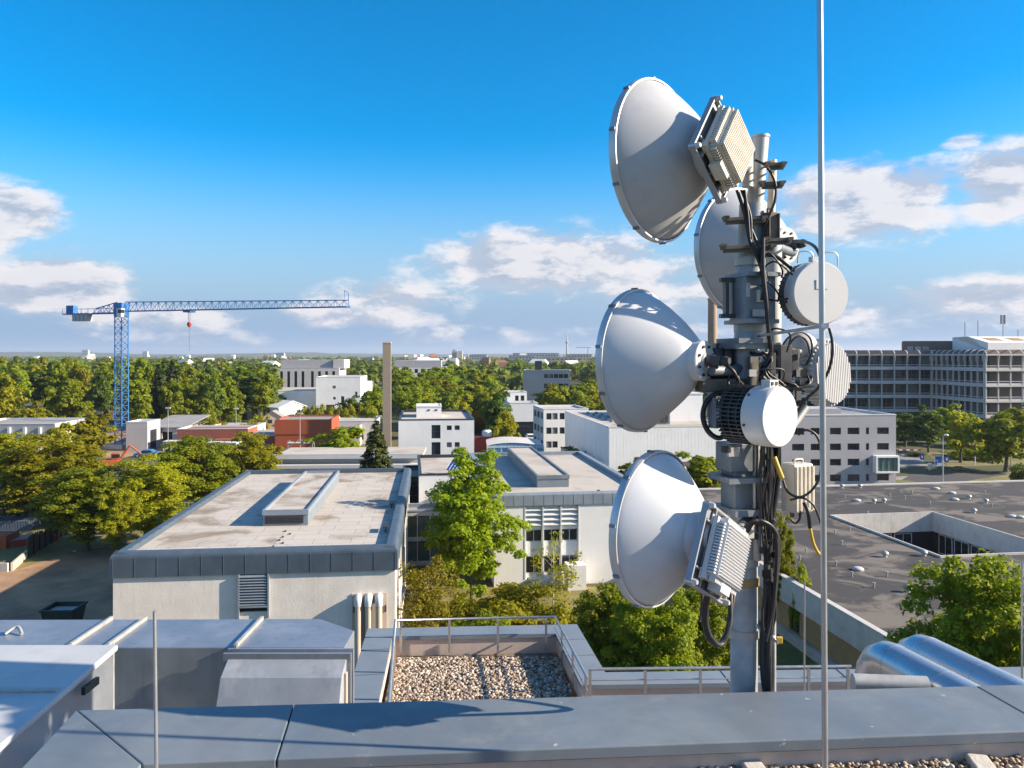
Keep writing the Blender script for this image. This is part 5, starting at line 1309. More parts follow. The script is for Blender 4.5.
# ------------------------------------------------------------------ far town
fr = random.Random(17)
tb = thing('tower_block', 'pale grey twin tower block standing on the horizon', 'building', (gx(452, 1500), 1500, 0)); hh = hz(350.5, 1500)
m = MB(); m.box(0, 9.5, 0, 14, 0, hh); m.box(10.2, 20, 2, 16, 0, hh-1); m.build('wall', M['concrete_pale'], tb)
m = MB(); [m.box(1+i*2.4, 2+i*2.4, -.3, -.01, 8+k*3, 10+k*3) for i in range(4) for k in range(6)]; m.build('window_rows', M['frame_dark'], tb)
m = MB(); m.box(2, 6, 4, 9, hh+.003, hh+2.5); m.build('lift_house', M['concrete'], tb)
tv = thing('radio_tower', 'thin grey radio tower far off on the horizon', 'tower', (gx(567, 3000), 3000, 0)); ht = hz(333.5, 3000)
m = MB(); m.tube([(0, 0, 0), (0, 0, ht*.55), (0, 0, ht)], [5, 3.2, 1.2], 8); m.build('shaft', M['concrete'], tv); m = MB(); m.lathe([(3, ht*.62), (6, ht*.65), (6, ht*.7), (3, ht*.72)], 12); m.build('platform', M['concrete'], tv)
t2 = thing('tower_crane', 'tiny distant crane on the horizon right of the radio tower', 'crane', (gx(588, 2200), 2200, 0)); h2 = hz(347.5, 2200)
m = MB(); m.tube([(0, 0, 0), (0, 0, h2)], 1.1, 5); m.build('tower', M['grey_metal'], t2); m = MB(); m.tube([(8, 0, h2), (-34, 0, h2)], .8, 5); m.build('jib', M['grey_metal'], t2)
for px, w_, top, Y, mt, lab in ((536, 46, 353.2, 1700, 'concrete_pale', 'long pale block on the horizon below the radio tower'), (580, 24, 354.2, 1600, 'beige_wall', 'beige block on the horizon left of the middle dish'), (522, 26, 355.5, 1450, 'frame_concrete', 'grey block on the horizon left of the long pale one'), (478, 18, 354.6, 1900, 'concrete_pale', 'small pale block on the horizon right of the twin tower'),
                                (560, 34, 357.5, 1200, 'beige_wall', 'low beige block in front of the long pale one'), (85, 6, 350, 4200, 'concrete_pale', 'pale block on the horizon left of the crane tower'), (145, 5, 351.5, 3000, 'white', 'white block on the horizon right of the crane tower'), (280, 8, 353, 2600, 'concrete_pale', 'pale block on the horizon above the grey tall building'), (207, 22, 362, 700, 'tile', 'red-roofed building deep in the wood right of the crane')):
    X = gx(px, Y); wd = w_/F*Y; h = hz(top, Y)
    t = thing('far_block', lab, 'building', (X-wd/2, Y, 0)); m = MB(); m.box(0, wd, 0, wd*.5, 0, h); m.build('wall', M[mt], t)
    m = MB(); k = max(3, int(wd/6)); [m.box(wd*(i+.25)/k, wd*(i+.7)/k, -.4, -.01, h*.5, h*.62) for i in range(k)]; [m.box(wd*(i+.25)/k, wd*(i+.7)/k, -.4, -.01, h*.75, h*.87) for i in range(k)]; m.build('window_rows', M['frame_dark'], t)
    m = MB(); m.box(-.3, wd+.3, -.5, wd*.5+.3, h, h+.5); m.build('roof', M['roof_grey' if mt != 'tile' else 'tile'], t)
for i in range(110):
    Y = math.exp(fr.uniform(math.log(700), math.log(4200)))
    px = fr.uniform(400, 620) if i < 55 else fr.choice([fr.uniform(0, 400), fr.uniform(840, 1024)])
    w_ = fr.uniform(9, 24); h = fr.uniform(9, 17) if Y < 1500 else fr.uniform(12, 24)
    m = MB(); d_ = w_*.6; he = h*.72
    m.add([(0, 0, 0), (w_, 0, 0), (w_, d_, 0), (0, d_, 0), (0, 0, he), (w_, 0, he), (w_, d_, he), (0, d_, he), (w_*.1, d_/2, h), (w_*.9, d_/2, h)], [(0, 1, 5, 4), (1, 2, 6, 5), (2, 3, 7, 6), (3, 0, 4, 7), (4, 5, 9, 8), (6, 7, 8, 9), (5, 6, 9), (7, 4, 8)])
    o = m.build('far_house', M[fr.choice(['plaster_clean', 'concrete_pale', 'beige_wall', 'frame_concrete', 'tile', 'white'])], None)
    o.location = (gx(px, Y), Y, 0); o.rotation_euler = (0, 0, fr.uniform(-.6, .6))
    tag(o, 'tiny house of the far-off town near the horizon', 'house', 'houses of the far-off town')

# ------------------------------------------------------------------ clutter of the building site
def cabin(label, px, Y, rz, L, mat):
    t = thing('site_cabin', label, 'cabin', (gx(px, Y), Y, 0), rz)
    m = MB(); m.box(0, L, 0, 2.5, .2, 2.8); m.build('wall', M[mat], t)
    m = MB(); m.box(-.08, L+.08, -.08, 2.58, 2.803, 2.95); m.build('roof', M['frame_white'], t)
    m = MB(); m.box(.5, 1.4, -.05, -.003, .25, 2.3); m.build('door', M['frame_dark'], t)
    for i in range(2): window(t, (0, 0, 0), 0, 2.0+i*1.9, 3.3+i*1.9, 1.2, 2.2, -.04, 1, 0, 'frame_white', 'glass_dark')
cabin('white site cabin standing between the crane foot and the brick shed', 163, 152, R(6), 6.0, 'frame_white')
cabin('pale grey site cabin in front of the long red brick shed', 206, 150, R(-4), 6.0, 'plaster_grey')
cabin('blue site cabin at the left foot of the dirt mound', 189, 166, R(12), 6.0, 'slate_blue')
cabin('white site cabin on the bare earth beside the orange building', 256, 163, R(8), 6.0, 'plaster_clean')
def stack(label, px, Y, rz, mat, n, k):
    t = thing('timber_stack', label, 'timber', (gx(px, Y), Y, 0), rz); m = MB(); r_ = random.Random(int(px))
    for j in range(k):
        for i in range(n): m.box(r_.uniform(-.2, .2), 4+r_.uniform(-.3, .3), i*.32, i*.32+.28, .15+j*.3, .4+j*.3)
    m.build('boards', M[mat], t)
    for x in (.6, 3.2): m = MB(); m.box(x, x+.15, 0, n*.32, 0, .148); m.build('bearer', M['bark'], t)
stack('stack of reddish boards beside the white site cabin', 178, 146, R(10), 'brick', 6, 4)
stack('stack of pale boards on the site in front of the grey cabin', 226, 147, R(-20), 'timber', 6, 5)
stack('low stack of grey slabs by the scaffold', 266, 145, R(15), 'concrete_pale', 5, 4)
ex = thing('excavator', 'orange excavator parked behind the yard trees near the crane foot', 'excavator', (gx(112, 133), 133, 0), R(20))
for y in (-1.2, .7):
    m = MB(); m.prism([(-1.9, y), (1.9, y), (1.9, y+.5), (-1.9, y+.5)], .1, .8); m.build('track', M['rubber'], ex, bevel=.2)
m = MB(); m.box(-1.6, 1.0, -1.1, 1.1, .95, 2.0); m.build('body', M['orange'], ex, bevel=.1)
m = MB(); m.box(.0, 1.2, -1.1, 0, 2.003, 3.1); cb_ = m.build('cab', M['orange'], ex, bevel=.08)
m = MB(); m.box(.15, 1.23, -1.13, .03, 2.3, 2.95); m.build('cab_window', M['glass_dark'], cb_)
m = MB(); m.tube([(1.0, .3, 1.6), (2.8, .3, 4.2)], .22, 6); m.tube([(2.8, .3, 4.2), (4.6, .3, 2.6)], .16, 6); m.build('boom', M['orange'], ex)
m = MB(); m.add([(4.3, -.2, 2.6), (5.0, -.2, 2.5), (4.9, -.2, 1.7), (4.2, -.2, 1.9), (4.3, .8, 2.6), (5.0, .8, 2.5), (4.9, .8, 1.7), (4.2, .8, 1.9)], [(0, 1, 2, 3), (7, 6, 5, 4), (0, 4, 5, 1), (1, 5, 6, 2), (2, 6, 7, 3), (3, 7, 4, 0)]); m.build('bucket', M['dark_metal'], ex)
flat_building('pale_store', 'low pale store with dark gate behind the long red brick shed', 'building', (gx(212, 172), 172), R(4), 10, 7, 4.2, 'plaster_clean', 'roof_mid', 'frame_white', front=[(1, 4, .1, 3.2)], nv=2)
flat_building('brick_annex', 'second red brick shed, lower, touching the orange building', 'shed', (gx(250, 157), 157), R(4), 5.0, 7, 3.6, 'brick', 'roof_grey', 'frame_white', front=[(.8, 2.0, 1, 2.2), (2.8, 4.0, 1, 2.2)], nv=1)

container('shipping_container', 'rust-brown container lying along the near side of the dirt mound', 'container', gx(214, 158), 158, R(8), 6, 2.4, 2.6, 'brick', 'brick')
container('shipping_container', 'pale grey container between the workshop and the blue site cabin', 'container', gx(184, 161), 161, R(-6), 6, 2.4, 2.6, 'plaster_grey', 'plaster_grey')
flat_building('site_store', 'low flat grey store right behind the orange building', 'shed', (gx(318, 168), 168), R(5), 9, 8, 4.4, 'concrete_pale', 'roof_grey', 'frame_white', front=[(1, 3, 1, 2.6), (5, 7, 1, 2.6)], nv=1)
flat_building('canopy_store', 'long low store with pale roof in front of the dirt mound', 'shed', (gx(232, 166), 166), R(3), 9, 5, 3.3, 'beige_wall', 'roof_mid', 'frame_white', front=[(.5, 3.5, .1, 2.6), (4.5, 8, .1, 2.6)], nv=2)
for px, Y, h, lab in ((168, 158, 9, 'slim site light mast near the workshop'), (236, 170, 8, 'slim site light mast beside the dirt mound'), (300, 150, 8.5, 'slim site light mast in front of the orange building')):
    t = thing('light_mast', lab, 'light mast', (gx(px, Y), Y, 0)); m = MB(); m.tube([(0, 0, 0), (0, 0, h)], [.1, .06], 8); m.build('post', M['galv'], t)
    m = MB(); m.box(-.5, .5, -.12, .12, h, h+.25); m.build('lamp_head', M['frame_white'], t)
# ------------------------------------------------------------------ our own building: tower roof edge, lower annex, terrace
M['pink'] = paint('pinkish_render', (.56, .46, .39), .85, var=.06, scale=1.2, streak=.3, bump=.15, bscale=30, dirt=(.36, .29, .24), dirt_amt=.3, dirt_scale=1.5)
M['gravel_bed'] = paint('gravel_bed', (.20, .155, .12), .95, var=.4, scale=30, bump=.9, bscale=22)
zc = EYE-1.75
FLp, FRp, NLp, NRp = Vector((-2.146, 3.796)), Vector((5.2, 4.242)), Vector((-1.583, 3.295)), Vector((5.2, 3.788))
LA, LB = Vector((-1.66, 0.0)), Vector((-1.13, 0.0))
tw_ = thing('own_tower', 'nearest building whose grey capped roof edge crosses the foot of the view', 'building', (0, 0, 0))
mb = MB()
ring_o = [FRp, FLp, LA]; ring_i = [NRp, NLp, LB]
def shrink(o, i, t): return o.lerp(i, t)
po = [shrink(a, b, .06) for a, b in zip(ring_o, ring_i)]; pi_ = [shrink(b, a, .08) for a, b in zip(ring_o, ring_i)]
for k in range(2):
    a, b, c, d = po[k], po[k+1], pi_[k+1], pi_[k]
    mb.quad((a.x, a.y, 0), (b.x, b.y, 0), (b.x, b.y, zc-.055), (a.x, a.y, zc-.055))
    mb.quad((c.x, c.y, zc-.055), (c.x, c.y, zc-.3), (d.x, d.y, zc-.3), (d.x, d.y, zc-.055))
mb.quad((po[0].x, po[0].y, 0), (po[0].x, po[0].y, zc-.055), (pi_[0].x, pi_[0].y, zc-.055), (pi_[0].x, pi_[0].y, 0))
mb.build('wall', M['pink'], tw_)
def capseg(o0, o1, i1, i0):
    m = MB(); t = .055
    ps = [Vector((p.x, p.y, zc)) for p in (o0, o1, i1, i0)]
    lo = [p-Vector((0, 0, t)) for p in ps]
    m.add(ps+lo, [(0, 1, 2, 3), (7, 6, 5, 4), (0, 4, 5, 1), (1, 5, 6, 2), (2, 6, 7, 3), (3, 7, 4, 0)])
    m.build('cap_sheet', M['cap'], tw_, bevel=.006)
def along(t): return FLp.lerp(FRp, t), NLp.lerp(NRp, t)
cuts = [(0, 0)]
dj = Vector((-.13, .99))
def joint(px, py):
    p = onz(px, py, zc); p = Vector((p.x, p.y))
    to = (p.x-FLp.x)/(FRp.x-FLp.x); q = FLp.lerp(FRp, to); b = q-dj*.56; ti = (b.x-NLp.x)/(NRp.x-NLp.x)
    return q, NLp.lerp(NRp, ti)
js = [(FLp, NLp), joint(294, 704), joint(974, 684.5), (FRp, NRp)]
gp = Vector((.003, 0))
for (o0, i0), (o1, i1) in zip(js, js[1:]):
    capseg(o0+gp, i0+gp, i1-gp, o1-gp) if False else capseg(o1-gp, o0+gp, i0+gp, i1-gp)
capseg(FLp-gp, LA, LB, NLp-gp)
mb = MB(); mb.add([(po[0].x, po[0].y, zc-.056), (po[1].x, po[1].y, zc-.056), (pi_[1].x, pi_[1].y, zc-.056), (pi_[0].x, pi_[0].y, zc-.056)], [(0, 1, 2, 3)]); mb.build('cap_underlay', M['black'], tw_)
zf = EYE-1.905
mb = MB(); mb.add([(pi_[1].x, pi_[1].y, zf), (pi_[2].x, pi_[2].y, zf), (pi_[2].x+7, pi_[2].y, zf), (pi_[0].x, pi_[0].y, zf)], [(0, 1, 2, 3)]); mb.build('roof', M['gravel_bed'], tw_)
def pebbles(name, n, fx, r0, r1, seed, parent=None):
    rs = np.random.RandomState(seed)
    t = (1+5**.5)/2
    iv = np.array([(-1, t, 0), (1, t, 0), (-1, -t, 0), (1, -t, 0), (0, -1, t), (0, 1, t), (0, -1, -t), (0, 1, -t), (t, 0, -1), (t, 0, 1), (-t, 0, -1), (-t, 0, 1)])/1.9
    fc = [(0, 11, 5), (0, 5, 1), (0, 1, 7), (0, 7, 10), (0, 10, 11), (1, 5, 9), (5, 11, 4), (11, 10, 2), (10, 7, 6), (7, 1, 8), (3, 9, 4), (3, 4, 2), (3, 2, 6), (3, 6, 8), (3, 8, 9), (4, 9, 5), (2, 4, 11), (6, 2, 10), (8, 6, 7), (9, 8, 1)]
    V, Fs = [], []
    for i in range(n):
        c = fx(rs); s = rs.uniform(r0, r1)*np.array([rs.uniform(.8, 1.35), rs.uniform(.8, 1.2), rs.uniform(.55, .9)])
        a = rs.uniform(0, 6.28); v = iv*(1+.12*rs.normal(size=(12, 1)))*s
        v = np.stack([v[:, 0]*np.cos(a)-v[:, 1]*np.sin(a), v[:, 0]*np.sin(a)+v[:, 1]*np.cos(a), v[:, 2]], 1)+np.array(c)
        Fs += [tuple(i*12+q for q in f) for f in fc]; V.append(v)
    me = bpy.data.meshes.new(name); me.from_pydata([tuple(x) for x in np.concatenate(V)], [], Fs)
    me.polygons.foreach_set('use_smooth', [True]*len(Fs)); me.materials.append(M['pebble']); me.update()
    o = bpy.data.objects.new(name, me); COL.objects.link(o); o['kind'] = 'stuff'
    return o
pebbles('roof_pebbles', 3200, lambda rs: (lambda x: (x, 3.36+.0727*(x+1.58)-rs.uniform(.0, .28)**1.0+(-.02), zf+rs.uniform(.0, .025)))(rs.uniform(-.3, 3.2)), .006, .0145, 3)
for X0_, px0, px1, py, lab in ((0, 741, 765, 766.5, 'small pale concrete block at the foot of the roof edge below the mast'), (0, 968, 992, 762, 'pale concrete block at the foot of the roof edge, by the right picture edge')):
    Y = 1.87*F/(py-HZ); t = MB(); w0 = (px1-px0)/F*Y
    t.box(-w0*.42, w0*.42, -.10, .05, -.01, .05); o = t.build('concrete_block', M['concrete_pale'], None, bevel=.008); o.location = (gx((px0+px1)/2, Y), Y, zf); o.rotation_euler = (0, 0, R(4 if px0 < 900 else -12)); tag(o, lab, 'block')
# conduit lying beside the block
t = MB(); t.tube([(gx(985, 3.4), 3.42, zf+.05), (gx(1000, 3.4), 3.43, zf+.05), (3.2, 3.5, zf+.05)], .010, 8); tag(t.build('conduit', M['galv_pale']), 'thin metal conduit on the gravel by the right concrete block', 'pipe')

# annex
zA, zG = EYE-5.5, EYE-5.88
an = thing('roof_annex', 'lower wing with grey capped edges and a small pebble terrace', 'building', (0, 0, 0))
path = [Vector((20, 13.9)), Vector((1.59, 13.32)), Vector((1.30, 15.7)), Vector((-2.87, 15.46)), Vector((-2.0, 4.25))]
mb = MB(); mb.sweep(path, [(-.01, 0), (-.01, zA-.12)], closed=False); mb.sweep(path, [(-.47, zA-.06), (-.47, zG)], closed=False); mb.build('wall', M['pink'], an)
mb = MB(); mb.sweep(path, [(-.01, zA-.12), (.03, zA-.12), (.03, zA), (-.5, zA+.01), (-.5, zA-.06), (-.47, zA-.06)], closed=False); mb.build('edge_capping', M['cap_pale'], an)
mb = MB()
for a, b, k in ((path[4], path[3], 9), (path[2], path[1], 2), (path[1], path[0], 8)):
    e = (b-a).normalized(); n = Vector((e.y, -e.x)); n = n if n.dot(Vector((-.5, 9.5))-a) > 0 else -n
    for i in range(1, k+1):
        p = a.lerp(b, i/(k+1)); q = p+n*.5
        mb = MB(); mb.tube([(p.x-n.x*.03, p.y-n.y*.03, zA+.004), (q.x, q.y, zA+.014)], .008, 5); mb.build('capping_seam', M['cap'], an)
ip = [Vector((20, 13.4)), Vector((1.15, 12.8)), Vector((.8, 15.2)), Vector((-2.3, 15.0)), Vector((-1.5, 4.2)), Vector((20, 4.2))]
mb = MB(); mb.add([(p.x, p.y, zG) for p in ip], [(0, 1, 2, 5), (1, 2, 3, 4, 5)][0:0]+[(5, 0, 1), (5, 1, 4), (4, 1, 3), (1, 2, 3)]); mb.build('roof', M['gravel_bed'], an)
mb = MB(); mb.quad((-14, 4.0, zG-.3), (-2.2, 4.3, zG-.3), (-3.0, 12.9, zG-.3), (-14, 12.5, zG-.3)); mb.quad((-14, 12.5, 0), (-14, 12.5, zG-.3), (-3.0, 12.9, zG-.3), (-3.0, 12.9, 0)); mb.quad((-14, 4, 0), (-14, 4, zG-.3), (-14, 12.5, zG-.3), (-14, 12.5, 0)); mb.build('plant_roof', M['roof_grey'], an)
mb = MB(); mb.tube([(-2.05, 15.2, zA+.02), (-1.6, 4.3, zA+.02)], .02, 6) if False else None
pebbles('terrace_pebbles', 9000, lambda rs: (lambda v, u: (-2.22+.07*(14.9-v)+u*(3.12+.02*(14.9-v)), v+.06*(u-.5), zG+rs.uniform(0, .03)))(rs.uniform(11.6, 14.92), rs.uniform(0, 1)), .016, .038, 4)
# guard rail round the terrace
gr = thing('guard_rail', 'low steel guard rail on three sides of the pebble terrace', 'railing', (0, 0, 0))
zr_ = EYE-5.5+.37
cs = [Vector((-1.60, 9.6)), Vector((-2.26, 14.9)), Vector((.84, 15.08)), Vector((1.20, 12.2))]
mb = MB(); mb.tube([(c.x, c.y, zr_) for c in cs], .024, 8, smooth=True); mb.tube([(c.x, c.y, zr_-.2) for c in (cs[2], cs[3])], .014, 6); mb.build('top_rail', M['rail'], gr)
for px, in ((401,), (449.5,), (498,), (546,)):
    Y = 14.98; mb = MB(); mb.box(gx(px, Y)-.022, gx(px, Y)+.022, Y-.05, Y-.01, zA-.27, zr_); mb.build('post', M['rail'], gr)
for a, b, ts in ((cs[2], cs[3], (.25, .6, .95)), (cs[1], cs[0], (.12, .3, .5, .7))):
    for t_ in ts:
        p = a.lerp(b, t_); mb = MB(); mb.box(p.x-.02, p.x+.02, p.y-.022, p.y+.022, zA-.27, zr_); mb.build('post', M['rail'], gr)
gr = thing('guard_rail', 'low steel guard rail along the roof edge behind the mast foot', 'railing', (0, 0, 0))
mb = MB(); Yr = 12.62; a, b = (gx(590, Yr), Yr), (gx(851, Yr+.12), Yr+.12)
mb.tube([(a[0], a[1], zr_-.02), (b[0], b[1], zr_-.02)], .026, 8); mb.tube([(a[0], a[1], zr_-.2), (b[0], b[1], zr_-.2)], .013, 6); mb.build('top_rail', M['rail'], gr)
for px in (590, 645.5, 701, 756, 811, 851):
    t_ = (gx(px, Yr)-a[0])/(b[0]-a[0]); Y = Yr+.12*t_
    mb = MB(); mb.box(gx(px, Yr)-.022, gx(px, Yr)+.022, Y-.02, Y+.02, zA-.1, zr_-.03); mb.build('post', M['rail'], gr)

# silver round ducts on the right
dd = Vector((-.236, .971, 0))
def round_duct(label, px, shift, stub):
    t = thing('round_duct', label, 'duct', (0, 0, 0)); r = .178; z_ = EYE-2.95
    P0 = Vector((gx(px, 7.37), 7.37+shift, z_))
    el = [P0-dd*.0, P0+dd*.10+Vector((0, 0, -.012)), P0+dd*.2+Vector((0, 0, -.07)), P0+dd*.265+Vector((0, 0, -.17)), P0+dd*.29+Vector((0, 0, -.30))]
    m = MB(); m.tube([P0-dd*3.1, P0], r, 28, caps=False); m.build('run', M['silver'], t)
    m = MB(); m.tube(el, r*1.015, 28, caps=False); m.build('elbow', M['silver'], t)
    m = MB(); m.tube([el[-1], el[-1]+Vector((0, 0, -2.75))], r, 28); m.build('riser', M['silver'], t)
    for k in (.0, .62, 1.5):
        m = MB(); q = P0-dd*k; m.tube([q-dd*.02, q+dd*.02], r*1.012, 28); m.build('joint_band', M['silver'], t)
    if stub:
        m = MB(); a = Vector((gx(853, 6.75), 6.75, EYE-2.87)); m.tube([a, a+Vector((.62, -.06, .0))], .075, 18); m.build('side_branch', M['galv_pale'], t)
    return t
round_duct('round silver insulated duct bending down behind the roof edge, the one nearer the rod', 895, 0, True)
round_duct('round silver insulated duct bending down, the one at the right', 940, .18, False)
# rods
def rod(label, px0, px1, Y, ytop, zbot, r, foot=True):
    X0, X1 = gx(px1, Y), gx(px0, Y); zt_ = hz(ytop, Y)
    t = thing('lightning_rod', label, 'lightning rod', (X0, Y, zbot))
    m = MB(); m.tube([(0, 0, 0), (X1-X0, 0, zt_-zbot)], r, 10); m.build('rod', M['rail'], t)
    m = MB(); m.lathe([(.09, 0), (.09, .03), (.03, .05), (.03, .09)], 16) if foot else m.tube([(0, 0, 0), (0, 0, .06)], r*1.6, 10); m.build('foot', M['concrete'], t)
    return t
lr = rod('tall thin lightning rod crossing the whole view in front of the mast', 819.5, 825.3, 3.28, -60, zf, .0125)
m = MB(); m.cbox((gx(823.5, 3.28)-gx(825.3, 3.28), 0, hz(326, 3.28)-zf), (.032, .036, .022)); m.build('clamp', M['galv'], lr)
rod('short thin rod standing on the left of the grey roof edge', 154.5, 157, 3.16, 611, zf, .0075)
rod('thin rod behind the mast beside the guard rail', 804.5, 804, 9.0, 580, zG, .009)
rod('thin rod at the right picture edge behind the round ducts', 1022, 1022, 7.6, 562, zG, .0095)

# sheet metal ducts on the left
zT = EYE-3.5
da = thing('sheet_metal_duct', 'long galvanised sheet metal duct running across behind the roof edge', 'duct', (0, 0, 0))
top = [Vector((-9.5, 9.25)), Vector((-2.45, 9.3)), Vector((-2.02, 9.75)), Vector((-2.55, 10.2)), Vector((-9.5, 10.12))]
top = [Vector((-9.5, 9.22)), Vector((-2.0, 9.22)), Vector((-2.0, 9.78)), Vector((-2.55, 10.22)), Vector((-9.5, 10.16))]
mb = MB(); mb.prism(top, zT-2.6, zT); mb.build('casing', M['duct'], da, bevel=.012)
for px in (92, 128, 250):
    mb = MB(); X = gx(px, 9.7); mb.box(X-.018, X+.018, 9.2, 10.18, zT+.001, zT+.05); mb.box(X-.018, X+.018, 9.18, 9.215, zT-2.5, zT+.05); mb.build('flange', M['galv_pale'], da)
mb = MB(); mb.tube(smooth_path([(gx(5, 9.6), 9.6, zT+.02), (gx(12, 9.6), 9.7, zT+.08), (gx(22, 9.6), 9.6, zT+.02)]), .02, 6); mb.build('lifting_lug', M['galv_pale'], da)
db = thing('sheet_metal_duct', 'boxy galvanised duct branch with stepped sloping top, joining the long duct', 'duct', (0, 0, 0))
mb = MB(); x0, x1 = -3.32, -1.93
prof = [(8.30, zT-2.6), (8.30, zT-1.15), (8.75, zT-.17), (9.0, zT-.04), (9.18, zT-.03), (9.18, zT-2.6)]
pts_ = [(x0+(.13 if y < 8.7 else .0)*-0.0, y, z_) for y, z_ in prof]+[(x1, y, z_) for y, z_ in prof]
n = len(prof); mb.add(pts_, [tuple(range(n)), tuple(range(2*n-1, n-1, -1))]+[(i, n+i, n+(i+1) % n, (i+1) % n) for i in range(n)]); mb.build('casing', M['duct_dark'], db, bevel=.01)
for y in (9.0, 9.14):
    mb = MB(); mb.box(x0-.05, x1+.05, y-.02, y+.02, zT-2.6, zT+.015); mb.build('flange', M['duct'], db)
mb = MB(); mb.box(x1+.004, x1+.03, 8.84, 8.9, zT-2.6, zT-.16); mb.build('corner_strip', M['beige_wall'], db)
M['unit'] = paint('off_white_unit_paint', (.47, .48, .49), .5, var=.06, scale=2, streak=.3, dirt=(.42, .41, .39), dirt_amt=.4, dirt_scale=1.5)
def near(m):
    # set out at two thirds of the surveyed distance and size from the roof edge
    m.v = [Vector((v.x*.667, v.y*.667, EYE+(v.z-EYE)*.667)) for v in m.v]; return m
# white plant unit at lower left
zU = EYE-3.0
pu = thing('plant_unit', 'large white roof plant unit at the lower left with cable box on its side', 'plant unit', (0, 0, 0))
A0, A1 = Vector((-4.1, 7.92)), Vector((-3.86, 4.6)); 
mb = MB(); mb.prism([(-8, 4.6), (A1.x, A1.y), (A0.x, A0.y), (-8, 7.9)], zU-2.8, zU-.06); near(mb).build('casing', M['duct'], pu)  # darker duct metal tones down the sunlit side of the white unit
mb = MB(); mb.prism([(-8.1, 4.5), (A1.x+.02, A1.y), (A0.x+.02, A0.y+.06), (-8.1, 7.98)], zU-.06, zU); near(mb).build('lid', M['unit'], pu, bevel=.01)
mb = MB(); mb.box(-8, gx(58, 6.87), 6.84, 6.9, zU+.001, zU+.02); near(mb).build('lid_seam', M['galv_pale'], pu)
p = Vector((-3.93, 5.75)); 
mb = MB(); mb.box(p.x+.02, p.x+.26, p.y-.1, p.y+.35, zU-.62, zU-.34); near(mb).build('cable_box', M['plaster_grey'], pu, bevel=.01)
mb = MB(); mb.tube(smooth_path([(p.x+.14, p.y+.1, zU-.62), (p.x+.14, p.y+.1, zU-1.0), (p.x+.3, p.y+.6, zU-1.2)]), .03, 8); mb.tube([(p.x+.2, p.y+.4, zU-.4), (p.x+.6, p.y+1.0, zU-.4)], .02, 8); near(mb).build('cable', M['rubber'], pu)
mb = MB(); mb.prism([(-3.95, 6.5), (-3.25, 6.9), (-3.4, 7.4), (-4.0, 7.3)], zU-.5, zU-.46); near(mb).build('shelf', M['dish_white'], pu)
mb = MB(); mb.tube(smooth_path([(-3.75, 7.0, zU-.42), (-3.6, 7.05, zU-.36), (-3.45, 7.1, zU-.43)]), .03, 8); near(mb).build('handle', M['rubber'], pu)
mb = MB(); mb.box(-4.0, -3.965, 7.15, 7.4, zU-.16, zU-.09); near(mb).build('green_label', M['dark_green'], pu)
es = thing('duct_end_piece', 'upright beige duct end beside the white plant unit', 'duct', (0, 0, 0))
mb = MB(); mb.box(gx(92, 8.6), gx(111, 8.6), 8.55, 8.66, zT-2.6, hz(650, 8.6)); mb.build('casing', M['concrete'], es, bevel=.01)
mb = MB(); mb.box(gx(89.5, 8.5), gx(91.5, 8.5), 8.48, 8.54, zT-2.6, hz(648, 8.5)); mb.build('edge_strip', M['galv_pale'], es)
mb = MB(); mb.box(gx(111.3, 8.5), gx(112.6, 8.5), 8.5, 8.54, zT-2.6, hz(645, 8.5)); mb.build('edge_strip', M['galv_pale'], es)
# ------------------------------------------------------------------ antenna mast
YM = 4.2
def m3(px, py, Y=YM): return at(px, py, Y)
zbase = zG
ms = thing('antenna_mast', 'galvanised steel antenna mast carrying dishes, drums and cables', 'mast', (gx(744, YM), YM, zbase))
def mk(name, mat, m, parent=ms, bevel=0): return m.build(name, M[mat], parent, True, bevel)
m = MB(); m.tube([(gx(744, YM), YM, zbase), m3(744, 345)], .072, 24); mk('lower_pole', 'galv', m)
m = MB(); m.tube([m3(747, 348), m3(752.5, 205)], .070, 24); mk('middle_pole', 'galv', m)
m = MB(); m.tube([m3(752, 240, 4.24), m3(760.5, 137, 4.24)], .046, 22); m.lathe([(.05, 0), (.05, .012)], 22, m3(760.6, 138, 4.24)); mk('upper_pole', 'galv_pale', m)
m = MB(); m.tube([m3(770, 445, 4.55), m3(771, 236, 4.55)], .062, 22); mk('rear_pole', 'galv_pale', m)
m = MB(); m.tube([Vector((gx(773.5, 4.3), 4.3, zbase)), m3(773.5, 450, 4.3)], .014, 12); mk('rear_rod', 'galv_pale', m)
m = MB(); m.tube([m3(756, 432, 4.13), m3(757, 560, 4.13)], .022, 14); mk('side_pipe', 'galv_pale', m)
m = MB(); m.tube([m3(747.5, 150, 4.2), m3(747.5, 187, 4.2)], .03, 12); m.tube([m3(773, 160, 4.28), m3(771, 215, 4.28)], .022, 12); mk('side_pipe', 'radio', m)
RV = Matrix.Rotation(R(14), 3, 'Z')
def cb(px, py, w, h, d, Y=YM, rot=RV):
    """box seen centred on a pixel: w, h in pixels at that depth, d in metres"""
    mm = MB(); mm.cbox(m3(px, py, Y), (w/F*Y, d, h/F*Y), rot); return mm
mk('mounting_box', 'grey_metal', cb(752, 299, 33, 46, .17, 4.18), bevel=.006)
mk('mounting_box', 'grey_metal', cb(740, 488, 28, 42, .15, 4.19), bevel=.006)
mk('sleeve', 'grey_metal', cb(739, 456, 36, 28, .16, 4.18), bevel=.006)
mk('name_plate', 'galv_pale', cb(759.5, 313, 15, 7, .012, 4.08))
for px, py, w_, h_, Y in ((738, 477.5, 44, 5, 4.16), (752, 276, 36, 4, 4.18), (751, 322, 35, 4, 4.18), (741, 509, 38, 6, 4.18), (742, 346, 40, 6, 4.18), (739, 341, 26, 5, 4.16)):
    mk('flange_plate', 'grey_metal', cb(px, py, w_, h_, .24, Y))
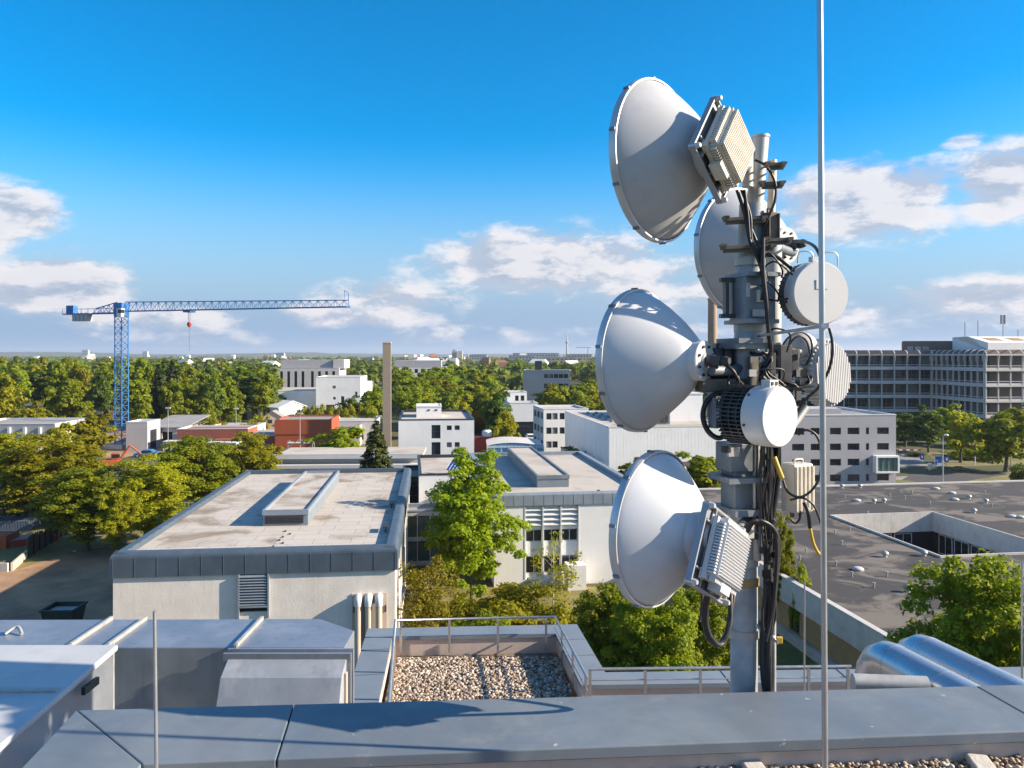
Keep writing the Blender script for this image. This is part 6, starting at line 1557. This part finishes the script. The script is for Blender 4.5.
for py, px, Y, r in ((262, 750, YM, .076), (580, 744, YM, .076), (632, 744, YM, .075), (328, 748.5, YM, .074), (560, 744, YM, .0755)):
    m = MB(); m.lathe([(r, -.022), (r+.004, -.022), (r+.004, .022), (r, .022)], 24, m3(px, py, Y)); mk('strap', 'galv_pale' if py != 580 else 'timber', m)
# dark angle clamps with bolts
for px, py, w_ in ((745, 219, 42), (748, 247, 54), (778, 240, 26), (775, 165, 18), (772, 184, 22), (745, 385, 30), (765, 521, 22)):
    tilt = Matrix.Rotation(R(-5+(py % 7)), 3, 'Y')
    m = cb(px, py, w_, 3.2, .05, 4.11, tilt); m.cbox(m3(px, py+2.6, 4.10), (w_*.93/F*4.1, .008, 4.5/F*4.1), tilt)
    for s_ in (-.46, .44):
        m.tube([m3(px+s_*w_, py+1, 4.05), m3(px+s_*w_, py+1, 4.32)], .006, 6)
        m.lathe([(.012, -.008), (.012, .008)], 6, m3(px+s_*w_, py+1, 4.06), (0, 1, 0))
        m.cbox(m3(px+s_*w_, py-1.5, 4.10), (.03, .05, .012), tilt)
    mk('clamp', 'brown_metal', m)
mk('cross_beam', 'brown_metal', cb(722, 385, 50, 13, .1, 4.13, Matrix.Rotation(R(10), 3, 'Z')), bevel=.005)
mk('cross_beam', 'brown_metal', cb(786, 372, 40, 8, .08, 4.3, Matrix.Rotation(R(20), 3, 'Z')))
m = MB(); m.tube([m3(793, 425, 4.25), m3(806, 407, 4.3)], .022, 6); mk('brace', 'galv_pale', m)
m = MB(); m.tube([m3(764, 352, 4.3), m3(800, 352, 4.35)], .02, 8); mk('brace', 'galv_pale', m)
m = MB(); m.tube([m3(758, 336, 4.12), m3(823.5, 326, 3.31)], .008, 10); mk('rod_bracket', 'galv_pale', m)
m = MB()
for px, py in ((726, 280), (726, 316)): m.cbox(m3(px+3, py, 4.2), (18/F*4.2, .05, 4/F*4.2))
m.cbox(m3(726, 298, 4.2), (3.5/F*4.2, .06, 40/F*4.2)); m.cbox(m3(733, 298, 4.22), (2.5/F*4.2, .05, 34/F*4.2)); mk('u_bracket', 'dark_metal', m)
m = MB(); m.cbox(m3(728, 414, 3.98), (7/F*4.0, .05, 40/F*4.1), RV); m.cbox(m3(736, 416, 3.95), (9/F*4.0, .09, 46/F*4.1), RV); m.cbox(m3(741, 416, 3.93), (3/F*4.1, .03, 16/F*4.1), RV); mk('drum_bracket', 'grey_metal', m, bevel=.004)
m = MB(); m.cbox(m3(781, 367, 4.28), (13/F*4.28, .1, 44/F*4.28), RV); m.cbox(m3(790, 362, 4.3), (8/F*4.3, .1, 26/F*4.3), RV); m.cbox(m3(770, 371, 4.2), (6/F*4.2, .06, 36/F*4.2), RV); mk('bracket_cluster', 'dark_metal', m, bevel=.003)
m = MB(); m.cbox(m3(755, 374, 4.1), (14/F*4.1, .04, 36/F*4.1), RV); m.cbox(m3(763, 372, 4.14), (5/F*4.1, .05, 40/F*4.1), RV); mk('channel', 'galv_pale', m, bevel=.003)
mk('dark_recess_plate', 'brown_metal', cb(753, 371, 9, 28, .03, 4.06))
mk('label_plate', 'galv_pale', cb(752, 373, 8, 7, .02, 4.03))
m = MB(); rr = random.Random(2)
for i in range(26):
    p = m3(rr.uniform(758, 800), rr.uniform(352, 398), rr.uniform(4.15, 4.35)); m.cbox(p, (rr.uniform(.01, .04), rr.uniform(.01, .04), rr.uniform(.02, .06)), Matrix.Rotation(rr.uniform(0, 3), 3, 'Z'))
for i in range(20):
    p = m3(rr.uniform(756, 776), rr.uniform(505, 575), rr.uniform(4.05, 4.15)); m.cbox(p, (rr.uniform(.01, .03), rr.uniform(.01, .03), rr.uniform(.01, .04)), Matrix.Rotation(rr.uniform(0, 3), 3, 'Z'))
q = mk('bolts_and_ties', 'dark_metal', m); q['kind'] = 'stuff'

# ------------------------------------------------------------------ dishes: local x in the rim plane (horizontal), y up, z along the beam
def frame(C, n, roll=0.0):
    n = Vector(n).normalized(); e1 = Vector((0, 0, 1)).cross(n).normalized(); e2 = n.cross(e1)
    if roll:
        e1, e2 = e1*math.cos(roll)+e2*math.sin(roll), e2*math.cos(roll)-e1*math.sin(roll)
    mt = Matrix((e1, e2, n)).transposed().to_4x4(); mt.translation = C
    return mt
def rooted(name, label, cat, mt, group=None):
    t = thing(name, label, cat, (0, 0, 0), 0, group); t.matrix_basis = mt; return t
M['plate'] = paint('grey_mounting_plate', (.33, .34, .36), .45, .3, var=.1, scale=6)
def dish(label, C, yaw, Rr, dep, hub='plate', roll=0.0, pitch=0.0, off=0.0, skin='dish'):
    n = Vector((math.sin(R(yaw))*math.cos(R(pitch)), math.cos(R(yaw))*math.cos(R(pitch)), math.sin(R(pitch))))
    t = rooted('microwave_dish', label, 'dish antenna', frame(C-n*dep, n))        # base at the hub
    pr = [(1.0, 0), (.975, .06), (.93, .145), (.865, .25), (.785, .37), (.69, .50), (.585, .635), (.475, .76), (.37, .87), (.25, .97), (.0005, 1.0)]
    m = MB(); m.lathe([(Rr*r, dep*(1-h)) for r, h in reversed(pr)], 72, caps=False); rf = m.build('reflector', M[skin], t)
    m = MB(); m.lathe([(Rr*.985, dep-.02), (Rr*1.005, dep-.02), (Rr*1.014, dep-.012), (Rr*1.014, dep+.014), (Rr*1.005, dep+.022), (Rr*.98, dep+.022)], 72, caps=False); rim = m.build('rim', M['rim'], t)
    m = MB(); m.lathe([(Rr*.99, dep+.016), (Rr*.7, dep+.024), (Rr*.3, dep+.03), (.001, dep+.032)], 60, caps=False); m.build('radome', M['dish_white'], t)
    for i in range(10):
        a = 2*math.pi*(i+.3)/10; m = MB(); mm = Matrix.Translation((Rr*1.016*math.cos(a), Rr*1.016*math.sin(a), dep+.0)) @ Matrix.Rotation(a, 4, 'Z')
        m.box(-.004, .006, -.008, .008, -.016, .018, mm); m.build('rim_clip', M['grey_metal'], rim)
    if hub == 'round':
        m = MB(); m.lathe([(.255*Rr, -.035), (.27*Rr, -.03), (.27*Rr, .03), (.30*Rr, .045)], 48); h = m.build('hub', M['dish_white'], t)
        for i in range(8):
            a = 2*math.pi*(i+.5)/8; m = MB(); m.lathe([(.008, -.045), (.008, -.03)], 8, (.2*Rr*math.cos(a), .2*Rr*math.sin(a), 0)); m.build('bolt', M['dark_metal'], h)
        m = MB(); m.lathe([(.11*Rr, -.045), (.11*Rr, -.03)], 32); m.build('hub_plate', M['rim'], h)
        m = MB(); m.lathe([(.03, -.05), (.034, -.08), (.026, -.1), (.026, -.15), (.018, -.17)], 18); m.cbox((.0, .0, -.11), (.07, .05, .04)); m.build('waveguide', M['dark_metal'], t)
    else:
        # diamond mounting plate with ribs and rim, on a short neck
        rz = Matrix.Translation((0, off, .03)) @ Matrix.Rotation(roll, 4, 'Z'); s = .19
        m = MB(); m.lathe([(.10, -.06), (.13, .02), (.17, .07)], 32); m.build('neck', M['dish'], t)
        m = MB(); m.box(-s, s, -s, s, -.075, -.06, rz)
        for a in (-1, 1):
            m.box(-s, s, a*s-.006, a*s+.006, -.094, -.061, rz); m.box(a*s-.006, a*s+.006, -s+.007, s-.007, -.094, -.061, rz)
        for q in (-.11, .0, .11): m.box(q-.005, q+.005, -s+.007, s-.007, -.10, -.076, rz); 
        for q in (-.11, .11): m.box(-s+.007, s-.007, q-.005, q+.005, -.099, -.077, rz)
        mp = m.build('mounting_plate', M['plate'], t, bevel=.003)
        for a in (-1, 1):
            for b in (-1, 1):
                m = MB(); m.lathe([(.010, -.118), (.014, -.11), (.016, -.06)], 12, rz @ Vector((a*(s-.01), b*(s-.01), 0))); m.build('corner_lug', M['rim'], mp)
        # radio with a dense field of cooling pins
        s2, zb_, zt_ = (.132 if hub == 'plate' else .126), -.105, -.180
        m = MB(); m.box(-s2, s2, -s2, s2, zt_, zb_, rz); m.box(-s2-.02, s2+.02, -s2-.02, s2+.02, zb_-.025, zb_, rz); m.box(-.05, .05, -s2-.05, -s2-.001, zt_+.01, zb_, rz)
        for a in (-1, 1):
            for b in (-1, 1): m.box(a*s2-.025, a*s2+.025, b*s2-.025, b*s2+.025, zb_+.001, -.1, rz)
        ru = m.build('radio_unit', M['radio' if hub == 'plate' else 'dish_white'], t, bevel=.006)
        m = MB(); k = 17
        for i in range(k):
            for j in range(k):
                x, y = -s2+.01+(2*s2-.02)*i/(k-1), -s2+.01+(2*s2-.02)*j/(k-1); h_ = .022
                if hub == 'plate':
                    if j == 0: m.box(x-.003, x+.003, -s2, s2, zt_-h_*.7, zt_-.001, rz)
                    m.box(x-.006, x+.006, y-.004, y+.004, zt_-h_, zt_-.001, rz)
                else:
                    c = [rz @ Vector(v) for v in ((x-.009, y, zt_), (x, y-.009, zt_), (x+.009, y, zt_), (x, y+.009, zt_), (x, y, zt_-.013))]
                    m.add(c, [(0, 1, 4), (1, 2, 4), (2, 3, 4), (3, 0, 4)])
        m.build('cooling_fins', M['radio' if hub == 'plate' else 'dish_white'], ru)
        m = MB()
        for i in range(k):
            y = -s2+.012+(2*s2-.024)*i/(k-1)
            for a in (-1, 1): m.box(a*(s2+.012)-.012, a*(s2+.012)+.012, y-.004, y+.004, zt_+.012, zb_-.03, rz); m.box(y-.004, y+.004, a*(s2+.012)-.012, a*(s2+.012)+.012, zt_+.012, zb_-.03, rz)
        m.build('side_ribs', M['radio' if hub == 'plate' else 'dish_white'], ru)
        m = MB(); m.cbox(rz @ Vector((-s2-.06, .0, -.09)), (.02, .08, .05), rz.to_3x3()); m.build('latch', M['dark_metal'], ru)
    # clamp arm from the hub to the mast
    inv = t.matrix_basis.inverted(); tgt = inv @ Vector((gx(748, YM), YM, (C-n*dep).z-.02))
    m = MB(); a0 = Vector((0, -.05, -.07)); m.tube([a0, a0.lerp(tgt, .5)+Vector((0, -.02, 0)), tgt], .028, 10); m.build('mount_arm', M['grey_metal'], t)
    return t
dish('topmost large dish with cream finned radio on a diamond plate', at(657.5, 161.5, 4.16), -48.5, .432, .30, 'plate', R(38), skin='dish_grey')
dish('middle large dish with bare round white hub facing the mast', at(639.5, 360.5, 4.325), -48.5, .396, .37, 'round')
dish('lowest large dish with white studded radio on its back', at(656, 528, 3.86), -48.5, .384, .27, 'studs', R(28), off=-.075)
dish('large dish half hidden behind the upper mast', at(741, 252, 5.20), -33, .425, .34, 'round', skin='dish_grey')

def drum(label, C, f, Rr, dep, fin, roll=0, handle=True, finmat='dark_metal'):
    """drum antenna: white cap facing f, dark finned body behind"""
    t = rooted('drum_antenna', label, 'antenna', frame(C, f))
    m = MB(); m.lathe([(Rr*.985, -dep), (Rr, -dep+.01), (Rr, -.022), (Rr*.985, -.008), (Rr*.95, 0), (.001, .004)], 64, caps=False); cap = m.build('radome', M['dish_white'], t)
    m = MB(); m.lathe([(.3*Rr, -dep-fin-.02), (.80*Rr, -dep-fin), (.88*Rr, -dep-fin+.02), (.9*Rr, -dep-.002)], 48); bd = m.build('body', M[finmat], t)
    m = MB()
    for i in range(44):
        a = 2*math.pi*i/44; mm = Matrix.Rotation(a, 4, 'Z'); m.box(.84*Rr, 1.0*Rr, -.0035, .0035, -dep-fin+.004, -dep-.004, mm)
    for k in range(3):
        h = -dep-fin*(k+.6)/3.3; m.lathe([(.86*Rr, h-.003), (.985*Rr, h-.003), (.985*Rr, h+.003), (.86*Rr, h+.003)], 48, caps=False)
    m.build('fins', M['grey_metal' if finmat != 'dark_metal' or fin < .1 else 'dark_metal'], bd)
    m = MB(); m.lathe([(.35*Rr, -dep-fin-.09), (.35*Rr, -dep-fin-.02)], 20); m.cbox((0, 0, -dep-fin-.10), (.10, .16, .05)); m.build('mount', M['grey_metal'], t)
    for i in range(6):
        a = 2*math.pi*(i+.25)/6; m = MB(); m.lathe([(.007, 0), (.007, .006)], 8, (Rr*math.cos(a), Rr*math.sin(a), -dep+.02), (math.cos(a), math.sin(a), 0)); m.build('screw', M['dark_metal'], cap)
    if handle:
        m = MB(); m.cbox((0, Rr+.012, -dep*.5), (.075, .024, .03)); m.build('lug', M['dish_white'], t)
        for s_ in (-1, 1):
            m = MB(); x = s_*.075; m.tube(smooth_path([(x-.045, Rr*.92, -.03), (x-.04, Rr+.04, -.03), (x, Rr+.052, -.03), (x+.04, Rr+.04, -.03), (x+.045, Rr*.88, -.03)], 4), .004, 6); m.build('handle', M['rail'], t)
    return t
d1 = drum('round white drum antenna with dark fins, right of the upper mast', at(821.5, 293, 4.05), (.235, -.972, .0), .170, .085, .06)
m = MB(); m.box(-.035, .035, .02, .07, .004, .0065); m.build('type_plate', M['rim'], d1)
d2 = drum('white drum antenna with long dark slotted body in front of the mast', at(780.5, 417, 3.77), (.60, -.80, .0), .151, .125, .15, handle=False, finmat='dark_metal')
m = MB(); m.cbox((0, .163, -.06), (.07, .035, .05)); m.build('lug', M['dish_white'], d2)
m = MB(); m.cbox((-.017, .163, -.033), (.014, .018, .006)); m.cbox((.017, .163, -.033), (.014, .018, .006)); m.build('lug_holes', M['dark_metal'], d2)
# ribbed round antenna seen from behind and small dome
t = rooted('ribbed_antenna', 'round pale antenna with vertical ribs right of the lightning rod', 'antenna', frame(at(832, 373, 4.38), (.58, -.81, .06), 0))
m = MB(); m.lathe([(.05, -.11), (.155, -.10), (.170, -.085), (.175, -.02), (.168, 0), (.001, .0)], 48); m.build('body', M['dish_grey'], t)
m = MB()
for i in range(19):
    x = -.160+i*.32/18; h_ = math.sqrt(max(0, .170**2-x*x)); m.box(x-.005, x+.005, -h_, h_, .001, .014)
m.build('face_ribs', M['dish_grey'], t)
m = MB()
for i in range(40):
    a = 2*math.pi*i/40; m.box(.165, .188, -.004, .004, -.085, -.012, Matrix.Rotation(a, 4, 'Z'))
m.build('edge_fins', M['dish'], t)
m = MB(); m.cbox((.02, .175, -.05), (.08, .05, .06)); m.cbox((0, -.02, -.15), (.08, .1, .09)); m.build('mount', M['grey_metal'], t)
t = rooted('dome_antenna', 'small white dome antenna between the two white drums', 'antenna', frame(at(802, 347, 4.42), (.45, -.65, .35)))
m = MB(); m.lathe([(.085*math.cos(a), .085*math.sin(a)) for a in [R(x) for x in (0, 15, 30, 45, 60, 75, 89.5)]], 36, caps=False); m.lathe([(.06, -.09), (.085, -.06), (.086, 0)], 36); m.build('dome', M['dish_white'], t)
m = MB(); m.lathe([(.03, -.16), (.03, -.09)], 16); m.cbox((0, 0, -.17), (.07, .09, .05)); m.build('mount', M['dark_metal'], t)

# ------------------------------------------------------------------ radios and boxes
def radio_box(label, px, py, w_, h_, dpt, Y, rot, mat, ribs=5):
    wd, hh_ = w_/F*Y, h_/F*Y
    t = rooted('radio_box', label, 'radio unit', Matrix.Translation(at(px, py, Y)) @ Matrix.Rotation(rot, 4, 'Z'))
    m = MB(); m.box(-wd/2, wd/2, -dpt/2, dpt/2, -hh_/2, hh_/2); b = m.build('casing', M[mat], t, bevel=.008)
    m = MB()
    for i in range(ribs):
        x = -wd*.42+wd*.84*i/(ribs-1); m.box(x-wd*.035, x+wd*.035, -dpt/2-.016, -dpt/2-.001, -hh_*.45, hh_*.45)
    m.build('ribs', M[mat], b)
    m = MB(); m.tube(smooth_path([(-wd*.2, -.01, hh_/2), (-wd*.2, -.01, hh_/2+.02), (wd*.2, -.01, hh_/2+.02), (wd*.2, -.01, hh_/2)], 4), .006, 6); m.build('handle', M[mat], t)
    m = MB()
    for i in (-.25, .2): m.lathe([(.012, -hh_/2-.03), (.014, -hh_/2)], 10, (wd*i, 0, 0))
    m.build('connectors', M['brown_metal'], t)
    return t
radio_box('cream ribbed radio box with handle hanging right of the lower mast', 797, 487, 25, 48, .10, 4.25, R(24), 'radio')
radio_box('slim cream radio box clamped close to the mast behind the cables', 768, 488, 17, 38, .12, 4.22, R(-20), 'radio', 3)
t = radio_box('black radio box between the middle dish hub and the mast', 724, 363, 37, 30, .12, 4.22, R(12), 'dark_metal', 4)
t = radio_box('brownish radio box strapped to the mast above the grey mounting box', 769, 228, 13, 30, .08, 4.15, R(14), 'brown_metal', 2)

# ------------------------------------------------------------------ cables
def cable(label, pts, r, mat='rubber', name='cable', k=6):
    P = smooth_path([at(*p) for p in pts], k); o = P[0].copy(); m = MB(); m.tube([p-o for p in P], r, 8); c = m.build(name, M[mat]); c.location = o; return tag(c, label, name.replace('_', ' '))
def bundle(label, pts, r, n, spread, mat='rubber', seed=1):
    rr = random.Random(seed); P0 = at(*pts[0]); t = thing('cable_bundle', label, 'cables', P0)
    for i in range(n):
        off = [Vector((rr.uniform(-1, 1)*spread, rr.uniform(-.5, .5)*spread, 0)) for _ in pts]
        P = smooth_path([at(*p)+o*.7+off[0]*.6 for p, o in zip(pts, off)], 6); m = MB(); m.tube([p-P0 for p in P], r*rr.uniform(.8, 1.1), 8); m.build('cable', M[mat], t)
    return t
bundle('thick black cable bundle running down the right side of the mast', [(774, 440, 4.14), (773, 480, 4.12), (771, 540, 4.12), (769, 600, 4.12), (768, 660, 4.12), (767, 720, 4.12), (766, 800, 4.14)], .017, 5, .03)
bundle('black cables looping in an arch from the lowest dish radio to the bundle', [(742, 535, 4.0), (750, 523, 3.98), (762, 521, 3.98), (772, 530, 4.0), (776, 550, 4.02), (774, 600, 4.05), (768, 640, 4.06)], .013, 3, .02, seed=4)
bundle('coil of spare black cable tied beside the mast', [(768, 585, 4.06), (762, 610, 4.05), (764, 632, 4.05), (770, 634, 4.05), (774, 615, 4.06), (773, 588, 4.06), (767, 580, 4.06)], .008, 4, .015, seed=7)
bundle('sleeved cable loop hanging below the lowest dish', [(712, 585, 3.60), (707, 600, 3.62), (706, 622, 3.66), (712, 640, 3.70), (722, 644, 3.74), (730, 625, 3.78), (733, 596, 3.84), (736, 570, 3.95)], .013, 3, .012, seed=9)
bundle('thin cables dropping from the topmost dish radio along the upper mast', [(742, 190, 4.05), (748, 215, 4.05), (752, 240, 4.04), (760, 258, 4.05), (765, 275, 4.05), (764, 300, 4.06)], .009, 4, .022, seed=11)
cable('black cable arcing round the upper pole beside the topmost radio', [(755, 160, 4.1), (766, 166, 4.08), (775, 182, 4.08), (775, 200, 4.08), (768, 218, 4.09), (763, 232, 4.1), (762, 260, 4.1)], .007)
cable('black cable curving from the rear dish hub toward the lightning rod', [(795, 241, 4.6), (806, 242, 4.4), (815, 247, 4.2), (820, 256, 4.1)], .009)
cable('black cable from the upper clamps down to the upper drum', [(766, 255, 4.1), (775, 256, 4.1), (784, 262, 4.1), (791, 268, 4.12)], .011)
cable('long black cable running straight down past the grey mounting box', [(763, 238, 4.03), (763, 270, 4.03), (766, 300, 4.03), (769, 335, 4.05), (771, 352, 4.08), (764, 368, 4.08), (760, 382, 4.08)], .012)
cable('thick black cable loop left of the slotted drum', [(728, 393, 4.05), (716, 394, 4.05), (706, 403, 4.05), (703, 417, 4.05), (708, 431, 4.05), (718, 438, 4.05), (727, 433, 4.05), (729, 422, 4.06)], .014)
cable('black cable leaving the middle dish hub', [(703, 357, 4.1), (712, 359, 4.05), (724, 364, 4.0), (733, 371, 3.98), (738, 380, 4.0), (744, 386, 4.05)], .010)
cable('small black cable ring below the black radio box', [(728, 381, 4.02), (731, 375, 4.0), (738, 377, 4.0), (738, 385, 4.0), (730, 386, 4.02), (728, 381, 4.03)], .006)
cable('thin black cable arched over the small dome, outer one', [(780, 350, 4.25), (788, 338, 4.25), (800, 332, 4.28), (810, 338, 4.3), (812, 352, 4.3), (806, 365, 4.3)], .006)
cable('thin black cable arched over the small dome, inner one', [(786, 353, 4.27), (792, 341, 4.27), (800, 336, 4.28), (807, 342, 4.3), (810, 354, 4.3)], .006)
cable('black cable falling from the lightning rod clamp past the ribbed antenna', [(829, 328, 4.0), (832, 340, 4.0), (832, 356, 4.0), (828, 372, 4.02), (818, 388, 4.05), (805, 400, 4.1), (797, 412, 4.12)], .008)
cable('large thin black cable loop right of the cream radio box', [(798, 435, 4.1), (806, 430, 4.1), (816, 435, 4.1), (821, 450, 4.1), (820, 475, 4.1), (812, 490, 4.1), (800, 497, 4.1), (788, 492, 4.12), (783, 480, 4.14)], .007)
cable('thin black cable curving from under the cream radio box to the rod', [(790, 500, 4.15), (803, 498, 4.1), (814, 506, 4.1), (821, 524, 4.1)], .006)
yc = cable('black and yellow cable end dangling in front of the dark flat roof', [(804, 503, 4.15), (808, 512, 4.12), (810, 528, 4.12)], .011)
cable('yellow marked lower end of the dangling cable', [(810, 528, 4.12), (813, 542, 4.12), (817, 551, 4.12), (821, 556, 4.12)], .009, 'yellow')
cable('yellow taped cable crossing the bundle at mid mast', [(774, 457, 4.05), (778, 468, 4.04), (782, 478, 4.04)], .014, 'yellow')
cable('small black cable hanging under the slim radio box', [(800, 510, 4.2), (800, 518, 4.2), (796, 523, 4.2), (791, 520, 4.2)], .007)
cable('thin wire dropping from the lowest dish radio', [(703, 555, 3.98), (701, 580, 3.97), (702, 605, 3.97), (699, 622, 3.97)], .006)
bundle('tangle of thin cables among the clamps at mid mast', [(762, 352, 4.1), (768, 360, 4.08), (764, 372, 4.05), (772, 384, 4.06), (785, 392, 4.08), (790, 402, 4.1)], .007, 6, .05, seed=21)
bundle('loose cables behind the cream radio box', [(776, 380, 4.2), (786, 384, 4.2), (796, 388, 4.22), (806, 384, 4.24), (812, 376, 4.26)], .007, 4, .04, seed=23)
bundle('thin cables descending beside the slotted drum to the bundle', [(768, 440, 4.08), (766, 452, 4.08), (770, 466, 4.08), (768, 500, 4.08), (766, 520, 4.06)], .006, 6, .035, seed=25)
ch = thing('chain_and_padlock', 'chain round the foot of the mast with a brass padlock', 'chain', at(758, 628, 4.1))
m = MB(); rr = random.Random(3)
for i in range(14):
    p = at(758+i*1.5, 626+i*1.2+math.sin(i)*1.0, 4.07)-at(758, 628, 4.1); m.lathe([(.008, -.008), (.014, 0), (.008, .008)], 8, p, (rr.uniform(-1, 1), rr.uniform(-1, 1), rr.uniform(-1, 1)), caps=True)
m.build('links', M['rail'], ch); m = MB(); m.cbox(at(779, 640, 4.07)-at(758, 628, 4.1), (.035, .02, .035)); m.build('padlock', M['yellow'], ch, bevel=.004)

rr = random.Random(44)
for i in range(9):
    x = 760+i*1.7; y0 = 395+rr.uniform(-10, 10); y1 = 520+rr.uniform(-20, 40); Y = 4.06+rr.uniform(-.03, .05)
    cable('thin black cable among those running down beside the mast', [(x+rr.uniform(-6, 6), y0, Y), (x+rr.uniform(-5, 5), y0*.6+y1*.4, Y-.02), (x+rr.uniform(-4, 4), y0*.3+y1*.7, Y), (x+rr.uniform(-3, 3), y1, Y)], .005)['group'] = 'thin cables beside the mast'
for i in range(6):
    a = rr.uniform(750, 768); b_ = rr.uniform(775, 800); y = rr.uniform(262, 395); Y = 4.1
    cable('short black jumper cable looped between fittings of the mast', [(a, y, Y), (a*.6+b_*.4, y+rr.uniform(-14, 2), Y-.05), (b_, y+rr.uniform(-4, 10), Y-.02), (b_+rr.uniform(-6, 3), y+rr.uniform(12, 26), Y)], .005)['group'] = 'jumper cables on the mast'
m = MB(); m.cbox(m3(748, 530, 4.1), (10/F*4.1, .05, 16/F*4.1), RV); mk('junction_box', 'radio', m, bevel=.004)
m = MB(); m.cbox(m3(733, 452, 4.07), (12/F*4.1, .02, 9/F*4.1), RV); mk('cover_plate', 'galv_pale', m, bevel=.002)
m = MB(); m.cbox(m3(726, 449, 4.07), (7/F*4.1, .04, 7/F*4.1), RV); mk('small_box', 'dark_metal', m, bevel=.002)
m = MB(); m.cbox(m3(747, 290, 4.09), (4/F*4.1, .03, 14/F*4.1), RV); mk('cover_plate', 'galv_pale', m, bevel=.002)
m = MB(); m.cbox(m3(760, 296, 4.08), (5/F*4.1, .03, 12/F*4.1), RV); mk('cover_plate', 'radio', m, bevel=.002)
